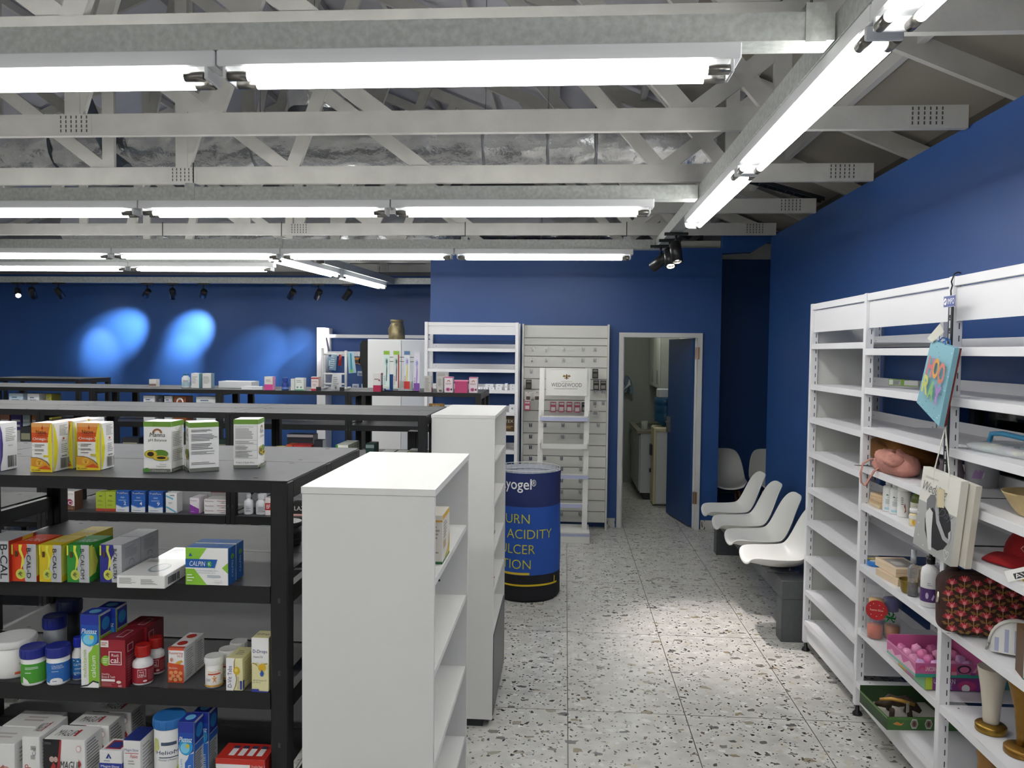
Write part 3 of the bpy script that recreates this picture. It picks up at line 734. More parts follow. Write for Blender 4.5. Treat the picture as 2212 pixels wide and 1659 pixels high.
# cream and black card packs hung on it
def pack(px, py, col, win, label, w=.062, h=.10):
    p = pt(px, py, y=8.30); b = MB(); b.box(-w/2, -.003, -h, w/2, .003, 0, M(col, .5)); m = {'f': lambda u, v, t: Vector((-w/2+u*w, -.003-t, -h+v*h))}
    b.print_([('R', .15, .12, .85, .5, win), ('R', .1, .72, .9, .9, 'd8d0cc' if col != '1a1a1c' else '77756f'), ('E', .5, .93, .1, .04, '555555')], m['f'])
    tag(b.build('card_pack', None, p), label, 'hanging pack', 'packs hung on the slatted board')
for i, (x, y, c, w_, l) in enumerate([(1142, 820, '1a1a1c', '4a463e', 'black hanging pack high on the slatted board beside the stand'), (1141, 846, 'd9d6d2', '5d4a44', 'clear hanging pack on the slatted board below the black pack'), (1160, 846, 'd9d6d2', '5d4a44', 'clear hanging pack close to the stand post below the black pack'), (1139, 866, 'c0506f', 'e2d8d6', 'pink hanging pack at the edge of the slatted board'),
        (1195, 868, 'b5526a', 'ddd6d4', 'pink hanging pack inside the stand, first of four'), (1213, 868, 'b5526a', 'ddd6d4', 'pink hanging pack inside the stand, second of four'), (1230, 868, 'b5526a', 'ddd6d4', 'pink hanging pack inside the stand, third of four'), (1247, 869, 'b5526a', 'ddd6d4', 'pink hanging pack inside the stand, last of four'), (1263, 869, '1a1a1c', '8a8680', 'black hanging pack inside the stand beside the pink ones'),
        (1286, 797, '1a1a1c', '5a564e', 'black hanging pack highest on the slatted board by the door'), (1288, 822, '1a1a1c', '8a8680', 'black hanging pack by the door, one of two side by side, nearer the stand'), (1303, 822, '1a1a1c', '8a8680', 'black hanging pack by the door, one of two side by side, nearer the door'), (1286, 878, 'cfccc8', '8c8c8a', 'grey hanging pack low by the door under the hooks')]):
    pack(x, y, c, w_, l, h=.10 if c != 'b5526a' else .11)
# display stand
STD = M('e2e2de', .4); LIL = 'b9bfdc'
e = empty('display_stand', 'white cardboard display stand with trays before the slatted board', 'display stand', (0, 7.93, 0))
D0 = 7.93
def w2(px, py, y): p = pt(px, py, y=y); return Vector((p.x, p.y-D0, p.z))
b = MB()
a0, a1 = w2(1170, 795, 7.93), w2(1262, 797, 7.93)
for px_t, px_b in ((1172, 1162), (1270, 1262)):
    t, q = w2(px_t, 795, 8.0), w2(px_b, 1145, 7.86)
    b.bar((q.x, q.y, .08), (t.x, t.y, t.z), .052, .03, STD, (0, 1, 0))
b.build('post', e)
t0, t1 = w2(1180, 795, 7.97), w2(1268, 855, 7.95)
b = MB(); W_, H_ = t1.x-t0.x, t0.z-t1.z
b.box(-W_/2, -.012, 0, W_/2, .012, H_, STD)
mp = lambda u, v, t: Vector((-W_/2+u*W_, -.012-t, v*H_))
for q in ((0, 0, 1, .04), (0, .96, 1, 1), (0, .041, .025, .959), (.975, .041, 1, .959)): b.box(-W_/2+q[0]*W_, -.018, q[1]*H_, -W_/2+q[2]*W_, -.0125, q[3]*H_, STD)
GOLD = '8a6f2c'
b.print_([('T', 'WEDGEWOOD', .13, .32, .87, .46, '4a4a40', 0, .008), ('L', .2, .22, .8, .28, 1, 'b5b3aa'), ('R', .36, .50, .64, .525, 'c4bfae'),
          ('E', .5, .66, .022, .07, '5a4a20'), ('G', [(.5, .72), (.43, .76), (.40, .70), (.44, .67)], GOLD), ('G', [(.5, .72), (.57, .76), (.60, .70), (.56, .67)], GOLD), ('G', [(.49, .67), (.44, .64), (.46, .61)], GOLD), ('G', [(.51, .67), (.54, .61), (.56, .64)], GOLD), ('E', .5, .75, .014, .035, '3a3018')], mp)
b.build('header_board', e, ((t0.x+t1.x)/2, (t0.y+t1.y)/2, t1.z))
for yb, lil in ((908, 1), (968, 0), (1032, 1), (1094, 1)):
    q0, q1 = w2(1167, yb, 7.90), w2(1270, yb, 7.90)
    b = MB(); ww = q1.x-q0.x; hh = .085
    b.box(-ww/2, -.06, 0, ww/2, .06, .008, STD); b.box(-ww/2, -.06, .008, ww/2, -.054, .05, STD)
    for s in (-1, 1): b.prism([(-.06, .008), (.06, .008), (.06, .12), (-.02, .085), (-.06, .055)], .006, STD, Matrix.Translation((s*(ww/2+.0006)-(.006 if s > 0 else 0), 0, 0)) @ Matrix.Rotation(math.pi/2, 4, 'Z') @ Matrix.Translation((0, -.006 if False else 0, 0)) @ Matrix.Scale(-1, 4, (0, 1, 0)))
    if lil: b.print_([('R', 0, 0, 1, .75, LIL)], lambda u, v, t: Vector((-ww/2+u*ww, -.06-t, v*.05)))
    b.build('tray', e, ((q0.x+q1.x)/2, 0, q0.z))
b = MB(); q0, q1 = pt(1170, 1172, z=0), pt(1273, 1172, z=0)
ww = q1.x-q0.x; b.box(-ww/2, -.18, 0, ww/2, .20, .11, STD, bev=.003); b.print_([('R', 0, .62, 1, .88, LIL)], lambda u, v, t: Vector((-ww/2+u*ww, -.18-t, v*.11))); b.build('plinth', e, ((q0.x+q1.x)/2, q0.y+.18-D0, 0))
# round fabric bin
bc = Vector((-.285, 6.08, 0)); br_, bh = .262, 1.0
e = empty('fabric_bin', 'round blue fabric dump bin with yellow lettering and a wire rim', 'bin', bc)
def sway(a, z): return 1+.012*math.sin(3*a+z*7)+.010*math.sin(5*a-z*9)
b = MB(); n = 120
NAVY, ROY, BLK = M('1c2c63', .7), M('1d4fa8', .7), M('15171c', .8)
zb_ = [0, .02, .05, .09, .13, .17, .21]+[.21+.04*i for i in range(1, 14)]+[.75+.04*i for i in range(1, 6)]+[.985]
rowz = [[((br_*sway(2*math.pi*j/n, z)*(.95 if z < .01 else 1))*math.cos(2*math.pi*j/n), br_*sway(2*math.pi*j/n, z)*(.95 if z < .01 else 1)*math.sin(2*math.pi*j/n), z) for j in range(n)] for z in zb_]
for i in range(len(zb_)-1):
    b.grid(rowz[i:i+2], BLK if zb_[i+1] < .215 else ROY if zb_[i+1] < .735 else NAVY, True, True)
ins = [[(x*.985, y*.985, z) for x, y, z in r] for r in (rowz[-1], rowz[0])]
b.grid([rowz[-1], ins[0]], NAVY, False, True); b.grid([ins[0], [(x, y, .02) for x, y, z in ins[1]]], M('c9cdd6', .7), True, True)
b.face([(x, y, .02) for x, y, z in ins[1]], M('2a2d33', .8))
fa = -math.pi/2+.0
def bm(u, v, t):
    a = fa+(u-.5)*2.2
    r = br_*sway(a % (2*math.pi), v)+.0035+t
    return Vector((r*math.cos(a), r*math.sin(a), v))
Y = 'c9c23e'
b.print_([('T', 'ayogel', .155, .84, .575, .945, 'f2f2f2', 0, .02), ('T', '\u00ae', .575, .89, .635, .94, 'f2f2f2', 0, .01), ('T', 'BURN', .135, .605, .555, .675, Y, 0, -.006), ('T', 'C ACIDITY', .09, .49, .876, .56, Y, 0, -.006), ('T', 'ULCER', .15, .375, .63, .445, Y, 0, -.006), ('T', 'STION', .11, .26, .575, .33, Y, 0, -.006), ('R', .0, .215, .56, .232, 'd8b91e'),
          ('R', .0, .128, 1.0, .142, 'd8b91e'), ('R', .93, .142, .945, .19, 'd8b91e')], bm, .7, maxlen=.02)
b.build('fabric_sleeve', e)
b = MB(); WH = M('d4d6d8', .4)
for z, rr in ((1.0, .255), (.955, .252)): b.tube([(rr*math.cos(2*math.pi*j/40), rr*math.sin(2*math.pi*j/40), z) for j in range(40)], .004, WH, 6, True)
for j in range(32): a = 2*math.pi*j/32; b.tube([(.252*math.cos(a), .252*math.sin(a), .94), (.255*math.cos(a), .255*math.sin(a), 1.0)], .0022, WH, 5)
b.build('wire_rim', e)
# ================================================================== PRODUCTS ON THE BLACK SHELVING
Z1, Z2, Z3, Z4 = 1.581, 1.320, 1.056, .801
def rotv(v, a): return Vector((v[0]*math.cos(a)-v[1]*math.sin(a), v[0]*math.sin(a)+v[1]*math.cos(a), v[2] if len(v) > 2 else 0))
def carton(label, x0, x1, yb, yt, z, d, base, faces=None, rot=0, y=None, grp=None, name='medicine_box', cat='medicine box', rough=.4, h=None, w=None):
    xm = (x0+x1)/2
    if y is None:
        A, B = pt(x0, yb, z=z), pt(x1, yb, z=z)
        c = (A+B)/2; hh = pt(xm, yt, y=c.y).z-z
    else:
        A, B = pt(x0, yb, y=y), pt(x1, yb, y=y)
        c = (A+B)/2; hh = pt(xm, yt, y=y).z-c.z; c.z = z
    c.z = z
    hh = h or hh; ww = w or abs(B.x-A.x)/math.cos(rot)
    b = MB(); b.box(-ww/2, -d/2, 0, ww/2, d/2, hh, M(base, rough), bev=min(.0012, ww/20))
    mp = boxmap(ww, d, hh)
    for k, ops in (faces or {}).items(): b.print_(ops, mp[k], rough)
    o = b.build(name, None, c+rotv((0, d/2), rot), rot)
    tag(o, label, cat, grp); o['dep'] = d
    del o['dep']
    return o
def back(o, label, d, dx=0, n=1):
    L = o.location+rotv((dx, (d+.003)*n), o.rotation_euler.z)
    return dup(o, L, label)
def jar(label, x0, x1, yb, yt, z, body, cap, ops=(), kind='tub', capf=.2, y=None, span=3.6, turn=0, grp=None, name='tub', cat='tub', rough=.35, caprough=.4, bodytrans=0):
    xm = (x0+x1)/2
    if y is None:
        A, B = pt(x0, yb, z=z), pt(x1, yb, z=z); r = (B.x-A.x)/2; c = (A+B)/2; h = pt(xm, yt, y=c.y+r).z-z
    else:
        A, B = pt(x0, yb, y=y), pt(x1, yb, y=y); r = (B.x-A.x)/2; c = (A+B)/2; h = pt(xm, yt, y=y).z-c.z
    c.y += r; c.z = z
    hb = h*(1-capf)
    b = MB(); m = M(body, rough, trans=bodytrans)
    if kind == 'tub':
        rb = r*.93; b.lathe([(rb*.96, 0), (rb, .004), (rb, hb*.995), (rb*.97, hb)], m, 28); lz0, lz1 = hb*.06, hb*.9
    else:
        rb = r; nk = r*(.62 if kind == 'bottle' else .42); b.lathe([(rb*.95, 0), (rb, .004), (rb, hb*.74), (rb*.93, hb*.83), (nk, hb*.93), (nk, hb)], m, 28); lz0, lz1 = hb*.05, hb*.70
    if ops: b.print_(ops, cylmap(rb+.0003, lz0, lz1, span), .4, maxlen=max(.012, rb*.35))
    o = b.build(name, None, c, math.atan2(-c.x, c.y)+turn); tag(o, label, cat, grp)
    b = MB(); cm = M(cap, caprough)
    rc = r if kind == 'tub' else r*(.72 if kind == 'bottle' else .5)
    b.lathe([(rc*.985, hb), (rc, hb+.002), (rc, h-.004), (rc*.95, h-.001), (rc*.9, h-.0015), (0, h-.0015)], cm, 28, cap=False)
    for i in range(28):
        if kind == 'bottle' or i % 2 == 0:
            a = 2*math.pi*i/28; b.box(-.0006, -.0008, hb+.003, .0008, .0008, h-.006, cm, Matrix.Rotation(a, 4, 'Z') @ Matrix.Translation((rc, 0, 0)))
    b.build('lid', o)
    return o
W = 'f0f0ee'; G6 = '6a6a6a'; G9 = 'a8a8a6'
def barcode(u0, v0, u1, v1, n=9, c='3a3a3a'):
    rr = random.Random(5); return [('R', u0+(u1-u0)*i/n, v0, u0+(u1-u0)*(i+rr.uniform(.3, .8))/n, v1, c) for i in range(n)]
# --- top deck, first row
om_f = [('R', 0, .60, .93, 1, 'd9541f'), ('R', 0, .80, .93, 1, 'df8433'), ('R', 0, .92, .93, 1, 'e5a862'), ('G', [(.5, .86), (.43, .92), (.47, .90), (.5, .97), (.53, .90), (.57, .92)], 'b8301c'), ('T', 'Nativa', .22, .775, .68, .855, '4a2420'), ('T', 'COMPLEX', .24, .725, .68, .76, '7c3a22'), ('T', 'Omega-3', .08, .635, .80, .705, 'f6ece0', 0, .02),
        ('L', .16, .50, .66, .57, 2, '77736c'), ('L', .16, .42, .72, .47, 2, '77736c'), ('L', .16, .36, .6, .39, 1, '77736c'), ('R', .08, .53, .12, .555, 'c8c2a8'), ('R', .08, .44, .12, .465, 'c8c2a8'),
        ('G', [(0, .06), (.98, .06), (.86, .14), (.72, .21), (.5, .27), (.28, .30), (0, .30)], '5d5a4e'), ('G', [(0, .0), (.98, .06), (.84, .13), (.7, .20), (.5, .255), (.28, .285), (0, .285)], 'd99a2e'), ('E', .38, .19, .15, .075, 'e7b440'), ('T', 'omega', .29, .205, .47, .225, '6d3a1a'), ('T', '3', .34, .15, .42, .195, '6d3a1a'), ('G', [(0, 0), (1, 0), (1, .05), (.0, .12)], 'e8cf32'), ('G', [(.3, .06), (.98, .05), (.7, .14)], 'd45a22'), ('T', '90', .05, .02, .16, .055, '3a3020'), ('L', .2, .022, .6, .05, 1, '6d5a30'),
        ('R', .6, .31, .86, .35, 'e3d534'), ('T', '1000 mg', .62, .32, .84, .34, '5a4a20'),
        ('G', [(.97, 0), (1, 0), (1, 1), (.94, .98), (.84, .75), (.81, .5), (.84, .25)], 'e6dd2c'), ('T', 'omega-3', .875, .40, .935, .65, 'c2ba30', -90)]
om_r = [('G', [(0, 0), (0, 1), (.12, .85), (.24, .62), (.27, .45), (.22, .25), (.1, .08)], 'e6dd2c'), ('L', .36, .72, .95, .95, 8, '9a9a98'), ('E', .62, .66, .06, .025, 'b03a30'), ('T', 'Nativa', .5, .60, .75, .63, G6), ('L', .45, .36, .9, .56, 5, G9)]+barcode(.4, .05, .88, .26)+[('L', .4, .28, .8, .33, 1, G6)]
OM = [{'f': om_f, 'r': om_r, 't': [('R', .05, .05, .95, .1, 'e0a050')]}]
o = carton('orange and white fish oil carton, front one of the cluster nearest the picture edge', 67, 119, 1019, 914, Z1, .062, W, OM[0])
back(o, 'orange and white fish oil carton directly behind the front one', .062, .012); back(o, 'orange and white fish oil carton at the rear of its cluster', .062, .018, 2)
carton('orange and white fish oil carton standing closest to the papaya carton', 166, 221, 1015, 914, Z1, .062, W, OM[0], .05)
carton('white and purple carton cut off by the picture edge on the top deck', -45, 4, 1018, 914, Z1, .062, W, {'f': [('R', 0, 0, 1, 1, '3b2f86')], 'r': [('G', [(0, .1), (.12, .3), (.15, .55), (.1, .8), (0, .95)], '3b2f86'), ('L', .3, .6, .9, .9, 8, G9), ('T', 'Nativa', .45, .5, .7, .53, G6)]+barcode(.4, .06, .85, .3)})
def papaya(cu, cv, s, n=1):
    q = s*.74
    return [('E', cu+.12*q, cv+.055*q, .26*q, .07*q, '5f8a2a'), ('E', cu-.18*q, cv+.045*q, .22*q, .075*q, '7d9a2c'), ('E', cu-.18*q, cv+.045*q, .19*q, .066*q, 'd9b93a'), ('E', cu-.19*q, cv+.045*q, .11*q, .042*q, '2b2418'), ('E', cu+.14*q, cv-.025*q, .26*q, .048*q, '8aa030'), ('E', cu+.14*q, cv-.02*q, .24*q, .042*q, 'dcbb3a'), ('E', cu+.16*q, cv-.018*q, .15*q, .024*q, '2b2418')]
def manna_front(full=True):
    return [('R', 0, .90, 1, 1, '6f9b3a'), ('A', .5, .775, .10, .05, .14, .07, 'b98a4a'), ('A', .5, .775, .14, .07, .18, .09, '8f5a3a'), ('T', 'Manna', .22, .70, .78, .785, '4a4a48', 0, .0, .2), ('T', 'pH Balance', .18, .595, .84, .665, '6a7362', 0, .006)]+papaya(.48, .31, 1.5)+[('T', 'Dietary', .60, .145, .84, .175, '7d8576'), ('T', 'Supplement', .48, .10, .84, .14, '7d8576'), ('R', 0, 0, 1, .075, '70746c'), ('E', .14, .045, .12, .045, '4f8a35'), ('T', 'Chewable', .34, .02, .86, .05, 'd0d2cc')]
mf_text = [('R', 0, .90, 1, 1, '6f9b3a'), ('L', .06, .80, .9, .86, 3, '55554f'), ('L', .06, .62, .95, .77, 5, '6b6b66'), ('L', .06, .45, .95, .58, 4, '6b6b66'), ('L', .06, .14, .9, .2, 2, '8b8b86'), ('L', .06, .35, .9, .42, 3, '8b8b86'), ('R', 0, 0, 1, .075, '70746c')]
mf_facts = [('R', 0, .90, 1, 1, '6f9b3a'), ('R', .05, .20, .97, .87, '9a9a96'), ('R', .06, .205, .96, .865, W), ('T', 'Supplement Facts', .08, .83, .8, .855, '3a3a38'), ('L', .08, .60, .92, .82, 8, '8a8a86'), ('R', .06, .57, .96, .575, '9a9a96'), ('L', .08, .50, .9, .56, 2, '8a8a86'), ('R', .06, .49, .96, .495, '9a9a96'), ('L', .08, .38, .7, .47, 4, '8a8a86'), ('R', .06, .37, .96, .375, '9a9a96'), ('L', .08, .22, .8, .36, 5, '8a8a86'), ('T', 'Product of South Africa', .12, .10, .85, .135, '3f3f3c'), ('R', 0, 0, 1, .065, '70746c')]
mn_side = [('R', 0, .90, 1, 1, '6f9b3a'), ('L', .1, .5, .9, .8, 9, 'b0b0ac'), ('L', .1, .2, .9, .45, 7, 'b0b0ac'), ('R', 0, 0, 1, .075, '70746c'), ('L', .1, .02, .8, .05, 1, 'd0d2cc')]
carton('white carton with green top and papaya picture facing straight out', 309, 372, 1020, 911, Z1, .072, W, {'f': manna_front(), 'r': mn_side, 't': [('R', 0, 0, 1, 1, 'e8e8e4')]}, .04)
carton('white carton with green top turned so its text panel shows beside the papaya', 392, 419, 1016, 911, Z1, .072, W, {'f': manna_front(), 'r': mf_text}, -.98, w=.070)
carton('white carton with green top showing its facts table, nearest the shelf end', 505, 558, 1011, 906, Z1, .072, W, {'f': mf_facts, 'r': manna_front()}, .16)
# --- second level
SIL = 'b9bbbe'
def bcal(col, txt, spot='c9cf52', full=True):
    return {'f': [('R', 0, 0, 1, 1, col), ('G', [(.55, 0), (1, 0), (1, 1), (.62, 1), (.66, .8), (.52, .6), (.46, .4)], SIL), ('G', [(.30, .98), (.44, .98), (.40, .85), (.50, .66), (.52, .5), (.36, .3), (.40, .5), (.42, .64), (.30, .82)], 'd9d94a'), ('E', .37, .20, .20, .14, spot), ('E', .37, .20, .13, .095, 'b4c25a' if col != '2c2f86' else 'c6c85a'), ('G', [(.26, .2), (.36, .27), (.46, .22), (.38, .2), (.44, .12), (.34, .17)], '6b7030'), ('R', .01, .72, .08, .98, 'dcd84a'), ('L', .16, .58, .3, .92, 1, '5a3a20'), ('T', txt, .63, .10, .80, .90, '1d1d20', -90, .03)],
            'r': [('R', 0, 0, 1, 1, col), ('G', [(0, .15), (.25, .2), (.35, .5), (.2, .9), (0, .98)], 'd0d45a'), ('R', .05, .6, .12, .98, 'dcd84a'), ('T', 'B-CAL', .5, .2, .75, .8, 'e0e0dc', -90)], 't': [('R', 0, 0, 1, 1, col), ('T', txt, .2, .3, .85, .55, 'd8d8d4')]}
carton('silver calcium carton with red side, cut by the picture edge', -48, 22, 1257, 1168, Z2, .10, SIL, {'f': [('T', 'B-CAL', .72, .08, .96, .92, '1d1d20', -90, .03)], 'r': [('R', 0, 0, 1, 1, '9c2d22'), ('G', [(.2, 0), (.6, 0), (.9, 1), (.5, 1)], 'c8b43a')], 't': [('R', 0, 0, 1, 1, 'a9abae')]})
carton('pale blue carton at the back behind the silver calcium carton', -30, 60, 1185, 1148, Z2, .08, '6f8fa8', {'f': [('R', 0, .0, 1, .5, '54748c')]}, y=2.0)
o = carton('red calcium carton, first of the upright calcium row', 24, 81, 1256, 1175, Z2, .10, 'd2401c', bcal('d2401c', 'B-CAL-D'))
o = carton('yellow calcium carton between the red and green ones', 84, 135, 1257, 1177, Z2, .10, 'd0b820', bcal('d0b820', 'B-CAL-D'))
back(o, 'yellow calcium carton standing behind the front yellow one', .10, .01)
carton('green calcium carton beside the purple one', 144, 195, 1258, 1177, Z2, .10, '2f8c34', bcal('2f8c34', 'B-CAL-DM'))
pu = {'f': bcal('2c2f86', 'B-CAL ULTRA')['f'], 'r': [('R', 0, 0, 1, 1, 'a7a9ad'), ('A', .5, .4, .12, .1, .16, .14, '8a8c90'), ('L', .15, .6, .85, .9, 6, '8a8c90'), ('L', .15, .1, .85, .35, 5, '8a8c90')], 't': [('R', 0, 0, 1, 1, 'c6c7ca')]}
o = carton('purple and silver calcium carton, front one', 215, 265, 1258, 1177, Z2, .085, SIL, pu)
back(o, 'purple and silver calcium carton behind the front one', .085)
fl = [('L', .05, .35, .4, .85, 7, '8c8c8a'), ('L', .5, .3, .85, .75, 6, '8c8c8a')]
carton('flat white carton lying at the shelf edge', 250, 358, 1271, 1244, Z2, .16, 'e9e9e6', {'f': fl, 'r': barcode(.1, .2, .45, .8)+[('T', '2', .6, .3, .66, .6, G6)], 't': [('E', .6, .45, .2, .25, '9fb0b4'), ('E', .6, .45, .15, .19, 'd8dcdc'), ('L', .1, .75, .4, .9, 2, G9)]}, .03, rough=.18)
carton('flat white carton lying behind the one at the shelf edge', 318, 402, 1232, 1214, Z2, .15, 'e4e4e2', {'t': [('L', .1, .6, .5, .9, 4, G9)], 'r': fl}, .03, rough=.14)
CG, CB = '8cc63a', '1d5fae'
cal_f = [('G', [(0, 0), (0, .5), (.16, .5), (.50, 0)], CG), ('G', [(0, .66), (0, 1), (.5, 1), (.32, .7)], CG), ('G', [(1, .62), (1, .32), (.86, .47)], CG), ('G', [(0, .5), (0, .70), (.75, .70), (.69, .47), (0, .47)], CB), ('G', [(0, .47), (.69, .47), (.66, .44), (0, .44)], W), ('T', 'CALPIN', .10, .515, .47, .645, 'f4f4f4', 0, .02, .15), ('E', .57, .575, .062, .085, '3f9a4a'), ('T', 'K', .545, .535, .60, .625, 'f0f0f0', 0, .02), ('G', [(.12, .87), (.08, .78), (.17, .78)], CB), ('T', 'CALCIUM SUPPLEMENT WITH', .24, .38, .78, .41, '7a90b0'), ('T', 'MENAQUINONE (MK-7)', .3, .32, .72, .35, '7a90b0'), ('L', .52, .22, .88, .29, 2, '9aa8b8'), ('R', .70, .09, .87, .14, 'b8c4cc'), ('R', .705, .097, .865, .133, W), ('L', .05, .1, .25, .32, 3, 'e2efcc')]
cal_r = [('R', 0, 0, 1, 1, CB), ('G', [(0, .75), (0, 1), (.4, 1)], '2f78c8'), ('T', 'CALPIN', .42, .18, .62, .62, 'dfe6ee', 90, .02), ('E', .52, .74, .22, .07, '6fae4a'), ('T', 'K', .42, .70, .62, .77, '2c5a30', 90), ('R', 0, 0, .06, 1, '184f94')]
o = carton('green white and blue calcium carton with a K badge, front one', 399, 495, 1264, 1184, Z2, .044, W, {'f': cal_f, 'r': cal_r, 't': [('R', 0, .1, 1, 1, '2a6fb8')]})
back(o, 'green white and blue calcium carton with a K badge, behind the front one', .044)
jar('dark grey lidded jar half hidden by the corner post', 578, 641, 1150, 1099, Z2-.002, '34363a', '4a4c50', [('R', .1, .1, .9, .7, '26282c'), ('L', .2, .2, .8, .6, 4, '55585c')], 'tub', .2, y=2.22)
# --- third level
jar('white tub with kids label, cut by the picture edge', -46, 46, 1470, 1371, Z3, 'e8e8e6', 'dededc', [('T', 'KidS', .62, .74, .84, .86, 'b5562e'), ('R', .6, .60, .82, .68, '3a4a86'), ('L', .55, .45, .85, .55, 2, 'a0a0a0'), ('E', .68, .3, .035, .07, '2f4a8a'), ('E', .78, .3, .035, .07, '2f4a8a'), ('R', .5, .1, .86, .2, 'd8683a')])
tubf = lambda c: [('R', .02, .04, .98, .9, c), ('L', .3, .66, .6, .78, 2, 'dfe6e0'), ('L', .3, .48, .52, .56, 1, 'dfe6e0')]
jar('white tub with green label and navy lid', 29, 83, 1483, 1393, Z3, 'e8e8e6', '25318c', tubf('4da233')+[('G', [(.25, .04), (.40, .04), (.36, .2), (.25, .35)], W)], capf=.28)
jar('white tub with blue label and navy lid beside the green one', 86, 136, 1482, 1391, Z3, 'e8e8e6', '25318c', [('R', .02, .04, .98, .9, '2a6cb8'), ('T', 'CALCIUM', .34, .74, .58, .82, 'dfe6f0'), ('T', 'GLUCONATE', .34, .66, .62, .73, 'dfe6f0'), ('L', .34, .52, .5, .58, 1, 'b8cce0'), ('E', .44, .10, .15, .17, 'e9e9e8'), ('R', .33, .0, .56, .06, 'e9e9e8'), ('L', .36, .1, .52, .16, 1, '4a6a9a')], capf=.28)
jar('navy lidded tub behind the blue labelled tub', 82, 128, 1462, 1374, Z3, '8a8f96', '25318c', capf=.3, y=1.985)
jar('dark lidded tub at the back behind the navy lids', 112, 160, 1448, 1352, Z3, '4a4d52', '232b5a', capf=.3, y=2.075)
jar('slim white bottle with blue cap and blue label', 149, 175, 1470, 1374, Z3, 'e8e8e6', '1f2fae', [('R', .0, .0, 1, .98, '2173b4'), ('R', 0, .0, 1, .18, '2a4aa0'), ('T', 'Cal-Mag', .30, .60, .66, .74, 'eef2f6'), ('T', 'complex', .34, .42, .68, .55, 'eef2f6'), ('L', .3, .24, .66, .34, 2, 'c0d4e8')], 'bottle', .24, name='bottle', cat='bottle')
pz = lambda side, a, b_: {'f': [('G', [(0, .5), (0, 1), (1, 1), (1, .62), (.75, .58), (.5, .56), (.25, .6), (.05, .7)], '1f4fae'), ('R', 0, .86, 1, 1, '23379c'), ('E', .5, .68, .44, .115, '2f9fd6'), ('E', .45, .66, .3, .07, '7fd0ee'), ('E', .62, .69, .12, .03, 'cfc94a'), ('T', 'Plusssz', .08, .74, .92, .81, 'f2f6fa', 0, .02, .2), ('G', [(.45, .05), (1, .05), (1, .6), (.72, .58), (.62, .52), (.45, .47)], side), ('T', b_, .58, .14, .84, .44, 'eef2ee', 90, .01), ('T', a, .14, .14, .34, .52, '9ab84a' if side[0] == '8' else '5a9ad0', 90), ('G', [(0, 0), (1, 0), (1, .08), (.7, .1), (.4, .04), (0, .02)], '2a2a2e'), ('G', [(0, 0), (1, 0), (1, .06), (.7, .08), (.4, .02)], W)],
        'r': [('R', 0, 0, 1, 1, 'd4d6d4'), ('R', .1, .70, 1, .97, '23379c'), ('E', .55, .84, .35, .09, '2f8fd0'), ('R', .1, .60, 1, .69, side), ('L', .15, .12, .9, .58, 14, '77797c'), ('R', 0, 0, .08, 1, side)], 't': [('R', 0, 0, 1, 1, '23379c'), ('E', .5, .5, .3, .3, '6fb8e0')]}
o = carton('tall green and white effervescent tablet carton, front one', 174, 216, 1484, 1328, Z3, .05, W, pz('8cc23a', 'multivitamin', 'calcium'))
back(o, 'tall green and white effervescent tablet carton behind the front one', .05, .012)
MAR = '9c2430'
rc = {'f': [('R', 0, 0, 1, 1, MAR), ('R', .0, .84, .32, .98, 'e8e4e0'), ('L', .03, .87, .28, .95, 2, 'b06a68'), ('E', .22, .56, .20, .11, '8cc23a'), ('L', .1, .50, .34, .62, 3, 'd8ecc0'), ('R', .34, .48, .86, .76, 'f0dcdc'), ('R', .37, .495, .83, .745, MAR), ('T', 'Radi', .46, .655, .74, .71, 'f4e8e8'), ('T', 'cal.', .42, .52, .80, .64, 'f4e8e8', 0, .03), ('T', 'Healthy', .06, .255, .38, .305, 'f0dcdc'), ('T', 'Bones & Teeth', .06, .205, .6, .255, 'f0dcdc'), ('R', .05, .135, .6, .185, 'f0e4e4'), ('L', .06, .04, .6, .12, 3, 'c87a80'), ('E', .76, .13, .10, .03, 'e8d8d0'), ('T', '60', .74, .03, .88, .075, 'f0dcdc')],
      'r': [('R', 0, 0, 1, 1, '7f1c28'), ('R', .1, .72, .4, .88, 'd8b8b8'), ('R', .13, .735, .37, .865, '7f1c28'), ('L', .1, .1, .8, .65, 10, 'a85a62')], 't': [('R', 0, 0, 1, 1, '8c202c'), ('R', .45, .2, .75, .8, 'd8b8b8'), ('R', .48, .25, .72, .75, '8c202c')]}
o = carton('dark red calcium carton with a rounded badge, front one', 217, 273, 1485, 1382, Z3, .085, MAR, rc)
back(o, 'dark red calcium carton behind the front one', .085, .006)
rl = [('R', .0, .05, 1, .92, MAR), ('R', .36, .4, .58, .84, 'e8c8c8'), ('R', .375, .43, .565, .81, MAR), ('T', 'cal.', .40, .47, .55, .64, 'f4e8e8', 0, .02), ('T', 'Radi', .42, .67, .52, .75, 'f4e8e8'), ('L', .62, .2, .85, .8, 6, 'b86a70'), ('E', .55, .2, .05, .06, 'e8d8d0')]
jar('white bottle with red cap and red label in front', 276, 319, 1482, 1390, Z3, 'e8e8e6', 'b3241e', rl, 'bottle', .30, name='bottle', cat='bottle')
jar('white bottle with red cap and red label behind the front one', 309, 346, 1458, 1374, Z3, 'e8e8e6', 'b3241e', rl, 'bottle', .30, name='bottle', cat='bottle')
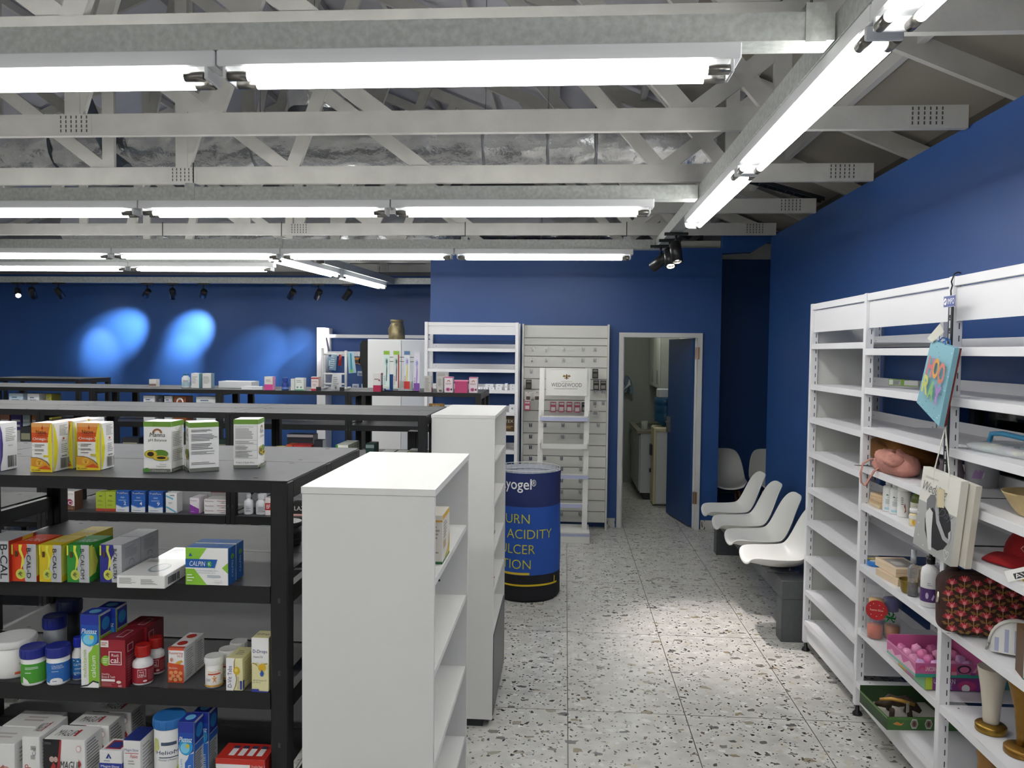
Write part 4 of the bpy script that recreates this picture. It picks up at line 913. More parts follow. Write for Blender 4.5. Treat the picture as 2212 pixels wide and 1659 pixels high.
rt = {'f': [('R', 0, .93, 1, 1, 'd8573a'), ('T', 'Reuterina', .06, .82, .92, .895, 'c0492c'), ('T', 'Vit D', .55, .74, .92, .80, 'c0492c'), ('E', .22, .66, .1, .06, 'd8a090'), ('T', 'D', .17, .63, .27, .69, 'c0492c'), ('G', [(.45, .56), (.6, .62), (.85, .66), (.95, .62), (.75, .56), (.8, .5)], 'd8a83a'), ('G', [(0, 0), (1, 0), (1, .52), (0, .58)], 'd4532c'), ('T', 'BioGaia', .08, .40, .6, .455, 'f4e4d8')]+[('E', x, v, .13, .055, 'eba06c') for x, v in ((.2, .29), (.5, .31), (.8, .29), (.35, .2), (.65, .2), (.2, .12), (.8, .12), (.5, .10))],
      'r': [('L', .1, .1, .45, .9, 12, 'b0b0ae'), ('R', .55, 0, .57, 1, 'b8b8b4'), ('L', .62, .1, .95, .9, 12, 'b0b0ae')], 't': [('R', 0, 0, 1, .1, 'd8573a'), ('E', .5, .3, .3, .14, 'c23a2c'), ('E', .5, .75, .3, .14, 'c23a2c')]}
carton('white and orange vitamin drops carton standing alone', 363, 399, 1474, 1400, Z3, .11, W, rt)
vt = [('T', 'Vitamin D3', .28, .74, .72, .84, 'd08a3a'), ('R', .3, .62, .7, .7, 'c85030'), ('G', [(.45, .2), (.49, .38), (.42, .5), (.5, .46), (.58, .5), (.53, .38), (.57, .2), (.51, .32)], 'd88a3a'), ('E', .5, .54, .03, .04, 'd88a3a'), ('L', .24, .3, .4, .44, 3, 'a0a0a0'), ('R', 0, .02, 1, .1, 'e0a83a'), ('L', .68, .3, .85, .6, 5, 'b0b0b0')]
jar('small white vitamin tub with cap, front one of three', 434, 474, 1488, 1414, Z3, 'ecebe8', 'e2e2e0', vt, 'tub', .25)
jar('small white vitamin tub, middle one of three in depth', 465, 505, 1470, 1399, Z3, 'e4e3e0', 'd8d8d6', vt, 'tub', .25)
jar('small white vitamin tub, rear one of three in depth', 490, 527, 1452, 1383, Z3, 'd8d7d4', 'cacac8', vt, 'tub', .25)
YEL = 'e8e2ae'
carton('short pale yellow vitamin tablet carton with vertical lettering', 488, 525, 1492, 1422, Z3, .075, YEL, {'f': [('G', [(0, 0), (.42, 0), (.55, .15), (.62, .35), (.55, .55), (.48, .7), (.5, .9), (.55, 1), (0, 1)], W), ('T', 'D-Vit Tabs', .10, .10, .34, .76, '2b2b78', 90, .02), ('G', [(.42, 0), (.46, 0), (.60, .15), (.68, .35), (.60, .55), (.52, .7), (.53, .9), (.58, 1), (.54, 1), (.47, .9), (.46, .7), (.54, .55), (.62, .35), (.54, .15)], 'a08a4a'), ('E', .64, .62, .20, .12, 'dcb828'), ('E', .62, .64, .10, .06, 'ecd86a'), ('T', '400 IU Vitamin D3', .70, .06, .78, .44, '6a6a60', 90), ('R', .85, .05, .97, .32, '33409a')], 'r': [('L', .15, .2, .85, .85, 9, 'b8b28a'), ('R', 0, .05, .12, .32, '33409a')], 't': [('L', .3, .3, .8, .7, 3, 'a8a27a')]})
carton('tall pale yellow vitamin drops carton beside the post', 543, 581, 1494, 1378, Z3, .05, YEL, {'f': [('G', [(0, .5), (.35, .55), (.5, .5), (.65, .55), (1, .5), (1, 1), (0, 1)], W), ('T', 'D-Drops', .08, .70, .92, .78, '2b2b78', 0, .02), ('T', 'Vitamin D3', .1, .63, .66, .665, '6a6a68'), ('G', [(0, .52), (.2, .51), (.4, .46), (.3, .52), (.1, .54)], 'b09a4a'), ('G', [(1, .52), (.8, .51), (.6, .46), (.7, .52), (.9, .54)], 'b09a4a'), ('E', .62, .45, .22, .075, 'e0b428'), ('G', [(.62, .42), (.74, .34), (.70, .30), (.62, .285), (.54, .30), (.50, .34)], '2a5fb0'), ('T', '500 IU Vitamin D3', .1, .20, .9, .23, '6a6a60'), ('T', 'per 0,5 ml', .1, .16, .55, .19, '6a6a60'), ('R', .02, .0, .45, .055, '33409a'), ('R', .45, .0, 1, .02, '33409a')], 'r': [('L', .2, .2, .8, .9, 12, 'c8c29a')], 't': [('T', 'D-Drops', .15, .35, .85, .6, '2b2b78')]})
# --- fourth level (bottoms below the picture)
mg_f = [('G', [(0, 0), (.28, 0), (.42, 1), (0, 1)], '1f1f22'), ('G', [(.28, 0), (.34, 0), (.44, 1), (.40, 1), (.32, .5)], 'a82a2c'), ('E', .2, .66, .06, .05, 'c8b0a8'), ('G', [(.14, .45), (.24, .62), (.30, .55), (.27, .4)], 'b0302c'), ('E', .3, .66, .05, .05, 'c8b0a8'), ('T', 'MAGUP', .40, .50, .90, .64, '2a2a2c', 0, .03, .2), ('G', [(.86, .5), (.86, .68), (.92, .6)], 'b0302c'), ('T', 'EFFERVESCENT TABLETS', .42, .43, .78, .465, '8a8a88'), ('E', .86, .86, .06, .06, 'd8a8a8'), ('E', .86, .86, .045, .045, W), ('R', .03, .92, .2, .96, '4a4a4a')]
mg_t = [('T', 'MAGUP', .15, .25, .6, .65, '2a2a2c', 0, .03, .2), ('R', .6, .25, .66, .7, 'b0302c')]
mg_r = [('L', .1, .2, .9, .95, 14, '8f8f8d')]
MGU = {'f': mg_f, 't': mg_t, 'r': mg_r}
o = carton('white magnesium carton with red and black athlete, front middle', 93, 187, 1724, 1598, Z4, .072, 'e6e6e3', MGU)
back(o, 'white magnesium carton behind the athlete carton, in shade', .072, .015); back(o, 'white magnesium carton at the back of the athlete cartons', .072, .03, 2)
MGN = {'f': [('T', 'MAGUP', .15, .1, .5, .55, 'a84a40', 90, .03), ('L', .5, .6, .9, .9, 2, G9), ('E', .7, .45, .1, .03, G9), ('E', .7, .35, .1, .03, G9), ('T', 'Cal', .6, .7, .8, .82, G6, 90)], 't': mg_t, 'r': mg_r}
carton('narrow white magnesium carton with its end facing out', 48, 88, 1724, 1592, Z4, .11, 'e4e4e1', MGN)
o = carton('white magnesium carton with red print, cut by the picture edge', -70, 36, 1724, 1606, Z4, .085, 'e4e4e1', {'f': [('G', [(.6, .5), (.75, .62), (.9, .52), (.95, .42), (.7, .40)], 'b86a60'), ('E', .82, .55, .06, .05, 'c89a90')], 't': [('L', .3, .3, .8, .7, 2, 'c0b8b4')], 'r': [('L', .2, .6, .8, .9, 4, G9)]})
back(o, 'grey white magnesium carton shaded behind the one at the picture edge', .085, .02)
carton('small white and navy magnesium carton with red lid', 214, 265, 1724, 1622, Z4, .06, 'e8e8e6', {'f': [('R', 0, .60, 1, .74, '2c3f9c'), ('T', 'Magni-Slow', .08, .635, .9, .70, 'eef0f6'), ('R', 0, .0, 1, .60, 'b0202c'), ('G', [(.42, .95), (.30, .84), (.56, .84)], '23408c'), ('G', [(.44, .90), (.40, .84), (.50, .84)], 'c8ccd8'), ('L', .22, .78, .6, .81, 1, '6a7a9a')], 't': [('R', .15, .15, .85, .85, 'a03040'), ('R', .25, .25, .75, .7, '33448c')], 'r': [('R', 0, .6, 1, .74, '2c3f9c'), ('L', .2, .78, .8, .94, 3, G9)]})
carton('white magnesium carton with navy top and sport symbols', 266, 305, 1724, 1600, Z4, .07, 'e8e8e6', {'f': [('T', 'Magni-Slow', .08, .80, .9, .86, '33408c'), ('R', .1, .775, .9, .785, 'c0303a'), ('T', 'Fizzies', .42, .70, .86, .76, 'c0303a', 0, .01, .2), ('L', .3, .58, .8, .67, 2, 'a8a8a6'), ('A', .25, .46, .06, .02, .1, .035, '5a5a58'), ('A', .6, .44, .08, .02, .12, .035, '5a5a58'), ('A', .3, .36, .1, .02, .14, .035, '5a5a58'), ('E', .7, .36, .06, .02, '5a5a58'), ('G', [(0, 0), (1, 0), (1, .3), (.5, .26), (0, .2)], '2a2a2e')], 't': [('R', 0, 0, 1, 1, '2c3a80')], 'r': [('L', .15, .35, .85, .9, 9, G9), ('R', 0, 0, 1, .2, '2c3a80')]})
jar('large white tub with blue lid and lemon splash', 316, 385, 1722, 1541, Z4, 'e6e7e6', '2a6fb4', [('R', .34, .84, .62, .90, '4a5a70'), ('T', 'HelioMag', .24, .66, .80, .75, '3a4a6a', 0, .015), ('R', .3, .62, .72, .635, '3f5068'), ('T', 'Powder | Poeier', .30, .56, .62, .60, '5a6a80'), ('G', [(.2, .7), (.3, .78), (.28, .95), (.2, .97)], 'cfd27a'), ('G', [(.58, .35), (.66, .5), (.74, .52), (.78, .42), (.82, .50), (.86, .3), (.7, .2), (.5, .22)], 'c8d04a'), ('E', .64, .3, .1, .06, 'dde07a')], capf=.13)
o = carton('tall blue and white effervescent tablet carton, front one', 385, 420, 1724, 1560, Z4, .05, W, pz('2f6fc8', 'magnesium', 'vitamin'))
back(o, 'tall blue and white effervescent tablet carton shaded behind the front one', .05, .012)
carton('red and white double pack carton beside the corner post', 464, 574, 1724, 1640, Z4, .075, 'ecebe8', {'f': [('R', 0, .86, 1, 1, 'c83228'), ('R', .70, .76, .99, .90, 'c83228'), ('T', 'Double Pack', .73, .80, .96, .86, 'f0d8d4'), ('T', 'Reoleni', .1, .48, .55, .74, 'b8404a', 0, .03), ('G', [(.85, .4), (.98, .4), (.98, .72)], '3a4668')], 't': [('R', 0, 0, 1, 1, 'c83228')]+[('R', .2+.19*i, .2, .32+.19*i, .65, 'ece8e6') for i in range(4)]+[('R', .2+.19*i, .65, .32+.19*i, .8, '3a3f66') for i in range(4)], 'r': [('R', 0, .0, 1, 1, 'b82c26')]})
# --- seen past the end post of the first row
carton('dark carton with white lettering on the second row behind the end post', 640, 655, 1108, 1078, Z3, .05, '2c2a2a', {'f': [('T', 'LAX', .1, .4, .9, .7, 'e8e8e8'), ('R', 0, 0, 1, .15, 'd8a8a0')]}, y=3.84, w=.07)
carton('white carton with red lettering low on the second row behind the end post', 622, 653, 1298, 1268, .792, .06, 'e2e2e0', {'f': [('T', 'OL', .25, .15, .75, .6, 'a02a30', 0, .02, .2), ('R', 0, .75, 1, .8, 'c8c8c6')]}, y=3.84)
# --- second row, level seen through the gap of the first row
Y2 = 3.835
def c2(label, x0, x1, yb, yt, base, f, d=.06, r=None, t=None, z=Z3, y=Y2, **k):
    F = {'f': f}
    if r: F['r'] = r
    if t: F['t'] = t
    return carton(label, x0, x1, yb, yt, z, d, base, F, y=y, **k)
mn = lambda c: [('R', 0, 0, 1, .24, '6d4a30'), ('E', .6, .42, .28, .18, c), ('E', .66, .40, .18, .10, W), ('E', .68, .40, .13, .07, c), ('G', [(0, .35), (.4, .3), (1, .2), (0, .2)], '7a5638'), ('T', 'MENACTIX', .06, .82, .94, .9, '8a8a88'), ('T', 'MENACTIX', .1, .08, .9, .15, 'c8bcb0')]
c2('brown and white carton with teal swirl seen under the top deck', 114, 133, 1097, 1056, 'e4e2de', mn('3a8a84'))
c2('brown and white carton with plum swirl seen under the top deck', 134, 161, 1097, 1056, 'e4e2de', mn('9c2a5a'), r=[('R', 0, 0, 1, 1, '6a4a36')], d=.07)
lm = [('R', 0, 0, 1, .15, 'b04a3a'), ('R', .35, .78, .65, .82, '3a4020'), ('L', .2, .5, .8, .6, 2, '6a7030'), ('L', .2, .3, .8, .36, 1, '7a8038')]
c2('lime green carton on the second row, farther from the blue ones', 207, 228, 1101, 1060, 'a9bb3a', lm); c2('lime green carton on the second row, touching the blue ones', 228.5, 250, 1102, 1060, 'a9bb3a', lm)
for x0, x1, n_, l in ((251, 279, '2', 'first of three blue and white numbered cartons'), (284, 314, '4', 'middle of three blue and white numbered cartons'), (321, 352, '9', 'third of three blue and white numbered cartons')):
    c2(l+' on the second row', x0, x1, 1103, 1058, '2a62b8', [('R', .05, .84, .95, .96, '1f3f8c'), ('T', 'ProbiFlora', .1, .86, .9, .94, 'dfe8f4'), ('T', 'Adult', .35, .66, .65, .74, 'dfe8f4'), ('L', .2, .52, .8, .6, 1, '9ab4dc'), ('T', n_, .6, .33, .78, .5, 'eef4fa', 0, .03), ('G', [(0, 0), (1, 0), (1, .26), (.5, .2), (0, .32)], 'dfe4ea'), ('G', [(0, .32), (.5, .2), (1, .26), (1, .30), (.5, .24), (0, .36)], '7fa4dc'), ('L', .1, .06, .7, .12, 1, '8a98b0')], r=[('R', 0, 0, 1, 1, '1f4688')], d=.05)
c2('white carton with pale blue slanted stripes on the second row', 358, 382, 1105, 1062, 'e6e6e6', [('G', [(0, .82), (.05, .9), (.7, .74), (.65, .66)], '6ab4d0'), ('G', [(0, .28), (.1, .34), (.95, .08), (.9, .0)], '6ab4d0'), ('L', .25, .45, .75, .55, 2, '9a9a9a'), ('R', .4, .86, .8, .9, '6a6a6a')])
c2('white and purple carton on the second row beside the flat stack', 410, 430, 1106, 1072, 'e4dfe4', [('G', [(0, 0), (1, 0), (1, .3), (.6, .42), (.3, .5), (0, .6)], '8a3fa0'), ('T', 'Probiotic', .1, .78, .8, .86, '7a4a6a'), ('L', .1, .1, .6, .16, 1, 'd0b0d8')], d=.10)
for i in range(3):
    c2('flat white carton with maroon print, %s of the stack of three' % ('bottom', 'middle', 'top')[i], 441, 492, 1107, 1096.3, 'e6e4e4', [('T', 'Bonavance', .05, .5, .4, .85, '8a4058'), ('R', .55, .68, .95, .78, 'a04a60'), ('G', [(.6, .3), (.8, .42), (.95, .35), (.8, .3)], '6a4a50')], z=Z3+i*.0247, d=.1)
c2('maroon edged carton behind the flat stack', 455, 498, 1107, 1064, 'e0dedd', [('R', 0, .75, 1, .98, 'b02a48')], y=4.0)
wb = [('R', .0, .1, 1, .85, 'd2d4d8'), ('L', .3, .2, .7, .75, 6, '6a6e78')]
jar('white slender bottle on the second row', 524, 543, 1108, 1064, Z3, 'dcdde0', 'c8cace', wb, 'slim', .2, y=Y2, name='bottle', cat='bottle')
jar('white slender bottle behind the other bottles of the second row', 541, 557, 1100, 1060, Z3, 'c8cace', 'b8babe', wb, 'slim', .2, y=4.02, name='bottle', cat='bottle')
jar('white wide bottle on the second row near the post', 549, 574, 1109, 1064, Z3, 'dcdde0', 'd4d6da', wb, 'bottle', .26, y=Y2, name='bottle', cat='bottle')
c2('red and white carton hidden behind the front post', 573, 600, 1110, 1072, 'e4dcda', [('R', 0, .3, 1, .7, 'b02a2c'), ('T', 'BF', .1, .38, .4, .62, 'f0e4e4', 0, .03)])
# second row, upper level: tops show over the first row's deck
def c3(label, x0, x1, yt, base, f=(), d=.08, r=None, y=Y2, yb=984, **k): return c2(label, x0, x1, yb, yt, base, list(f), d=d, r=r, z=Z2, y=y, **k)
def dul(v): return [('R', 0, .0, 1, 1, 'd4d6d2'), ('G', [(0, .86), (.5, .78), (1, .86), (1, 1), (0, 1)], '5b6156'), ('T', 'Dulcolax', .06, .46, .94, .66, '3a4a40', 0, .02), ('L', .1, .34, .8, .4, 1, '8a908a'), ('R', 0, 0, 1, .12 if v else .2, '9ab03a'), ('R', .04, .88, .12, .94, '9ab03a')]
for x0, x1, yt, l in ((824, 850, 953, 'first of three by the white cabinet'), (854, 878, 953, 'middle of three by the white cabinet'), (882, 903, 949, 'third of three by the white cabinet')):
    c3('grey green laxative carton, '+l, x0, x1, yt, 'cfd1cc', dul(x0 > 890), r=[('R', 0, 0, 1, 1, '767d60')], d=.09)
c3('dark carton on the upper level behind the laxative cartons, one of a pair', 880, 897, 932, '25272a', y=4.25); c3('dark carton on the upper level behind the laxative cartons, nearer the end post', 898, 914, 932, '25272a', y=4.25)
c3('low grey carton between the dark jar and laxative cartons', 812, 823, 958, '5c6064', d=.06)
c3('dark green carton on the upper level with grey top', 790, 808, 936, '1f3a36', [('R', 0, .8, 1, .95, '7a8a86')], d=.10)
o = c3('green and white carton with yellow swirl on the second row, front one', 725, 752, 940, 'e4e6dc', [('R', 0, 0, .18, 1, '3f9a3a'), ('A', .6, .35, .25, .2, .38, .3, 'd8d48a'), ('A', .6, .3, .12, .1, .2, .16, 'e0da9a'), ('T', 'Daralix', .2, .36, .95, .5, '55604a', 0, .02)], r=[('R', 0, 0, 1, 1, '9aa486'), ('L', .1, .2, .9, .9, 5, '7a846a')], d=.05)
for i, l in enumerate(('second', 'third', 'fourth')): back(o, 'green and white carton with yellow swirl, %s in its file' % l, .05, 0, i+1)
c3('black and white carton behind the red cartons on the second row', 620, 676, 926, '2a2c34', [('R', 0, .9, 1, 1, 'd0d2d8')], y=3.94, r=[('R', 0, 0, 1, 1, 'c8cad2')])
c3('navy carton beside the end of the red cartons', 678, 697, 931, '23262e', r=[('R', 0, 0, 1, 1, 'c8cad0')], d=.06)
for i, (x0, c, l) in enumerate(((618, 'c89a2a', 'yellow edged'), (634, 'b8282c', 'bright'), (652, '9c2428', 'darker'))):
    c3(l+' red carton in the file on the second row', x0, x0+(14 if i == 0 else 21), 942, c if i else 'c8502c', [('E', .5, .6, .3, .25, 'e8d8b8'), ('E', .5, .6, .2, .17, 'b8282c')] if i < 2 else [('L', .2, .3, .8, .8, 4, 'c87a70')])
jar('amber jar with yellow lid beside the red cartons', 591, 618, 984, 947, Z2, '6a3418', 'd8c468', [], 'tub', .3, y=Y2, name='jar', cat='jar')
for i, (x0, x1, yt, c, l) in enumerate(((262, 300, 934, '24272c', 'dark carton behind the orange cartons on the second row'), (376, 392, 921, '3a3c30', 'dark and gold carton showing between the papaya cartons'), (470, 491, 934, '1e3a34', 'dark green carton behind the papaya cartons'), (44, 68, 915, '2a2c30', 'dark carton at the end of the upper level near the picture edge'), (345, 375, 903, 'b0341e', 'red carton behind the first papaya carton'), (310, 340, 910, '2a3c8c', 'blue carton top behind the papaya cartons'))):
    c3(l, x0, x1, yt, c, [('R', .1, .6, .9, .8, '8a8a70' if i != 4 else 'e0c8b8')])
for i, (x0, x1, c, l) in enumerate(((2, 22, 'c88a6a', 'salmon'), (24, 48, '4a3a8c', 'violet'), (50, 66, 'b8ccd4', 'pale blue'), (70, 82, 'd0803a', 'orange'))):
    c3(l+' carton of the top cluster under the second row deck by the picture edge', x0, x1, 898, c, [('R', .1, .3, .9, .6, 'e0e0e4'), ('L', .1, .65, .9, .9, 2, 'e8e8ec')], y=4.0)
# --- rear row, top deck
Z5 = 1.581; Y5 = 5.95
def c5(label, x0, x1, yb, yt, base, f=(), d=.06, r=None, t=None, y=Y5, **k): return c2(label, x0, x1, yb, yt, base, list(f), d=d, r=r, t=t, z=Z5, y=y, **k)
c5('tiny white carton alone on the rear row top', 322, 337, 833, 817, 'd8d6d2', [('R', 0, .1, 1, .4, '8a7068')], y=6.2)
jar('white bottle with blue cap on the rear row top', 389, 406, 834, 802, Z5, 'dfe4e6', '2a7ab0', [('R', 0, .1, 1, .6, 'a8c8d0'), ('L', .3, .6, .7, .9, 2, '6a8a94')], 'bottle', .17, y=6.1, name='bottle', cat='bottle')
c5('white carton with teal edge, one of the upright pair', 413, 430, 833, 801, 'dcdcda', [('L', .1, .3, .8, .8, 5, 'a8a8a6')], r=[('R', 0, 0, 1, 1, '6ab0c0')], y=6.1); c5('white carton with black edges, one of the upright pair', 436, 456, 834, 802, 'dcdcda', [('R', 0, 0, .06, 1, '3a3a3a'), ('L', .15, .3, .9, .8, 6, 'a8a8a6')], r=[('R', 0, 0, 1, 1, '7a98a8')], y=6.1)
c5('large flat white carton lying on the rear row top', 472, 543, 833, 819, 'e0e2e6', y=6.2, d=.16); c5('small flat white carton lying beside the large flat one', 521, 548, 834, 827, 'e4e6ea', d=.10); c5('flat white carton slipping at the end of the lying cartons', 546, 565, 835, 828, 'dcdee2', d=.08, rot=.3)
c5('white and pink carton standing on the rear row top', 571, 589, 835, 806, 'e2dcd8', [('R', 0, .0, 1, .42, 'd04a90'), ('L', .2, .6, .8, .8, 2, 'b0a09a')], r=[('R', 0, 0, 1, 1, 'e8a0c8')])
jar('navy blue bottle on the rear row top', 606, 621, 837, 810, Z5, '1d3a8c', '24459a', [('R', 0, .1, 1, .5, '6a84c0')], 'bottle', .3, y=Y5, name='bottle', cat='bottle')
c5('white carton with faint green print beside the navy bottle', 628, 636, 838, 813, 'd8dcd8', d=.05); c5('white carton with green footer beside the navy bottle', 637, 656, 839, 812, 'e0e4e0', [('R', 0, 0, 1, .1, '6ab08a'), ('L', .2, .6, .8, .85, 2, 'a0a8a4'), ('E', .3, .25, .1, .08, '5a8a74'), ('E', .7, .25, .1, .08, '5a8a74')])
c5('white and red carton beside the wire stand', 672, 688, 838, 808, 'e2d8d6', [('R', 0, .84, 1, .94, 'b8283a'), ('R', 0, 0, 1, .14, 'b8283a'), ('T', 'arnica', .15, .62, .85, .72, 'b8283a'), ('L', .2, .3, .8, .5, 2, 'a89a98')], r=[('R', 0, 0, 1, 1, 'd8b8b4'), ('R', 0, 0, 1, .14, 'a8243a')])
c5('white and crimson carton at the toothbrush rack', 806, 823, 844, 804, 'e0dcda', [('R', 0, 0, 1, .34, 'b82450'), ('L', .15, .62, .8, .72, 1, '6a5a5a'), ('G', [(.6, .6), (.9, .55), (.8, .68)], 'a03048')], r=[('R', 0, 0, 1, .36, 'a02048'), ('R', 0, .36, 1, 1, 'd0ccca'), ('R', 0, .9, 1, 1, 'b82450')])
c5('grey white carton standing beyond the toothbrush rack', 916, 932, 844, 809, 'bcbab6', [('L', .15, .1, .85, .9, 9, '8a8884')], r=[('R', 0, 0, 1, 1, 'd0ccca'), ('R', 0, 0, 1, .3, 'a83a60')], d=.05)
c5('grey white carton beside the pink rainbow carton', 944, 957, 845, 812, 'bcbab6', [('L', .15, .4, .85, .9, 6, '8a8884')]+barcode(.3, .05, .8, .18, 6)); c5('tall grey white carton behind the pink rainbow carton', 942, 967, 840, 799, 'c8c6c2', [('L', .1, .8, .9, .95, 2, '9a9894')], y=6.12)
pk = [('R', 0, .94, 1, 1, 'c23a7a'), ('A', .5, .68, .1, .06, .2, .12, 'a87a4a'), ('L', .15, .5, .85, .62, 2, '9a7a88'), ('E', .42, .2, .26, .12, 'c86a9a'), ('E', .42, .2, .14, .07, '8a3a64'), ('E', .82, .2, .1, .07, '2a2a2a')]
c5('white and pink rainbow carton, nearer the toothbrush rack', 960, 978, 846, 812, 'e0d4da', pk, r=[('R', 0, 0, 1, 1, 'd0c0c8')]); c5('white and pink rainbow carton, nearest the shelf end', 1013, 1031, 846, 812, 'e0d4da', pk, r=[('R', 0, 0, 1, 1, 'd0c0c8')])
b = MB(); q = pt(997, 847, y=Y5); q.z = Z5; wq = .098
b.box(-wq/2, -.03, 0, wq/2, .03, .088, M('e0608f', .25, trans=.35)); b.box(-wq/2-.004, -.034, .088, wq/2+.004, .034, .098, M('e88aac', .3))
tag(b.build('denture_box', None, q), 'translucent pink plastic case between the two rainbow cartons', 'plastic case')
# toothbrush rack
q = pt(866, 846, y=Y5); q.z = Z5
e = empty('toothbrush_rack', 'black wire rack holding four toothbrush packs', 'wire rack', q)
BW = M('202124', .4, .5); x0, x1 = -.145, .14
b = MB(); b.tube([(x0, .035, .004), (x0, -.045, .004), (x1, -.045, .004), (x1, .035, .004)], .0025, BW, 6, True)
for x in (x0+.02, x1): b.tube([(x, .0, .004), (x, .0, .268)], .0025, BW, 6)
for z in (.268, .235): b.tube([(x0+.02, 0, z), (x1, 0, z)], .0022, BW, 6)
b.build('wire_frame', e)
for i, (px, c1, c2_, br_, l) in enumerate(((836, '8fb83a', 'd8e8e4', '3a8a7a', 'lime topped toothbrush pack at the end by the crimson carton'), (857, '8fb83a', 'd8e0dc', 'b02a24', 'lime topped toothbrush pack with red brush edge'), (880, '5a7aa8', 'd8dce0', 'c0302c', 'blue topped toothbrush pack with red base'), (901, 'd8d4e0', 'dcd8e4', '7a4aa0', 'violet toothbrush pack farthest from the crimson carton'))):
    p = pt(px, 846, y=5.93); hgt = .29 if i < 3 else .295; ww = .045
    b = MB(); b.box(-ww/2, -.006, 0, ww/2, .006, hgt, M(c2_, .25)); mp = lambda u, v, t: Vector((-ww/2+u*ww, -.006-t, v*hgt))
    b.print_([('R', 0, .9, 1, 1, c1), ('E', .5, .72, .3, .10, 'a8ccc4' if i < 2 else 'b8c4d8'), ('G', [(.42, .2), (.58, .2), (.64, .5), (.56, .7), (.5, .7)], '4a5058' if i < 2 else ('d8c83a' if i == 2 else '8a6ac0')), ('E', .55, .72, .12, .06, '3a4a4a' if i < 2 else '9a7ad0'), ('T', 'CURA', .1, .1, .3, .35, br_, 90, .02), ('R', 0, 0, 1, .06 if i < 2 else .2, br_ if i > 1 else 'c8d4d0')]+([('R', .8, .02, 1, .9, 'b02a24')] if i == 1 else []), mp)
    tag(b.build('toothbrush_pack', None, (p.x, 5.915, Z5+(.02 if i < 3 else .006)+.006)), l, 'toothbrush pack', 'toothbrush packs on the wire rack')
for px, c, l in ((838, '2a5aa0', 'blue carton at the foot of the toothbrush packs'), (868, 'd0d4d0', 'pale carton at the foot of the middle toothbrush packs')):
    c5(l, px-8, px+9 if px < 850 else px+22, 845, 808 if px < 850 else 822, c, [('R', .2, .1, .7, .4, 'e0e4e8')], d=.04, y=5.992)
# white wire stand with hanging pouches
q = pt(722, 845, y=6.05); q.z = Z5
e = empty('counter_stand', 'white tube counter stand on black feet with hanging pouches', 'counter stand', q)
WT = M('d8d9da', .4); hw = .093
b = MB()
for s in (-1, 1):
    b.tube([(s*hw, 0, .012), (s*hw, 0, .335 if s < 0 else .315)], .011, WT, 10); b.tube([(s*hw, -.10, .016), (s*hw, .12, .016)], .011, WT, 10)
for z in (.285, .13, .05): b.tube([(-hw, 0, z), (hw, 0, z)], .007, WT, 8)
b.build('tube_frame', e)
for s in (-1, 1):
    b = MB(); b.box(s*hw-.016, -.115, 0, s*hw+.016, -.09, .03, M('16171a', .5)); b.build('foot', e)
def pouch(px, yt, yb, wpx, y, col, pr, label, lean=0):
    p = pt(px, yt, y=y); pb = pt(px, yb, y=y); h = p.z-pb.z; wq = wpx*y/FPX
    b = MB(); rows = []
    for i in range(7):
        v = i/6; t = .012*math.sin(math.pi*v)+.001
        rows.append([(-wq/2*(.85+.15*v), -t*.2, -v*h), (-wq/4, -t, -v*h), (0, -t*1.15, -v*h), (wq/4, -t, -v*h), (wq/2*(.85+.15*v), -t*.2, -v*h)])
    b.grid(rows, M(col, .2), True); b.grid([[(x, .002-y_*.3, z) for x, y_, z in r][::-1] for r in rows], M(col, .2), True)
    b.print_(pr, lambda u, v, t: Vector((-wq*.45+u*wq*.9, -.0145-t, -h+v*h)))
    tag(b.build('hanging_pouch', None, p, (0, lean, 0)), label, 'hanging pouch', 'pouches hung on the wire stands')
pouch(722, 766, 800, 15, 6.03, '7a9ab0', [('L', .1, .1, .9, .9, 6, 'b8c8d4')], 'grey blue pouch hung on the white counter stand', .12)
pouch(736, 766, 790, 7, 6.04, '9c2a24', [], 'small red pouch hung on the white counter stand', .1)
pouch(728, 806, 842, 24, 6.03, 'c8cacc', [('L', .2, .2, .8, .8, 5, '9a9c9e')]+barcode(.4, .05, .6, .2, 5), 'clear grey pouch low on the white counter stand', .05)
pouch(757, 760, 806, 17, 6.06, 'a8ccd8', [('G', [(.3, .05), (.6, .05), (.7, .9), (.5, .95)], '2a8aa8'), ('E', .45, .1, .2, .07, '7ac04a')], 'pale blue pouch with teal stripe beside the white counter stand', -.1)
# under the rear deck: goods on the next level
for i, (x0, x1, yt, c, l) in enumerate(((376, 402, 851, '8a4a28', 'brown carton with white ring under the rear deck'), (355, 372, 855, 'c8cace', 'white carton under the rear deck beside the brown one'), (310, 335, 852, 'd8dade', 'white carton with blue print under the rear deck'), (342, 352, 853, '3a3c3e', 'dark slim carton under the rear deck'), (424, 470, 851, 'e0e4e4', 'large white carton under the rear deck'), (60, 85, 855, 'dfe1e6', 'white carton under the rear deck near the picture edge'), (20, 50, 856, 'b8ccdc', 'pale blue carton under the rear deck near the picture edge'), (100, 112, 854, 'a09a3a', 'olive carton under the rear deck'))):
    c2(l, x0, x1, 912, max(yt, 857), c, [('E', .5, .75, .3, .2, 'e8e8ea'), ('E', .5, .75, .2, .13, c)] if i == 0 else [('L', .2, .5, .8, .9, 4, '5a6a8c')], z=Z2, y=5.95, d=.12)
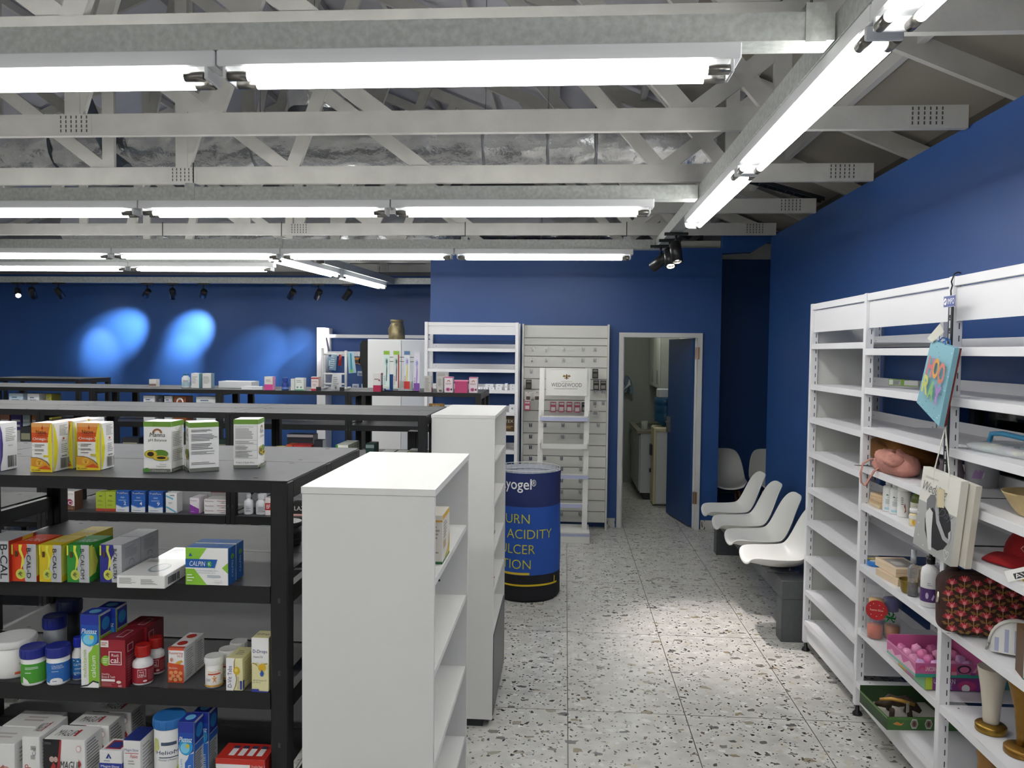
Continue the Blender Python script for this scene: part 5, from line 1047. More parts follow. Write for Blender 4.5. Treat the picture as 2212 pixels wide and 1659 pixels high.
# ================================================================== GOODS ON THE WHITE SHELVING
def sh(z): return z+.001
def rbox(label, c, w, d, h, rot, base, faces=None, name='carton', cat='carton', grp=None, rough=.45, trans=0, bev=.001):
    b = MB(); b.box(-w/2, -d/2, 0, w/2, d/2, h, M(base, rough, trans=trans), bev=bev); mp = boxmap(w, d, h)
    for k, ops in (faces or {}).items(): b.print_(ops, mp[k], rough)
    return tag(b.build(name, None, c, rot), label, cat, grp)
HP = -math.pi/2
rbox('small green and white carton lying on the upper shelf', (1.84, 4.44, sh(1.735)), .11, .035, .035, -1.15, '7fb03a', {'f': [('R', .05, .1, .3, .9, 'eef0ea'), ('R', .34, .1, .8, .9, 'b8bab6'), ('L', .36, .2, .78, .8, 4, '6f726e')], 'l': [('R', .1, .1, .9, .9, 'eef0ea')]}, grp='small cartons lying on the upper shelf')
rbox('small white carton lying beside the green one on the upper shelf', (1.865, 4.315, sh(1.735)), .09, .035, .032, -1.15, 'dcdcd8', {'f': [('R', 0, 0, 1, .2, '9ab86a')]}, grp='small cartons lying on the upper shelf')
def blob(w, d, h, seed, p=2.6, n=28, m=14, amp=.16, flat=.15):
    rn = random.Random(seed); ph = [(rn.uniform(2, 6), rn.uniform(2, 7), rn.uniform(0, 6.3), rn.uniform(.3, 1)) for _ in range(6)]
    rows = []
    for i in range(m+1):
        v = -math.pi/2+math.pi*i/m; row = []
        for j in range(n):
            u = 2*math.pi*j/n; f = lambda x, e: math.copysign(abs(x)**e, x)
            x, y, z = f(math.cos(v), 2/p)*f(math.cos(u), 2/p), f(math.cos(v), 2/p)*f(math.sin(u), 2/p), f(math.sin(v), .9)
            k = 1+amp*sum(q[3]*math.sin(q[0]*u+q[1]*v*1.3+q[2]) for q in ph)/6
            row.append((x*w/2*k, y*d/2*k, max(0, (z+.75)/1.75*h*k)))
        rows.append(row)
    return rows
BRC, PKC = M('8a5a24', .85, bump=.5, bscale=40), M('b98074', .75, bump=.4, bscale=50)
b = MB(); b.grid(blob(.26, .52, .145, 4), BRC, True, True); o = b.build('cloth_bag', None, (1.80, 4.27, sh(1.327)))
tag(o, 'soft brown cloth bag slumped behind the pink one', 'bag')
b = MB(); b.tube([(-.11, .1, .10), (-.125, 0, .11), (-.11, -.1, .09)], .008, M('6f451a', .8), 6); b.build('seam', o)
b = MB(); b.grid(blob(.15, .36, .105, 9, amp=.3), PKC, True, True); o = b.build('cloth_bag', None, (1.615, 3.90, sh(1.327)))
tag(o, 'dusty pink ribbon bag spilling over the shelf edge', 'bag')
def strap(pts, wd, mat, parent):
    b = MB(); P = [Vector(p) for p in pts]; rows = []
    for i, p in enumerate(P): rows.append([p+Vector((0, -wd/2, 0)), p+Vector((.004, 0, .004)), p+Vector((0, wd/2, 0))])
    b.grid(rows, mat, True); b.grid([[q+Vector((.002, 0, -.002)) for q in r][::-1] for r in rows], mat, True); return b.build('strap', parent)
strap([(0, .16, .05), (-.06, .17, .045), (-.09, .18, .02), (-.105, .17, -.03), (-.11, .14, -.075), (-.10, .12, -.085), (-.095, .10, -.06), (-.08, .06, .0), (-.04, .03, .04)], .022, PKC, o)
b = MB(); b.grid(blob(.09, .11, .05, 12, amp=.3), PKC, True, True); b.build('bow', o, (-.05, -.1, .05))
b = MB(); b.tube([(0, 0, 0), (-.07, .0, .004), (-.10, .0, .006)], .003, M('8f9295', .3, .9), 6); b.tube([(0, -.012, 0), (.05, -.02, 0), (.07, 0, 0), (.05, .02, 0), (0, .012, 0), (-.02, 0, .001)], .003, M('8f9295', .3, .9), 6, True)
tag(b.build('wire_hook', None, (1.58, 4.11, sh(1.327)+.004), .3), 'thin metal hook poking past the shelf edge beside the cloth bags', 'hook')
for i in range(4):
    rbox('thin tan wooden pack, '+('bottom', 'second from bottom', 'second from top', 'top')[i]+' of the stack', (1.632+.004*(i % 2), 4.066-.006*i, sh(1.13)+.0165*i), .10, .14, .016, .1*(i % 2), ('cbb795', 'c9ad86', 'd0b48e', 'd3b993')[i], {}, 'wooden_pack', 'wooden pack', 'thin tan packs stacked beside the white bottles')
def lath(name, label, cat, c, prof, body, ops=(), r=None, z0=0, z1=0, cap=None, capm=None, span=3.4, grp=None, rough=.35, trans=0, turn=0):
    b = MB(); b.lathe(prof, M(body, rough, trans=trans), 28)
    if ops: b.print_(ops, cylmap(r+.0004, z0, z1, span), .4, maxlen=max(.012, r*.35))
    o = tag(b.build(name, None, c, math.atan2(-c[0], c[1])+turn), label, cat, grp)
    if cap:
        b = MB(); b.lathe(cap, M(capm, .4), 22); b.build('cap', o)
    return o
leafy = [('G', [(.5, .74), (.40, .82), (.36, .74)], '3f6a3a'), ('G', [(.5, .74), (.60, .84), (.66, .76)], '3f6a3a'), ('T', 'aloe', .42, .62, .56, .68, '5a7a6a'), ('L', .34, .3, .66, .56, 6, '9aa8a4'), ('R', .3, .0, .7, .12, 'a8ccd8')]
wbp = [(.028, 0), (.030, .004), (.030, .112), (.027, .122), (.014, .128), (.014, .132)]
lath('bottle', 'white bottle with leaf print, next to the tan packs', 'bottle', (1.612, 3.958, sh(1.13)), wbp, 'e4e5e4', leafy, .030, .01, .105, [(.018, .130), (.018, .153), (.016, .155)], 'e0e1e0', grp='white bottles with leaf print')
lath('bottle', 'white bottle with leaf print, second from the tan packs', 'bottle', (1.618, 3.893, sh(1.13)), wbp, 'e4e5e4', leafy, .030, .01, .105, [(.018, .130), (.018, .153), (.016, .155)], 'e0e1e0', grp='white bottles with leaf print')
lath('bottle', 'white bottle with domed cap and red dragon print', 'bottle', (1.63, 3.825, sh(1.13)), [(.030, 0), (.032, .004), (.032, .112), (.030, .120), (.02, .127)], 'e4e3df', [('G', [(.5, .1), (.53, .3), (.48, .45), (.52, .6), (.55, .4), (.57, .2)], 'a0402f'), ('L', .36, .5, .48, .9, 4, '8a8a86')], .032, .01, .108, [(.032, .125), (.032, .136), (.026, .150), (.014, .157), (0, .16)], 'e8e6e0')
lath('bottle', 'dark capped bottle with white label behind the black capped one', 'bottle', (1.665, 3.775, sh(1.13)), [(.026, 0), (.028, .004), (.028, .10), (.012, .12), (.012, .128)], '2f3a36', [('R', .1, .2, .9, .8, 'd8d8d2'), ('L', .36, .3, .64, .7, 4, '6a6a66')], .028, .01, .10, [(.016, .126), (.016, .156)], '202224')
lath('bottle', 'olive green bottle with black cap and pale label', 'bottle', (1.635, 3.685, sh(1.13)), [(.030, 0), (.033, .004), (.033, .11), (.028, .128), (.014, .142), (.014, .15)], '5d6b35', [('R', .1, .5, .9, .85, 'd8d6c4'), ('T', 'hemp', .40, .62, .58, .72, '5d6b35'), ('L', .34, .52, .66, .6, 1, '8a8a70')], .033, .01, .11, [(.019, .142), (.019, .158), (.018, .16)], '1d1f20', rough=.15)
lath('jar', 'small glass jar of yellow balls with a white lid', 'jar', (1.598, 3.628, sh(1.13)), [(.026, 0), (.028, .004), (.028, .05), (.024, .058)], 'd8c89a', [('E', .4, .35, .06, .2, 'd8a02a'), ('E', .5, .3, .06, .2, 'e0b43a'), ('E', .6, .38, .06, .2, 'd8a02a'), ('R', .0, .65, 1, .95, 'e6e4dc')], .028, .0, .05, [(.027, .058), (.027, .076), (.025, .078)], 'e6e5e2', rough=.1)
# strip with hanging goods
q = Vector((1.518, 3.20, 1.42))
e = empty('clip_strip', 'black slotted hanging strip hooked on the shelving top', 'hanging strip', q)
b = MB(); zt = 2.14-q.z; BK = M('141517', .35)
b.box(-.003, -.017, 0, .003, .017, zt, BK, bev=.0008)
z = .02
while z < zt-.05:
    b.box(-.0036, -.005, z, -.0029, .005, z+.03, M('c2c6cc', .4)); b.box(-.0036, -.002, z+.036, -.0029, .002, z+.04, M('c2c6cc', .4)); z += .052
b.build('strip', e)
b = MB(); b.tube([(-.001, .0, zt-.01), (-.003, 0, zt+.02), (.004, .004, zt+.04), (-.004, -.004, zt+.055), (.008, 0, zt+.085), (.022, .0, zt+.092), (.034, 0, zt+.088)], .003, BK, 6); b.build('hook', e)
b = MB(); b.box(-.002, -.045, zt-.045, .0, .045, zt-.0, M('55609a', .4), Matrix.Translation((-.006, 0, 0)))
b.print_([('R', 0, 0, 1, .04, 'c8ccd8'), ('R', 0, .96, 1, 1, 'c8ccd8'), ('T', 'IMPO', .38, .25, .97, .75, 'f2f3f6', 0, .02), ('E', .17, .5, .13, .32, 'f2f3f6'), ('G', [(.06, .42), (.2, .62), (.29, .60), (.14, .36)], '55609a')], lambda u, v, t: Vector((-.008-t, .045-u*.09, zt-.045+v*.045)))
b.build('name_plate', e)
def quadbag(name, TL, TR, BR, BL, th, base, ops, label, cat, grp=None):
    TL, TR, BR, BL = map(Vector, (TL, TR, BR, BL)); o = (TL+TR)/2
    nrm = (TR-TL).cross(BL-TL).normalized()
    if nrm.dot(Vector((1, 1, 0))) < 0: nrm = -nrm      # pointing away from the aisle
    f = [p-o for p in (TL, TR, BR, BL)]; g = [p+nrm*th for p in f]
    b = MB(); m = M(base, .5)
    b.face([f[3], f[2], f[1], f[0]], m); b.face([g[0], g[1], g[2], g[3]], m)
    for i in range(4): j = (i+1) % 4; b.face([f[i], f[j], g[j], g[i]], m)
    mp = lambda u, v, t: (f[3]*(1-u)*(1-v)+f[2]*u*(1-v)+f[0]*(1-u)*v+f[1]*u*v)-nrm*t
    b.print_(ops, mp)
    return tag(b.build(name, None, o), label, cat, grp), f, g, nrm
TL, TR, BR, BL = pt(2012, 733, x=1.465), pt(2062, 752, x=1.488), pt(2028, 921, x=1.470), pt(1980, 869, x=1.447)
LC = ('c8707a', 'd89a4a', 'c87a6a', 'c8c86a', '8ab86a', 'b07ac0')
cf = []
rr = random.Random(2)
for i in range(34):
    u, v = rr.uniform(.04, .96), rr.uniform(.03, .97); cf.append(('R', u, v, u+.02+.03*rr.random(), v+.008, rr.choice(('e4f0f2', '3f5a6a', 'd8e8ea', '4a6a86'))))
ops = cf+[('T', 'H', .18, .50, .42, .78, LC[0], 0, .12), ('T', 'O', .42, .52, .66, .80, LC[1], 0, .12), ('T', 'O', .66, .50, .92, .78, LC[2], 0, .12), ('T', 'R', .16, .24, .42, .50, LC[3], 0, .12), ('T', 'A', .42, .22, .66, .48, LC[4], 0, .12), ('T', 'Y', .66, .22, .92, .48, LC[5], 0, .12)]
o, f, g, nr = quadbag('gift_bag', TL, TR, BR, BL, .022, '83b4c2', ops, 'pale blue gift bag with bright cheer lettering hung on the black strip', 'gift bag')
b = MB(); kk = M('3a7ac0', .6); top = q+Vector((-.008, 0, .55))-o.location
for s in (.3, .62):
    a = f[0].lerp(f[1], s); b.tube([a, a*.4+top*.6+Vector((0, .012, .01)), top], .0028, kk, 6); a2 = a+nr*.02; b.tube([a2, a2*.4+top*.6+Vector((0, -.01, 0)), top], .0028, kk, 6)
b.build('cord_handle', o)
b = MB(); a = f[0]-nr*.003; c1, c2, c3, c4 = pt(2005, 731, x=1.462), pt(2015, 721, x=1.465), pt(2032, 699, x=1.475), pt(2041, 717, x=1.478); c5 = pt(2016, 740, x=1.465)
P = [p-o.location-nr*.004 for p in (c1, c5, c4, c3)]; b.face(P[::-1], M('c9c9be', .6)); b.face([p+nr*.001 for p in P], M('c9c9be', .6)); b.build('price_card', o)
b = MB(); P = [f[1]+nr*.022, f[1]+nr*.03, f[2]+nr*.03, f[2]+nr*.022]; b.face(P, M('9c3a34', .5)); b.face(P[::-1], M('9c3a34', .5)); b.build('red_side', o)
TL, TR, BR, BL = pt(1995, 1007, x=1.445), pt(2077, 1040, x=1.480), pt(2053, 1224, x=1.462), pt(1972, 1173, x=1.427)
ops = [('R', 0, 0, 1, .58, 'a9aaa8'), ('E', .57, .37, .34, .29, '2e2f31'), ('R', 0, .0, 1, .04, 'a9aaa8'), ('G', [(.22, .62), (.30, .70), (.42, .72), (.50, .62), (.52, .5), (.40, .56), (.30, .5), (.24, .5)], '77787a'), ('G', [(.24, .46), (.32, .54), (.42, .50), (.44, .3), (.50, .05), (.42, .04), (.34, .2), (.26, .36)], 'd4d4d2'), ('G', [(.46, .66), (.54, .62), (.60, .45), (.80, .30), (.92, .28), (.90, .23), (.74, .25), (.54, .40), (.46, .56)], 'a9aaac'), ('G', [(.86, .36), (.91, .40), (.93, .3), (.88, .27)], 'b9babc'),
       ('T', 'Wedding', .08, .68, .72, .84, '55565a', 0, -.01, .5), ('T', 'Day', .56, .47, .94, .60, '606165', 0, -.01, .5), ('L', .12, .89, .5, .92, 1, 'c0bfb8'), ('A', .84, .12, .025, .025, .035, .035, 'd8d8d8'), ('A', .91, .12, .025, .025, .035, .035, 'd8d8d8'), ('G', [(.81, .12), (.82, .12), (.88, .045), (.94, .12), (.95, .12), (.88, .03)], 'd8d8d8')]+[('E', x, y_, .012, .008, 'dcdcda') for x, y_ in ((.1, .3), (.14, .15), (.06, .42), (.9, .12), (.5, .08), (.88, .06), (.3, .06))]
o, f, g, nr = quadbag('gift_bag', TL, TR, BR, BL, .03, 'dcdad2', ops, 'white and grey wedding gift bag with a bride print, foremost on the strip', 'gift bag')
b = MB(); kk = M('d8d6cc', .6); top = q+Vector((-.008, -.004, .2))-o.location
for s in (.3, .7):
    a = f[0].lerp(f[1], s); b.tube([a+Vector((0, 0, -.06)), a, a*.4+top*.6, top], .0025, kk, 6)
b.build('cord_handle', o)
b = MB(); a = f[0].lerp(f[1], .56)+(f[3]-f[0])*.24-nr*.006
for k in (0, 1): b.box(-.012, -.001, -.05, .012, .001, .02, M('d2c8a8', .6), Matrix.Translation(a-nr*.004*k+(f[1]-f[0])*.06*k) @ Matrix.Rotation(-.9+.15*k, 4, 'Z'))
b.build('swing_tag', o)
d_ = nr*.033
o2, *_ = quadbag('gift_bag', Vector(TL)+d_+Vector((0, -.02, -.01)), Vector(TR)+d_+Vector((.008, -.03, -.012)), Vector(BR)+d_+Vector((.008, -.03, .0)), Vector(BL)+d_, .025, 'd0ccc0', [], 'plain pale gift bag hung behind the wedding gift bag', 'gift bag')
# shelf with rolls, boxes and bottles
for c, col, l in (((1.628, 4.20), 'c9bd4a', 'yellow'), ((1.615, 4.125), '2f7ac8', 'blue')):
    b = MB(); b.lathe([(.034, 0), (.036, .003), (.036, .020), (.034, .023), (.016, .023), (.014, .018), (0, .018)], M(col, .35), 24)
    o = tag(b.build('tape_roll', None, (c[0], c[1], sh(.81))), l+' round roll lying beside the tan window boxes', 'roll'); b = MB(); b.lathe([(.022, .0232), (.022, .025), (.015, .025)], M('d8dad8', .4), 20); b.build('core', o)
wf = {'t': [('R', .1, .12, .9, .88, 'c8ab88'), ('R', .13, .15, .87, .85, '8f8d88'), ('R', .2, .3, .6, .6, 'b8b4ae')], 'f': [('R', 0, .45, 1, .5, 'b89c78')]}
rbox('tan gift box, lower of the two stacked', (1.632, 3.86, sh(.81)), .13, .20, .034, .12, 'd6bfa2', {'f': [('R', 0, .45, 1, .5, 'b89c78')]}, 'gift_box', 'gift box', 'tan window gift boxes')
rbox('tan gift box with clear window, upper of the two stacked', (1.648, 3.90, sh(.845)), .14, .22, .040, .05, 'dcc7ab', wf, 'gift_box', 'gift box', 'tan window gift boxes')
b = MB(); pr = [(.026, 0), (.030, .002), (.036, .02), (.043, .06), (.0435, .062), (.041, .06), (.034, .02), (0, .012)]; b.lathe(pr, M('8a7434', .3, .6, var=.15, vscale=30), 28)
tag(b.build('bowl', None, (1.592, 3.665, sh(.81))), 'small bronze bowl before the tan gift boxes', 'bowl')
o = lath('pump_bottle', 'clear spray bottle with silver pump top', 'pump bottle', (1.588, 3.615, sh(.81)), [(.020, 0), (.022, .003), (.022, .12), (.019, .135), (.011, .142), (.011, .15)], 'dfe2ea', [('T', 'mist', .42, .3, .58, .4, '8a5aa0'), ('L', .4, .5, .6, .7, 4, 'b0a8c0')], .022, .01, .12, [(.0125, .15), (.0125, .18), (.011, .182), (.011, .21), (.009, .213)], 'a8abb0', rough=.08, trans=.8)
rbox('purple and white pouch between the two pump bottles', (1.655, 3.53, sh(.81)), .085, .03, .17, -.7, 'd8d2e0', {'f': [('R', .3, .2, 1, .9, '6a3a8c'), ('R', .4, .5, .9, .85, '8a5ab0'), ('E', .2, .8, .12, .06, 'd8c84a'), ('L', .05, .5, .28, .7, 4, 'b080b0'), ('E', .5, .4, .2, .07, 'b890d0')]}, 'pouch', 'pouch', rough=.2)
lath('pump_bottle', 'white lotion bottle with black pump and purple label', 'pump bottle', (1.60, 3.478, sh(.81)), [(.034, 0), (.037, .004), (.037, .14), (.033, .165), (.014, .182), (.014, .188)], 'e4e4e4', [('R', 0, .1, 1, .52, '4f2f6a'), ('E', .42, .3, .05, .1, 'c8b8d8'), ('G', [(.55, .2), (.62, .36), (.66, .3), (.6, .16)], 'c8b8d8'), ('L', .42, .6, .58, .72, 2, 'b0a8b8')], .037, .01, .15, [(.018, .186), (.018, .215), (.007, .217), (.007, .24)], '17181a')
# candle set
e = empty('candle_pack', 'clear round tub of coloured candles with red tag and green bow', 'candle pack', (1.622, 4.035, sh(.473)))
b = MB(); rcn = .093; b.lathe([(rcn, 0), (rcn, .275), (rcn-.001, .275), (rcn-.001, .002), (0, .002)], M('eef0f2', .05, alpha=.06), 36, cap=False); b.build('clear_tub', e)
b = MB(); b.lathe([(.05, -.001), (.05, .001)], M('b81f24', .5), 28, Matrix.Translation((-.06, -.092, .16)) @ Matrix.Rotation(math.atan2(1.622, 4.035)*-1, 4, 'Z') @ Matrix.Rotation(math.pi/2, 4, 'X'))
tg_ = lambda u, v, t: Matrix.Translation((-.06, -.092, .16)) @ (Matrix.Rotation(-.383, 4, 'Z') @ Vector((-.05+.1*u, -.0015-t, -.05+.1*v)))
b.print_([('T', 'Festive Glow', .2, .46, .8, .56, 'f0d8c8')]+[('E', x, y_, .02, .02, 'f0e0d8') for x, y_ in ((.2, .7), (.35, .82), (.62, .76), (.8, .64), (.25, .28), (.5, .2), (.72, .3))], tg_); b.build('round_tag', e)
b = MB(); GR = M('1f8a44', .25, .5)
for a in range(7): b.grid([[Vector((0, 0, 0)), Vector((0, 0, .006))], [Vector((.02*math.cos(a*.9), -.012, .02*math.sin(a*.9)))+Vector((0, 0, -.004)), Vector((.024*math.cos(a*.9), -.014, .024*math.sin(a*.9)))+Vector((0, 0, .008))], [Vector((.03*math.cos(a*.9+.3), 0, .03*math.sin(a*.9+.3))), Vector((.03*math.cos(a*.9+.3), .004, .03*math.sin(a*.9+.3)+.008))]], GR)
b.build('ribbon_bow', e, (.0, -.105, .125))
for x, y_, z, c, l in ((-.042, -.030, .004, 'd0501c', 'orange candle jar at the bottom of the clear tub'), (.004, .045, .004, '4a3a5c', 'dark violet candle jar at the bottom of the clear tub'), (.040, -.036, .004, 'b86a1c', 'amber candle jar with a slice at the bottom of the clear tub'), (-.030, -.01, .13, 'c8a04a', 'yellow and pink candle jar on the upper layer of the clear tub'), (.050, .01, .13, '2a2f8c', 'blue candle jar on the upper layer of the clear tub')):
    b = MB(); r = .036; b.lathe([(r, 0), (r, .062), (0, .062)], M(c, .3), 24); b.lathe([(r+.001, 0), (r+.001, .085), (r-.001, .085)], M('e8e8ec', .05, alpha=.10), 24, cap=False)
    tag(b.build('candle_jar', None, (1.622+x, 4.035+y_, sh(.473)+z)), l, 'candle', 'candle jars in the clear tub')
# open display trays
def tray(label, c, w, d, h, hb, col, fops, lops, rot, parts=()):
    e = empty('display_tray', label, 'display tray', c, rot)
    t = .004; m = M(col, .5); b = MB()
    b.box(-w/2, -d/2, 0, w/2, d/2, t, m); b.box(-w/2, -d/2, t, w/2, -d/2+t, h, m); b.box(-w/2, d/2-t, t, w/2, d/2, hb, m); b.box(w/2-t, -d/2+t, t, w/2, d/2-t, hb, m)
    b.box(-w/2, -d/2+t, t, -w/2+t, d/2-t, h, m)
    mp = boxmap(w, d, h); b.print_(fops, mp['f']); b.print_(lops, mp['l']); b.build('card_tray', e)
    return e
PKT = 'c8649a'
fo = [('R', 0, 0, 1, .3, '2f9a86'), ('R', 0, .25, 1, 1, 'b85a8c'), ('A', .1, .5, .04, .2, .06, .32, 'c83a6a'), ('T', 'UNICORN', .14, .45, .3, .75, 'f0d8e4'), ('E', .70, .62, .10, .3, '2a2430'), ('E', .70, .6, .07, .22, 'd86a9a'), ('G', [(.52, .4), (.58, .4), (.58, .7), (.55, .9), (.52, .7)], 'd84a6a'), ('R', .51, .2, .59, .45, 'e090a8'), ('G', [(.80, .3), (.84, .3), (.92, .85), (.88, .9)], 'e0a0b8'), ('R', .79, .2, .85, .4, '8a4a8c')]
lo = [('R', 0, 0, 1, .25, '7ab0a0'), ('G', [(0, .2), (.2, .6), (.3, .3), (.5, .7), (.6, .3), (.8, .8), (1, .4), (1, .2)], 'e0b0c8'), ('R', 0, .9, 1, 1, 'd890b4')]
e = tray('pink display tray full of toy packs on top of the unicorn box', (1.645, 3.515, sh(.534)), .29, .275, .06, .085, PKT, fo, lo, .03)
rp = random.Random(11)
for i in range(16):
    x, y_ = 1.645-.102+.067*(i % 4), 3.515-.095+.062*(i//4)
    b = MB(); b.grid(blob(.050, .048, .05, 20+i % 4, amp=.35, n=14, m=8), M(('d87aa8', 'e098bc', 'c86a9c', 'd0a0d0')[rp.randrange(4)], .25), True, True)
    tag(b.build('toy_pack', None, (x, y_, sh(.534)+.005), rp.uniform(0, 3)), 'shiny pink toy pack in the pink display tray', 'toy pack', 'pink toy packs in the tray')
rbox('multicoloured unicorn slime box under the pink display tray', (1.674, 3.52, sh(.473)+.003), .245, .27, .056, .0, '8a3a86', {'f': [('R', 0, 0, .12, 1, 'b0c83a'), ('T', 'UNICORN', .14, .5, .5, .9, 'e8e8f4', 0, .02), ('T', 'SLIME', .2, .1, .45, .45, 'c8d8f0', 0, .02), ('E', .7, .4, .16, .4, 'b83a78'), ('E', .68, .2, .07, .3, 'e8e8ec'), ('R', .93, 0, 1, 1, 'b0c83a')], 'l': [('R', 0, 0, .3, 1, 'd8b04a'), ('R', .3, 0, .6, 1, 'c87aa8'), ('R', .6, 0, 1, 1, '7ac08a')]}, 'toy_box', 'toy box')
rbox('plain teal carton deep on the shelf behind the pink tray', (1.885, 3.545, sh(.473)), .07, .25, .29, 0, '3f8c8c', {}, 'carton', 'carton')
GT = '2f4a2a'
hexs = lambda u: [('G', [(u-.055, .5), (u-.03, .86), (u+.03, .86), (u+.055, .5), (u+.03, .14), (u-.03, .14)], 'd8dcd4'), ('G', [(u-.047, .5), (u-.026, .78), (u+.026, .78), (u+.047, .5), (u+.026, .22), (u-.026, .22)], '8a7a6a'), ('E', u, .5, .02, .2, '5a3a2a')]
e = tray('dark green display tray with a toy animal, on the lowest shelf', (1.642, 3.755, sh(.19)), .325, .285, .06, .085, GT, [('R', 0, 0, 1, 1, '3f6a34'), ('R', 0, .8, 1, 1, '4f7a3a'), ('G', [(.08, .5), (.14, .65), (.2, .5), (.24, .6), (.2, .35), (.12, .4)], 'c8843a')]+hexs(.38)+hexs(.58)+hexs(.8), [('R', 0, .85, 1, 1, '6a8a4a'), ('G', [(0, 0), (.3, .4), (.6, .2), (1, .6), (1, 0)], '1f3a1c')], .06)
b = MB(); b.box(-.155, -.136, .0, .155, .136, .0015, M('c9c6ba', .6)); b.build('liner', e, (0, 0, .004))
b = MB(); TB = M('3a2a1e', .6, var=.3, vscale=40)
P = [(-.09, .05, .03), (-.06, .02, .045), (-.03, .025, .06), (0, .01, .055), (.03, .0, .062), (.06, -.02, .045), (.075, -.05, .03)]
b.tube(P, [.008, .022, .027, .024, .026, .022, .010], TB, 14); o = tag(b.build('toy_animal', None, (1.60, 3.745, sh(.19)+.012), .2), 'dark brown toy animal with gold band lying in the green tray', 'toy')
b = MB(); b.tube([(-.08, .03, .06), (-.04, .0, .075), (0, -.02, .072), (.05, -.04, .06)], .009, M('c89a4a', .4, .4), 8); b.tube([(-.05, -.02, .0), (-.055, -.03, .04)], .012, TB, 8); b.tube([(.03, -.04, .0), (.03, -.03, .05)], .012, TB, 8); b.tube([(-.02, .05, .0), (-.02, .04, .05)], .012, TB, 8); b.tube([(.05, .02, .0), (.05, .0, .05)], .012, TB, 8); b.build('limb', o)
b = MB(); b.box(-.012, -.001, 0, .012, .001, .045, M('dcd8cc', .5)); b.build('paper_tag', o, (.01, -.05, .03), .5)
# third unit
b = MB(); b.grid(blob(.24, .46, .04, 31, p=4, amp=.1), M('e4e8ec', .08, alpha=.4), True, True); o = tag(b.build('clear_pouch', None, (1.73, 3.04, sh(1.53)), .15), 'clear flat pouch of coloured pieces with a blue handle', 'pouch')
b = MB(); b.tube([(0, .13, .03), (.0, .12, .065), (0, .06, .072), (0, -.05, .066), (0, -.10, .06), (.01, -.12, .03)], .010, M('3a9ac8', .4), 8); b.build('handle', o, (-.02, .04, 0))
b = MB(); rp = random.Random(5)
for i in range(26):
    x, y_ = rp.uniform(-.09, .08), rp.uniform(-.18, .18); b.box(x-.014, y_-.014, .006, x+.014, y_+.014, .016+.01*rp.random(), M(rp.choice(('c8a8b8', 'd8d0a0', 'a8d0c8', 'c8b8d8', 'b8c4d0')), .4), Matrix.Rotation(rp.uniform(-.1, .1), 4, 'Z'))
b = b.build('loose_pieces', o); b['kind'] = 'stuff'
lath('glass_jar', 'flared clear glass jar standing behind the black strip', 'jar', (1.745, 3.63, sh(1.327)), [(.045, 0), (.05, .004), (.056, .05), (.044, .085), (.05, .11), (.048, .11), (.042, .085), (.05, .05), (0, .006)], 'd8c8d4', rough=.08, trans=.7)
b = MB(); hb_ = .13; b.lathe([(.060, 0), (.062, .003), (.072, hb_), (.076, hb_), (.076, hb_+.008), (.070, hb_+.006), (.058, .005), (0, .005)], M('d4d6da', .15, alpha=.55), 28); b.lathe([(.055, .006), (.06, .05), (0, .06)], M('7a3a5c', .5), 24); b.print_([('E', .5, .4, .06, .2, 'c0c4c8'), ('G', [(.3, .2), (.4, .7), (.55, .6), (.5, .2)], '9a7aa8')], cylmap(.067, .02, .12, 3), .4, maxlen=.02)
o = tag(b.build('clear_bucket', None, (1.845, 3.56, sh(1.327)), -.5), 'clear plastic bucket with purple contents deep on the shelf', 'bucket'); b = MB(); b.tube([(-.076, 0, .13), (-.07, 0, .17), (-.03, 0, .19), (.03, 0, .19), (.07, 0, .17), (.076, 0, .13)], .002, M('a8aaac', .3, .9), 6); b.build('wire_handle', o)
b = MB(); b.lathe([(.058, 0), (.062, .003), (.085, .03), (.112, .078), (.118, .086), (.112, .084), (.080, .034), (.058, .010), (0, .008)], M('bfa878', .45, var=.05, vscale=30), 40); tag(b.build('bowl', None, (1.705, 2.905, sh(1.327))), 'wide tan ceramic bowl at the shelf edge', 'bowl')
RED = M('a3161c', .8, bump=.2, bscale=80)
b = MB(); n = 28; rows = []
for i in range(9):
    a = math.pi/2*i/8; rows.append([(.088*math.cos(a)*math.cos(2*math.pi*j/n), .10*math.cos(a)*math.sin(2*math.pi*j/n), .012+.115*math.sin(a)**.9) for j in range(n)])
b.grid(rows, RED, True, True); o = tag(b.build('cap', None, (1.765, 3.03, sh(1.13)), .35), 'red cap with stitched mark on the peak shelf beside the yellow hat', 'cap')
b = MB(); top = []; R = 12
for k in range(5):
    s = k/4; top.append([Vector((-.075-.012*0-.11*s*math.cos(-1.1+2.2*i/(R-1))**.5*1.0 if True else 0, .092*math.sin(-1.1+2.2*i/(R-1))*1.05, .018-.02*s*s+.012*math.cos(-1.1+2.2*i/(R-1)))) for i in range(R)])
b.grid(top, RED, True, flip=True); b.grid([[p-Vector((0, 0, .004)) for p in r] for r in top], RED, True); b.build('peak', o)
b = MB(); b.tube([(-.078, -.035, .045), (-.082, -.02, .06), (-.084, -.03, .07), (-.078, -.045, .075)], .002, M('e0b0b0', .5), 5); b.build('stitched_mark', o)
YL = M('d0a81c', .8, bump=.2, bscale=80)
b = MB(); b.lathe([(.128, .0), (.122, .012), (.098, .055), (.092, .066), (.088, .10), (.078, .122), (.05, .132), (0, .134)], YL, 32); b.lathe([(.127, .0), (.10, .03), (0, .04)], M('a8860e', .8), 32, cap=False)
o = tag(b.build('bucket_hat', None, (1.705, 2.735, sh(1.13)), .2), 'yellow bucket hat with white swing tags beside the red cap', 'hat')
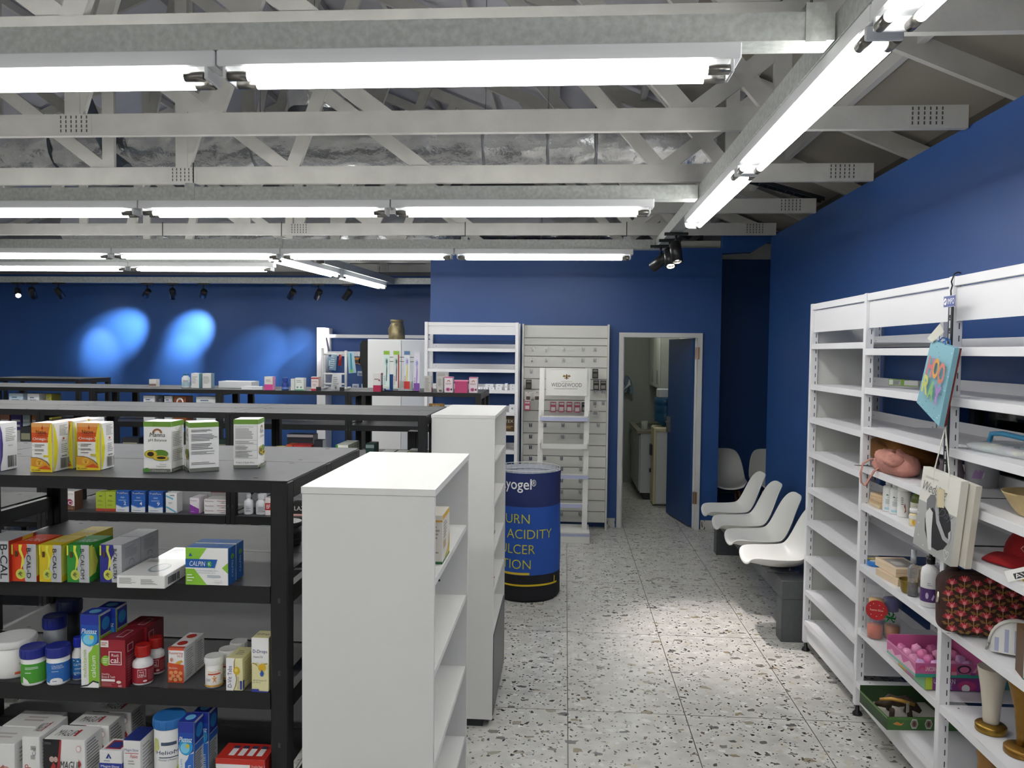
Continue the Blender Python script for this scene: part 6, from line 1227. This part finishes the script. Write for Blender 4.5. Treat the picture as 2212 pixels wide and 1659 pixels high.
b = MB(); b.tube([(.0935*math.cos(2*math.pi*j/32), .0935*math.sin(2*math.pi*j/32), .064) for j in range(32)], .0018, M('8c6e0c', .8), 5, True); b.build('seam', o)
def tagcard(w, h, ops, Mx, parent):
    b = MB(); b.box(-w/2, 0, -h/2, w/2, .0012, h/2, M('e6e6e2', .5), Mx); b.print_(ops, lambda u, v, t: Mx @ Vector((-w/2+u*w, -t, -h/2+v*h))); b.build('swing_tag', parent)
Rz = Matrix.Rotation(-.75, 4, 'Z')
tagcard(.105, .038, [('R', .22, .12, .96, .62, '2b2b2e'), ('T', 'AVES', .26, .17, .92, .57, 'e6e6e2', 0, .03, -.2)], Matrix.Translation((-.125, .045, .030)) @ Rz @ Matrix.Rotation(-.42, 4, 'Y') @ Matrix.Rotation(-.3, 4, 'X'), o)
tagcard(.046, .062, [('R', .02, .03, .98, .16, '2b2b2e'), ('T', 'HATS', .35, .3, .5, .7, '3a3a3c', 90), ('L', .6, .4, .8, .8, 3, '8a8a88')], Matrix.Translation((-.112, -.03, .036)) @ Rz @ Matrix.Rotation(-.06, 4, 'Y') @ Matrix.Rotation(-.3, 4, 'X'), o)
# floral pouch bag: rounded slab leaning back
FB = M('3a1e18', .75, bump=.15, bscale=120)
def slabbag(w, h, d, rad, mat, parent=None, seg=8):
    b = MB(); out = []
    for cx, cz, a0 in ((w/2-rad, h-rad, 0), (-w/2+rad, h-rad, 90), (-w/2+rad*.7, rad*.7, 180), (w/2-rad*.7, rad*.7, 270)):
        r = rad if a0 < 180 else rad*.7
        for i in range(seg+1): a = math.radians(a0+90*i/seg); out.append((cx+r*math.cos(a), cz+r*math.sin(a)))
    rows = []
    for k in range(9):
        s = -1+2*k/8; th = d/2*(s); sc = 1-.10*abs(s)**3
        rows.append([(x*sc, th, h/2+(z-h/2)*(1-.06*abs(s)**3)) for x, z in out])
    b.grid(rows, mat, True, True, flip=True)
    c0, c1 = rows[0], rows[-1]
    tri = tessellate_polygon([[Vector((p[0], p[2], 0)) for p in c0]])
    i0 = len(b.v); b.v += c0; i1 = len(b.v); b.v += c1; k = b.slot(mat)
    for q in tri:
        q = tuple(q); ar = (c0[q[1]][0]-c0[q[0]][0])*(c0[q[2]][2]-c0[q[0]][2])-(c0[q[1]][2]-c0[q[0]][2])*(c0[q[2]][0]-c0[q[0]][0])
        if ar < 0: q = q[::-1]
        b.f.append(tuple(i0+j for j in q)); b.mi.append(k); b.sm.append(True); b.f.append(tuple(i1+j for j in q[::-1])); b.mi.append(k); b.sm.append(True)
    return b
fw, fh, fd = .42, .235, .11
b = slabbag(fw, fh, fd, .05, FB)
fm = lambda u, v, t: Vector((-fw/2+u*fw, -fd/2-t, v*fh))
ops = []
rp = random.Random(3)
for i in range(9):
    for j in range(5):
        u, v = .06+.105*i+(.0 if j % 2 else .03), .06+.19*j+(.06 if i % 2 else 0)
        if not (.05 < u < .95 and .04 < v < .93): continue
        ops.append(('R', u-.004, v-.14 if v > .2 else v-.04, u+.004, v, 'a8743a'))
        for s in (-1, 1): ops.append(('G', [(u, v-.10), (u+s*.03, v-.05), (u+s*.058, v-.055), (u+s*.035, v-.11)], '7d5a28'))
        for a in range(-3, 4):
            x = math.sin(a*.42)*.047; y_ = math.cos(a*.42)*.09
            ops.append(('G', [(u-.006, v-.02), (u+x-.008, v+y_*.7), (u+x*1.12, v+y_), (u+x+.008, v+y_*.7), (u+.006, v-.02)], ('b8323a', 'd0505a', 'a82a34')[abs(a) % 3]))
        ops.append(('E', u, v+.01, .014, .03, 'd88a8a'))
ops = [o_ for o_ in ops]
b.print_(ops, fm, .7, step=.00002)
fo_ = b.build('floral_bag', None, (1.69, 3.12, sh(.81)+.008), (-.10, 0, -.16)); tag(fo_, 'dark brown pouch bag printed with red protea flowers', 'bag')
b = MB(); b.tube([(-fw/2+.012, 0, .06), (-fw/2+.004, 0, .15), (-fw/2+.03, 0, .215), (-fw/2+.09, 0, .236), (.1, 0, .238), (fw/2-.03, 0, .225)], .006, M('2a1510', .6), 8); b.tube([(-fw/2+.004, -.015, .15), (-fw/2-.004, -.02, .11)], .006, M('c9c2b0', .3, .9), 8); b.build('zip', fo_)
b = MB(); b.grid(blob(.05, .05, .06, 77, amp=.4, n=14, m=8), M('2e1a14', .7), True, True); b.build('strap_end', fo_, (-fw/2+.06, .01, .200))
# striped half round pouch
b = MB(); out = [(-.085, 0), (.085, 0)]+[(.095*math.cos(math.radians(a)), .03+.095*math.sin(math.radians(a))) for a in range(0, 181, 12)]
b.prism(out, .045, M('d9d9d6', .7), Matrix.Translation((0, -.0225, 0)))
sp = lambda u, v, t: Vector((-.085+u*.17, -.0225-t, v*.12))
b.print_([('R', .06+.18*i, .04, .14+.18*i, .72 if 0 < i < 4 else .45, 'a3a8c4') for i in range(5)], sp, .7)
o = tag(b.build('striped_pouch', None, (1.655, 2.905, sh(.81)+.008), (-.15, 0, -.5)), 'half round pouch with pale blue stripes before the floral bag', 'pouch')
b = MB(); b.tube([(.092*math.cos(math.radians(a)), -.024, .03+.092*math.sin(math.radians(a))) for a in range(0, 181, 12)], .005, M('c4c2b8', .5), 8); b.tube([(-.092, -.026, .03), (-.10, -.03, -.0+.004)], .004, M('9a9a98', .3, .9), 6); b.build('zip', o)
# window carton
e = empty('window_carton', 'white and brown window carton with a hexagonal badge, cut by the picture edge', 'carton', (1.665, 2.72, sh(.81)), -.25)
b = MB(); w_, h_, d_ = .20, .165, .09; b.box(-w_/2, -d_/2, 0, w_/2, d_/2, h_, M('5a3f22', .5)); mp = boxmap(w_, d_, h_)
b.print_([('G', [(0, 0), (1, 0), (1, .1), (.3, .1), (.18, .3), (.14, .6), (.14, 1), (0, 1)], 'e6e8e6'), ('R', 0, 0, 1, .04, '2f9a86'), ('G', [(.03, .18), (.06, .32), (.15, .34), (.21, .25), (.17, .10), (.08, .08)], '3a3c40'), ('G', [(.055, .19), (.075, .29), (.145, .30), (.18, .24), (.155, .13), (.09, .12)], 'e6e8e6'), ('T', 'D', .09, .16, .145, .26, '3a3c40', 0, .03), ('R', .3, .14, .6, .5, '2f7a4a'), ('R', .34, .2, .56, .44, 'c8dcc8'), ('R', .05, .8, .1, .86, 'a83a34'), ('T', 'W', .42, .04, .5, .1, '3f9a86'), ('L', .06, .55, .1, .75, 2, '6a6a68')], mp['f']); b.build('card_box', e)
# vases
o = lath('vase', 'cream flared vase on a gold foot', 'vase', (1.638, 3.035, sh(.473)), [(.026, .032), (.028, .04), (.031, .09), (.040, .17), (.052, .245), (.050, .246), (.036, .17), (.024, .06), (0, .05)], 'cdc4b4', rough=.6)
b = MB(); b.lathe([(.052, 0), (.054, .003), (.054, .024), (.050, .028), (.026, .033), (0, .034)], M('9a7a34', .3, .8, var=.1, vscale=30), 32); b.build('foot', o)
o = lath('goblet_vase', 'tall gold flared vase on a round foot', 'vase', (1.655, 2.865, sh(.473)), [(.016, .03), (.017, .06), (.026, .16), (.046, .245), (.052, .262), (.050, .262), (.024, .16), (.010, .06), (0, .06)], '8f6a2c', rough=.35)
o.data.materials[0] = M('8f6a2c', .35, .7, var=.1, vscale=30)
b = MB(); b.lathe([(.055, 0), (.057, .003), (.057, .022), (.052, .027), (.016, .032), (0, .034)], M('8f6a2c', .35, .7, var=.1, vscale=30), 32); b.build('foot', o)
o = lath('carved_post', 'tan carved wooden ornament on the lowest shelf, cut by the bottom edge', 'ornament', (1.63, 3.03, sh(.19)), [(.03, 0), (.03, .1), (.036, .12), (.034, .16), (.04, .2), (.036, .235), (.02, .25), (.022, .262), (0, .268)], '9a7038', rough=.5)
# goods on the open sided white cabinets
o = carton('white and yellow carton with green foot on the nearest white cabinet', 944, 950, 1222, 1116, 1.351, .12, 'e8e4da', {'r': [('R', 0, .9, 1, 1, 'e0b43a'), ('R', 0, 0, 1, .05, '2f6a3a'), ('G', [(.3, .05), (.9, .05), (1, .2), (1, .5), (.8, .2)], 'd8b83a'), ('L', .1, .5, .6, .85, 6, '9a9488'), ('R', .1, .3, .4, .45, 'c8a88a')], 'f': [('R', 0, .86, 1, .9, 'd8a03a'), ('R', 0, 0, 1, .05, '2f6a3a'), ('L', .1, .2, .9, .8, 8, 'b0a898')]}, w=.075)
o.location = (-.347, 2.03, 1.351)
for i, (z, y_, c, l) in enumerate(((.891, 4.05, 'e2e0d8', 'white and yellow carton on the taller cabinet, upper shelf with goods'), (.891, 4.25, 'd8d8d0', 'white and green carton on the taller cabinet, deeper along the shelf'), (.671, 4.2, 'e4dedc', 'white and red carton on the taller cabinet, lower shelf'))):
    rbox(l, (-.41, y_, z), .06, .10, .12 if i < 2 else .10, 0, c, {'r': [('R', 0, .5, .9, .9, ('d8b43a', 'c8d0c0', 'e0d8d8')[i]), ('R', 0, 0, 1, .15, ('2f6a3a', '3a6a3a', 'a8283a')[i]), ('L', .2, .3, .8, .5, 3, '8a8a88')]}, 'medicine_box', 'medicine box')
lath('bottle', 'white bottle with red band on the taller cabinet', 'bottle', (-.385, 4.02, .671), [(.028, 0), (.03, .003), (.03, .09), (.02, .1)], 'e6e4e2', [('R', 0, .3, 1, .6, 'b02a34')], .03, 0, .09, [(.022, .1), (.022, .125)], 'e2e2e0', span=6)
# ================================================================== BACK OF THE SHOP
for z, items in ((1.4975, [(1033, 1043, 6), (1044, 1054, 6), (1056, 1068, 6), (1070, 1084, 6), (1048, 1065, -1), (1071, 1086, -1), (1090, 1096, 14), (1101, 1114, 6), (1101, 1114, -1)]), (1.2655, [(962, 985, 6), (963, 981, -1), (988, 1002, 6), (1004, 1024, 6), (1006, 1024, -1), (1100, 1114, 16)])):
    for i, (x0, x1, hp) in enumerate(items):
        A, B = pt(x0, 840, y=8.16), pt(x1, 840, y=8.16); up = hp < 0; h = (6 if up else hp)*8.16/FPX
        rbox('small white carton on the wall shelf, %s %s' % ('stacked,' if up else 'low,' if hp < 10 else 'upright,', ('first from the cans', 'second along', 'third along', 'fourth along', 'fifth along', 'sixth along', 'by itself', 'eighth along', 'last along')[i]+(' on the upper level' if z > 1.3 else ' on the lower level')),
             ((A.x+B.x)/2, 8.16+.04, z+.001+(.0305 if up else 0)), B.x-A.x, .06, h, 0, 'e4e6ea', {'f': [('R', .35, .35, .6, .6, '9aa0ac')]}, 'small_carton', 'carton', 'small white cartons on the wall shelf')
A = pt(928, 870, y=8.16); rbox('gold brown carton with white print on the wall shelf', (A.x+.07, 8.20, 1.266), .155, .07, .075, 0, '8a6a2c', {'f': [('T', 'EVEX', .25, .5, .75, .8, 'e8e0cc', 0, .02), ('T', 'Ear Piercing', .2, .2, .8, .4, 'd8c8a0')]}, 'carton', 'carton')
A = pt(1093, 930, y=8.16); rbox('dark brown carton with white print low on the wall shelf', (A.x+.0, 8.20, 1.061), .19, .07, .155, 0, '4a3318', {'f': [('T', 'TEX', .45, .6, .9, .8, 'e0d8c8', 0, .02), ('L', .5, .2, .9, .4, 2, 'a08a5a')]}, 'carton', 'carton')
A = pt(1025, 842, y=8.16)
# big white cupboard with a pot on top
CW = M('dfe1e2', .35)
e = empty('white_cupboard', 'plain white cupboard with a milk can on top, beside the wall shelf', 'cupboard', (-1.90, 9.2, 0))
b = MB(); b.box(-.40, -.25, .06, .40, .25, 2.03, CW, bev=.003); b.build('carcass', e)
b = MB(); b.box(-.395, -.268, .08, -.003, -.252, 2.02, M('e0e1e0', .3), bev=.002); b.build('door', e)
b = MB(); b.box(.003, -.268, .08, .395, -.252, 2.02, M('cfd2d6', .3), bev=.002); b.build('door', e)
b = MB(); b.box(-.36, -.23, 0, .36, .23, .06, M('2c2e30', .5)); b.build('plinth', e)
b = MB(); b.lathe([(.092, 0), (.096, .004), (.095, .06), (.088, .15), (.080, .175), (.070, .187), (.068, .200), (.075, .207), (.078, .232), (.073, .234), (.068, .215), (0, .21)], M('857a5c', .4, .6, var=.25, vscale=18, bump=.2), 32); A = pt(856, 733, y=9.12)
o = tag(b.build('milk_can', None, (A.x, 9.15, 2.031)), 'dented brass milk can on the white cupboard', 'milk can')
b = MB(); b.tube([(-.088, 0, .15), (-.100, 0, .13), (-.102, 0, .09), (-.094, 0, .07)], .005, M('857a5c', .4, .6), 8); b.build('handle', o)
A0, A1 = pt(778, 735, y=9.4), pt(797, 850, y=9.4)
b = MB(); H0 = A0.z; b.prism([(0, .9), (.07, .9), (.07, H0), (-.0, H0), (-.03, H0-.05), (-.035, H0-.28), (-.01, H0-.34), (0, H0-.45)], .05, M('0f1012', .7), Matrix.Translation((0, 0, -.9)))
tag(b.build('foam_board', None, (A0.x+.03, 9.4, .9)), 'black foam board wedged beside the white cupboard', 'board')
b = MB(); b.box(-.02, 0, 0, .08, .4, .9, M('1a1b1d', .6)); tag(b.build('dark_crate', None, (A0.x+.03, 9.3, 0)), 'dark crate under the black foam board', 'crate')
# white frame rack with blue back against the far wall
q0, q1 = pt(684, 708, y=11.1), pt(925, 726, y=11.1)
e = empty('display_rack', 'white frame rack with hook rails standing at the far blue wall', 'rack', (q0.x, 11.1, 0))
b = MB(); b.box(0, 0, 0, .13, .35, 2.22, SH, bev=.004); b.build('side_frame', e)
b = MB(); b.box(1.72, 0, 0, 1.80, .35, 2.14, SH, bev=.004); b.build('side_frame', e)
b = MB(); b.box(.13, .0, 2.075, 1.72, .05, 2.125, SH, bev=.003); b.build('top_rail', e)
for z in (1.86, 1.28, .9): b = MB(); b.box(.13, .15, z-.02, 1.72, .18, z+.02, SH); b.build('hook_rail', e)
b = MB(); b.box(.13, .30, .4, 1.72, .32, 2.08, M('2a4f8c', .5)); b.build('back_panel', e)
HKS = [(725, 745), (738, 745), (752, 745), (765, 745), (776, 745)]
for i, (px, py) in enumerate(HKS):
    p = pt(px, py, y=11.2); w_ = .075
    tag((lambda bb: bb.build('white_ticket', None, (p.x, 11.235, 1.90-.09)))((lambda bb: (bb.box(-.035, -.004, 0, .035, .006, .055, M('e4e8ec', .4)), bb)[1])(MB())), 'white ticket clipped on the upper hook rail, %s' % ('first by the frame', 'second', 'third', 'fourth', 'nearest the black board')[i], 'ticket', 'tickets on the hook rail')
for i, (px, yt, yb, c, c2_, l) in enumerate(((768, 772, 786, 'b87a3a', '3a2a1c', 'orange pack hung on the far rack'), (779, 774, 788, 'c0824a', '2a1e18', 'tan pack hung on the far rack by the black board'), (712, 770, 792, '8ab0c8', 'd8e4ec', 'pale blue pack hung on the far rack by its frame'), (776, 802, 812, 'a8b8c8', '6a7a8c', 'clear pack hung low by the black board'), (787, 802, 812, '9aaabc', 'd0d8e0', 'clear pack hung low touching the black board'), (765, 830, 838, 'd0d8e4', '8a98b0', 'small pale pack lowest on the far rack'), (785, 830, 838, 'd0d8e4', '8a98b0', 'small pale pack lowest by the black board'))):
    p, p2 = pt(px, yt, y=11.15), pt(px, yb, y=11.15); h = p.z-p2.z
    b = MB(); b.box(-.045, -.012, -h, .045, .012, 0, M(c, .4)); b.print_([('R', .15, .1, .85, .6, c2_)], lambda u, v, t: Vector((-.045+u*.09, -.012-t, -h+v*h)))
    tag(b.build('hanging_pack', None, (p.x, 11.23, p.z)), l, 'hanging pack', 'packs on the far rack')
p = pt(726, 862, y=11.1); rbox('navy and white carton low on the far rack', (p.x, 11.17, 1.301), .22, .07, .07, 0, '24468c', {'f': [('R', 0, .6, 1, .95, 'dfe4ec')]})
# kitchenette
KC = M('c2c7cb', .4)
e = empty('kitchen_cupboard', 'pale base cupboard under the sink counter in the kitchenette', 'cupboard', (1.255, 10.75, 0))
b = MB(); b.box(-.27, -.62, .09, .20, .60, .86, KC); b.build('carcass', e)
for y_ in (-.61, -.01):
    b = MB(); b.box(-.288, y_+.005, .11, -.272, y_+.595, .84, KC, bev=.002); d = b.build('door', e); b = MB(); b.bar((-.30, y_+.52, .6), (-.30, y_+.52, .74), .01, .01, M('a8aaa8', .3, .9)); b.build('handle', d)
b = MB(); b.box(-.22, -.60, 0, .20, .58, .09, M('2a2c2e', .6)); b.build('plinth', e)
b = MB(); b.box(-.32, -.64, .862, .203, .62, .90, M('8c8474', .3)); o = b.build('worktop', None, (1.255, 10.75, 0)); tag(o, 'brown kitchen worktop with a steel sink', 'worktop')
b = MB(); b.box(-.25, -.45, .9005, .17, .4, .905, M('6a6e6c', .25, .9)); b.box(-.2, -.1, .9055, .12, .35, .9065, M('3a3e3e', .3, .8)); b.build('sink', o)
b = MB(); b.lathe([(.035, 0), (.04, .003), (.043, .11), (.04, .11), (.037, .006), (0, .006)], M('b8c4b8', .05, alpha=.4), 18); tag(b.build('drinking_glass', None, (1.04, 10.22, .9055)), 'clear drinking glass beside the kitchen sink', 'glass')
e = empty('wall_cupboard', 'pale grey wall cupboard with a bar handle in the kitchenette', 'cupboard', (1.385, 10.75, 1.44))
b = MB(); b.box(-.16, -.62, 0, .073, .62, .86, M('b7bab2', .45)); b.build('carcass', e)
for y_ in (-.61, .005):
    b = MB(); b.box(-.178, y_, .01, -.162, y_+.60, .85, M('bfc2ba', .45), bev=.002); d = b.build('door', e); b = MB(); b.bar((-.195, y_+.08, .06), (-.195, y_+.08, .24), .012, .012, M('8f9290', .3, .9)); b.box(-.195, y_+.075, .06, -.178, y_+.085, .07, M('8f9290', .3, .9)); b.build('handle', d)
e = empty('water_dispenser', 'cream floor standing water dispenser with a blue bottle', 'water dispenser', (1.265, 9.88, 0))
CRM = M('cfc7a4', .4)
b = MB(); b.box(-.155, -.16, .02, .155, .16, .93, M('c6c9c8', .4), bev=.02); b.build('cabinet', e)
b = MB(); b.box(-.16, -.175, .02, -.125, .17, .96, CRM, bev=.012); b.box(-.16, -.175, .93, .16, .17, .985, CRM, bev=.015); b.build('trim', e)
b = MB(); b.box(-.19, -.05, .62, -.161, .05, .76, M('2a2c2e', .4), bev=.006); b.lathe([(.012, 0), (.012, .05)], M('2a2c2e', .4), 10, Matrix.Translation((-.18, .0, .40))); b.build('tap', e)
b = MB(); BLB = M('3f78a8', .08, trans=.55)
b.lathe([(.04, .985), (.05, 1.0), (.135, 1.05), (.14, 1.07), (.14, 1.14), (.134, 1.15), (.14, 1.16), (.14, 1.24), (.134, 1.25), (.14, 1.26), (.14, 1.33), (.13, 1.345), (0, 1.346)], BLB, 32); b.build('bottle', e)
b = MB(); b.box(-.10, -.09, 0, .10, .09, .11, M('c0c4c6', .5), bev=.01); tag(b.build('paper_pack', None, (1.255, 9.88, 1.347)), 'white pack lying on top of the water bottle', 'paper pack')
b = MB(); A = pt(1362, 815, y=10.6); rows = []
for i in range(10):
    v = i/9; ww_ = .03+.17*v**.6
    rows.append([(-ww_/2+ww_*j/10+.02*math.sin(v*3), .015*math.sin(j*1.7+v*2)-.02, -.24*v-.03*abs(j-5)/5*v) for j in range(11)])
b.grid(rows, M('6f7f92', .9), True); b.grid([[(x, y_+.006, z) for x, y_, z in r][::-1] for r in rows], M('6f7f92', .9), True)
b.print_([('G', [(.2, .1), (.6, .5), (.8, .9), (.9, .5)], 'c4c8c8'), ('G', [(.1, .6), (.3, .9), (.4, .5)], '2a3448'), ('G', [(.5, .0), (.7, .4), (.9, .1)], '2a3448')], lambda u, v, t: Vector((-.08+.16*u, -.04-t, -.24+.22*v)))
o = tag(b.build('hand_towel', None, (A.x, 11.36, A.z)), 'blue and white hand towel hung on the kitchenette wall', 'towel')
b = MB(); b.tube([(0, 0, 0), (0, .09, .005)], .008, M('8f9290', .3, .9), 8); b.build('peg', o)
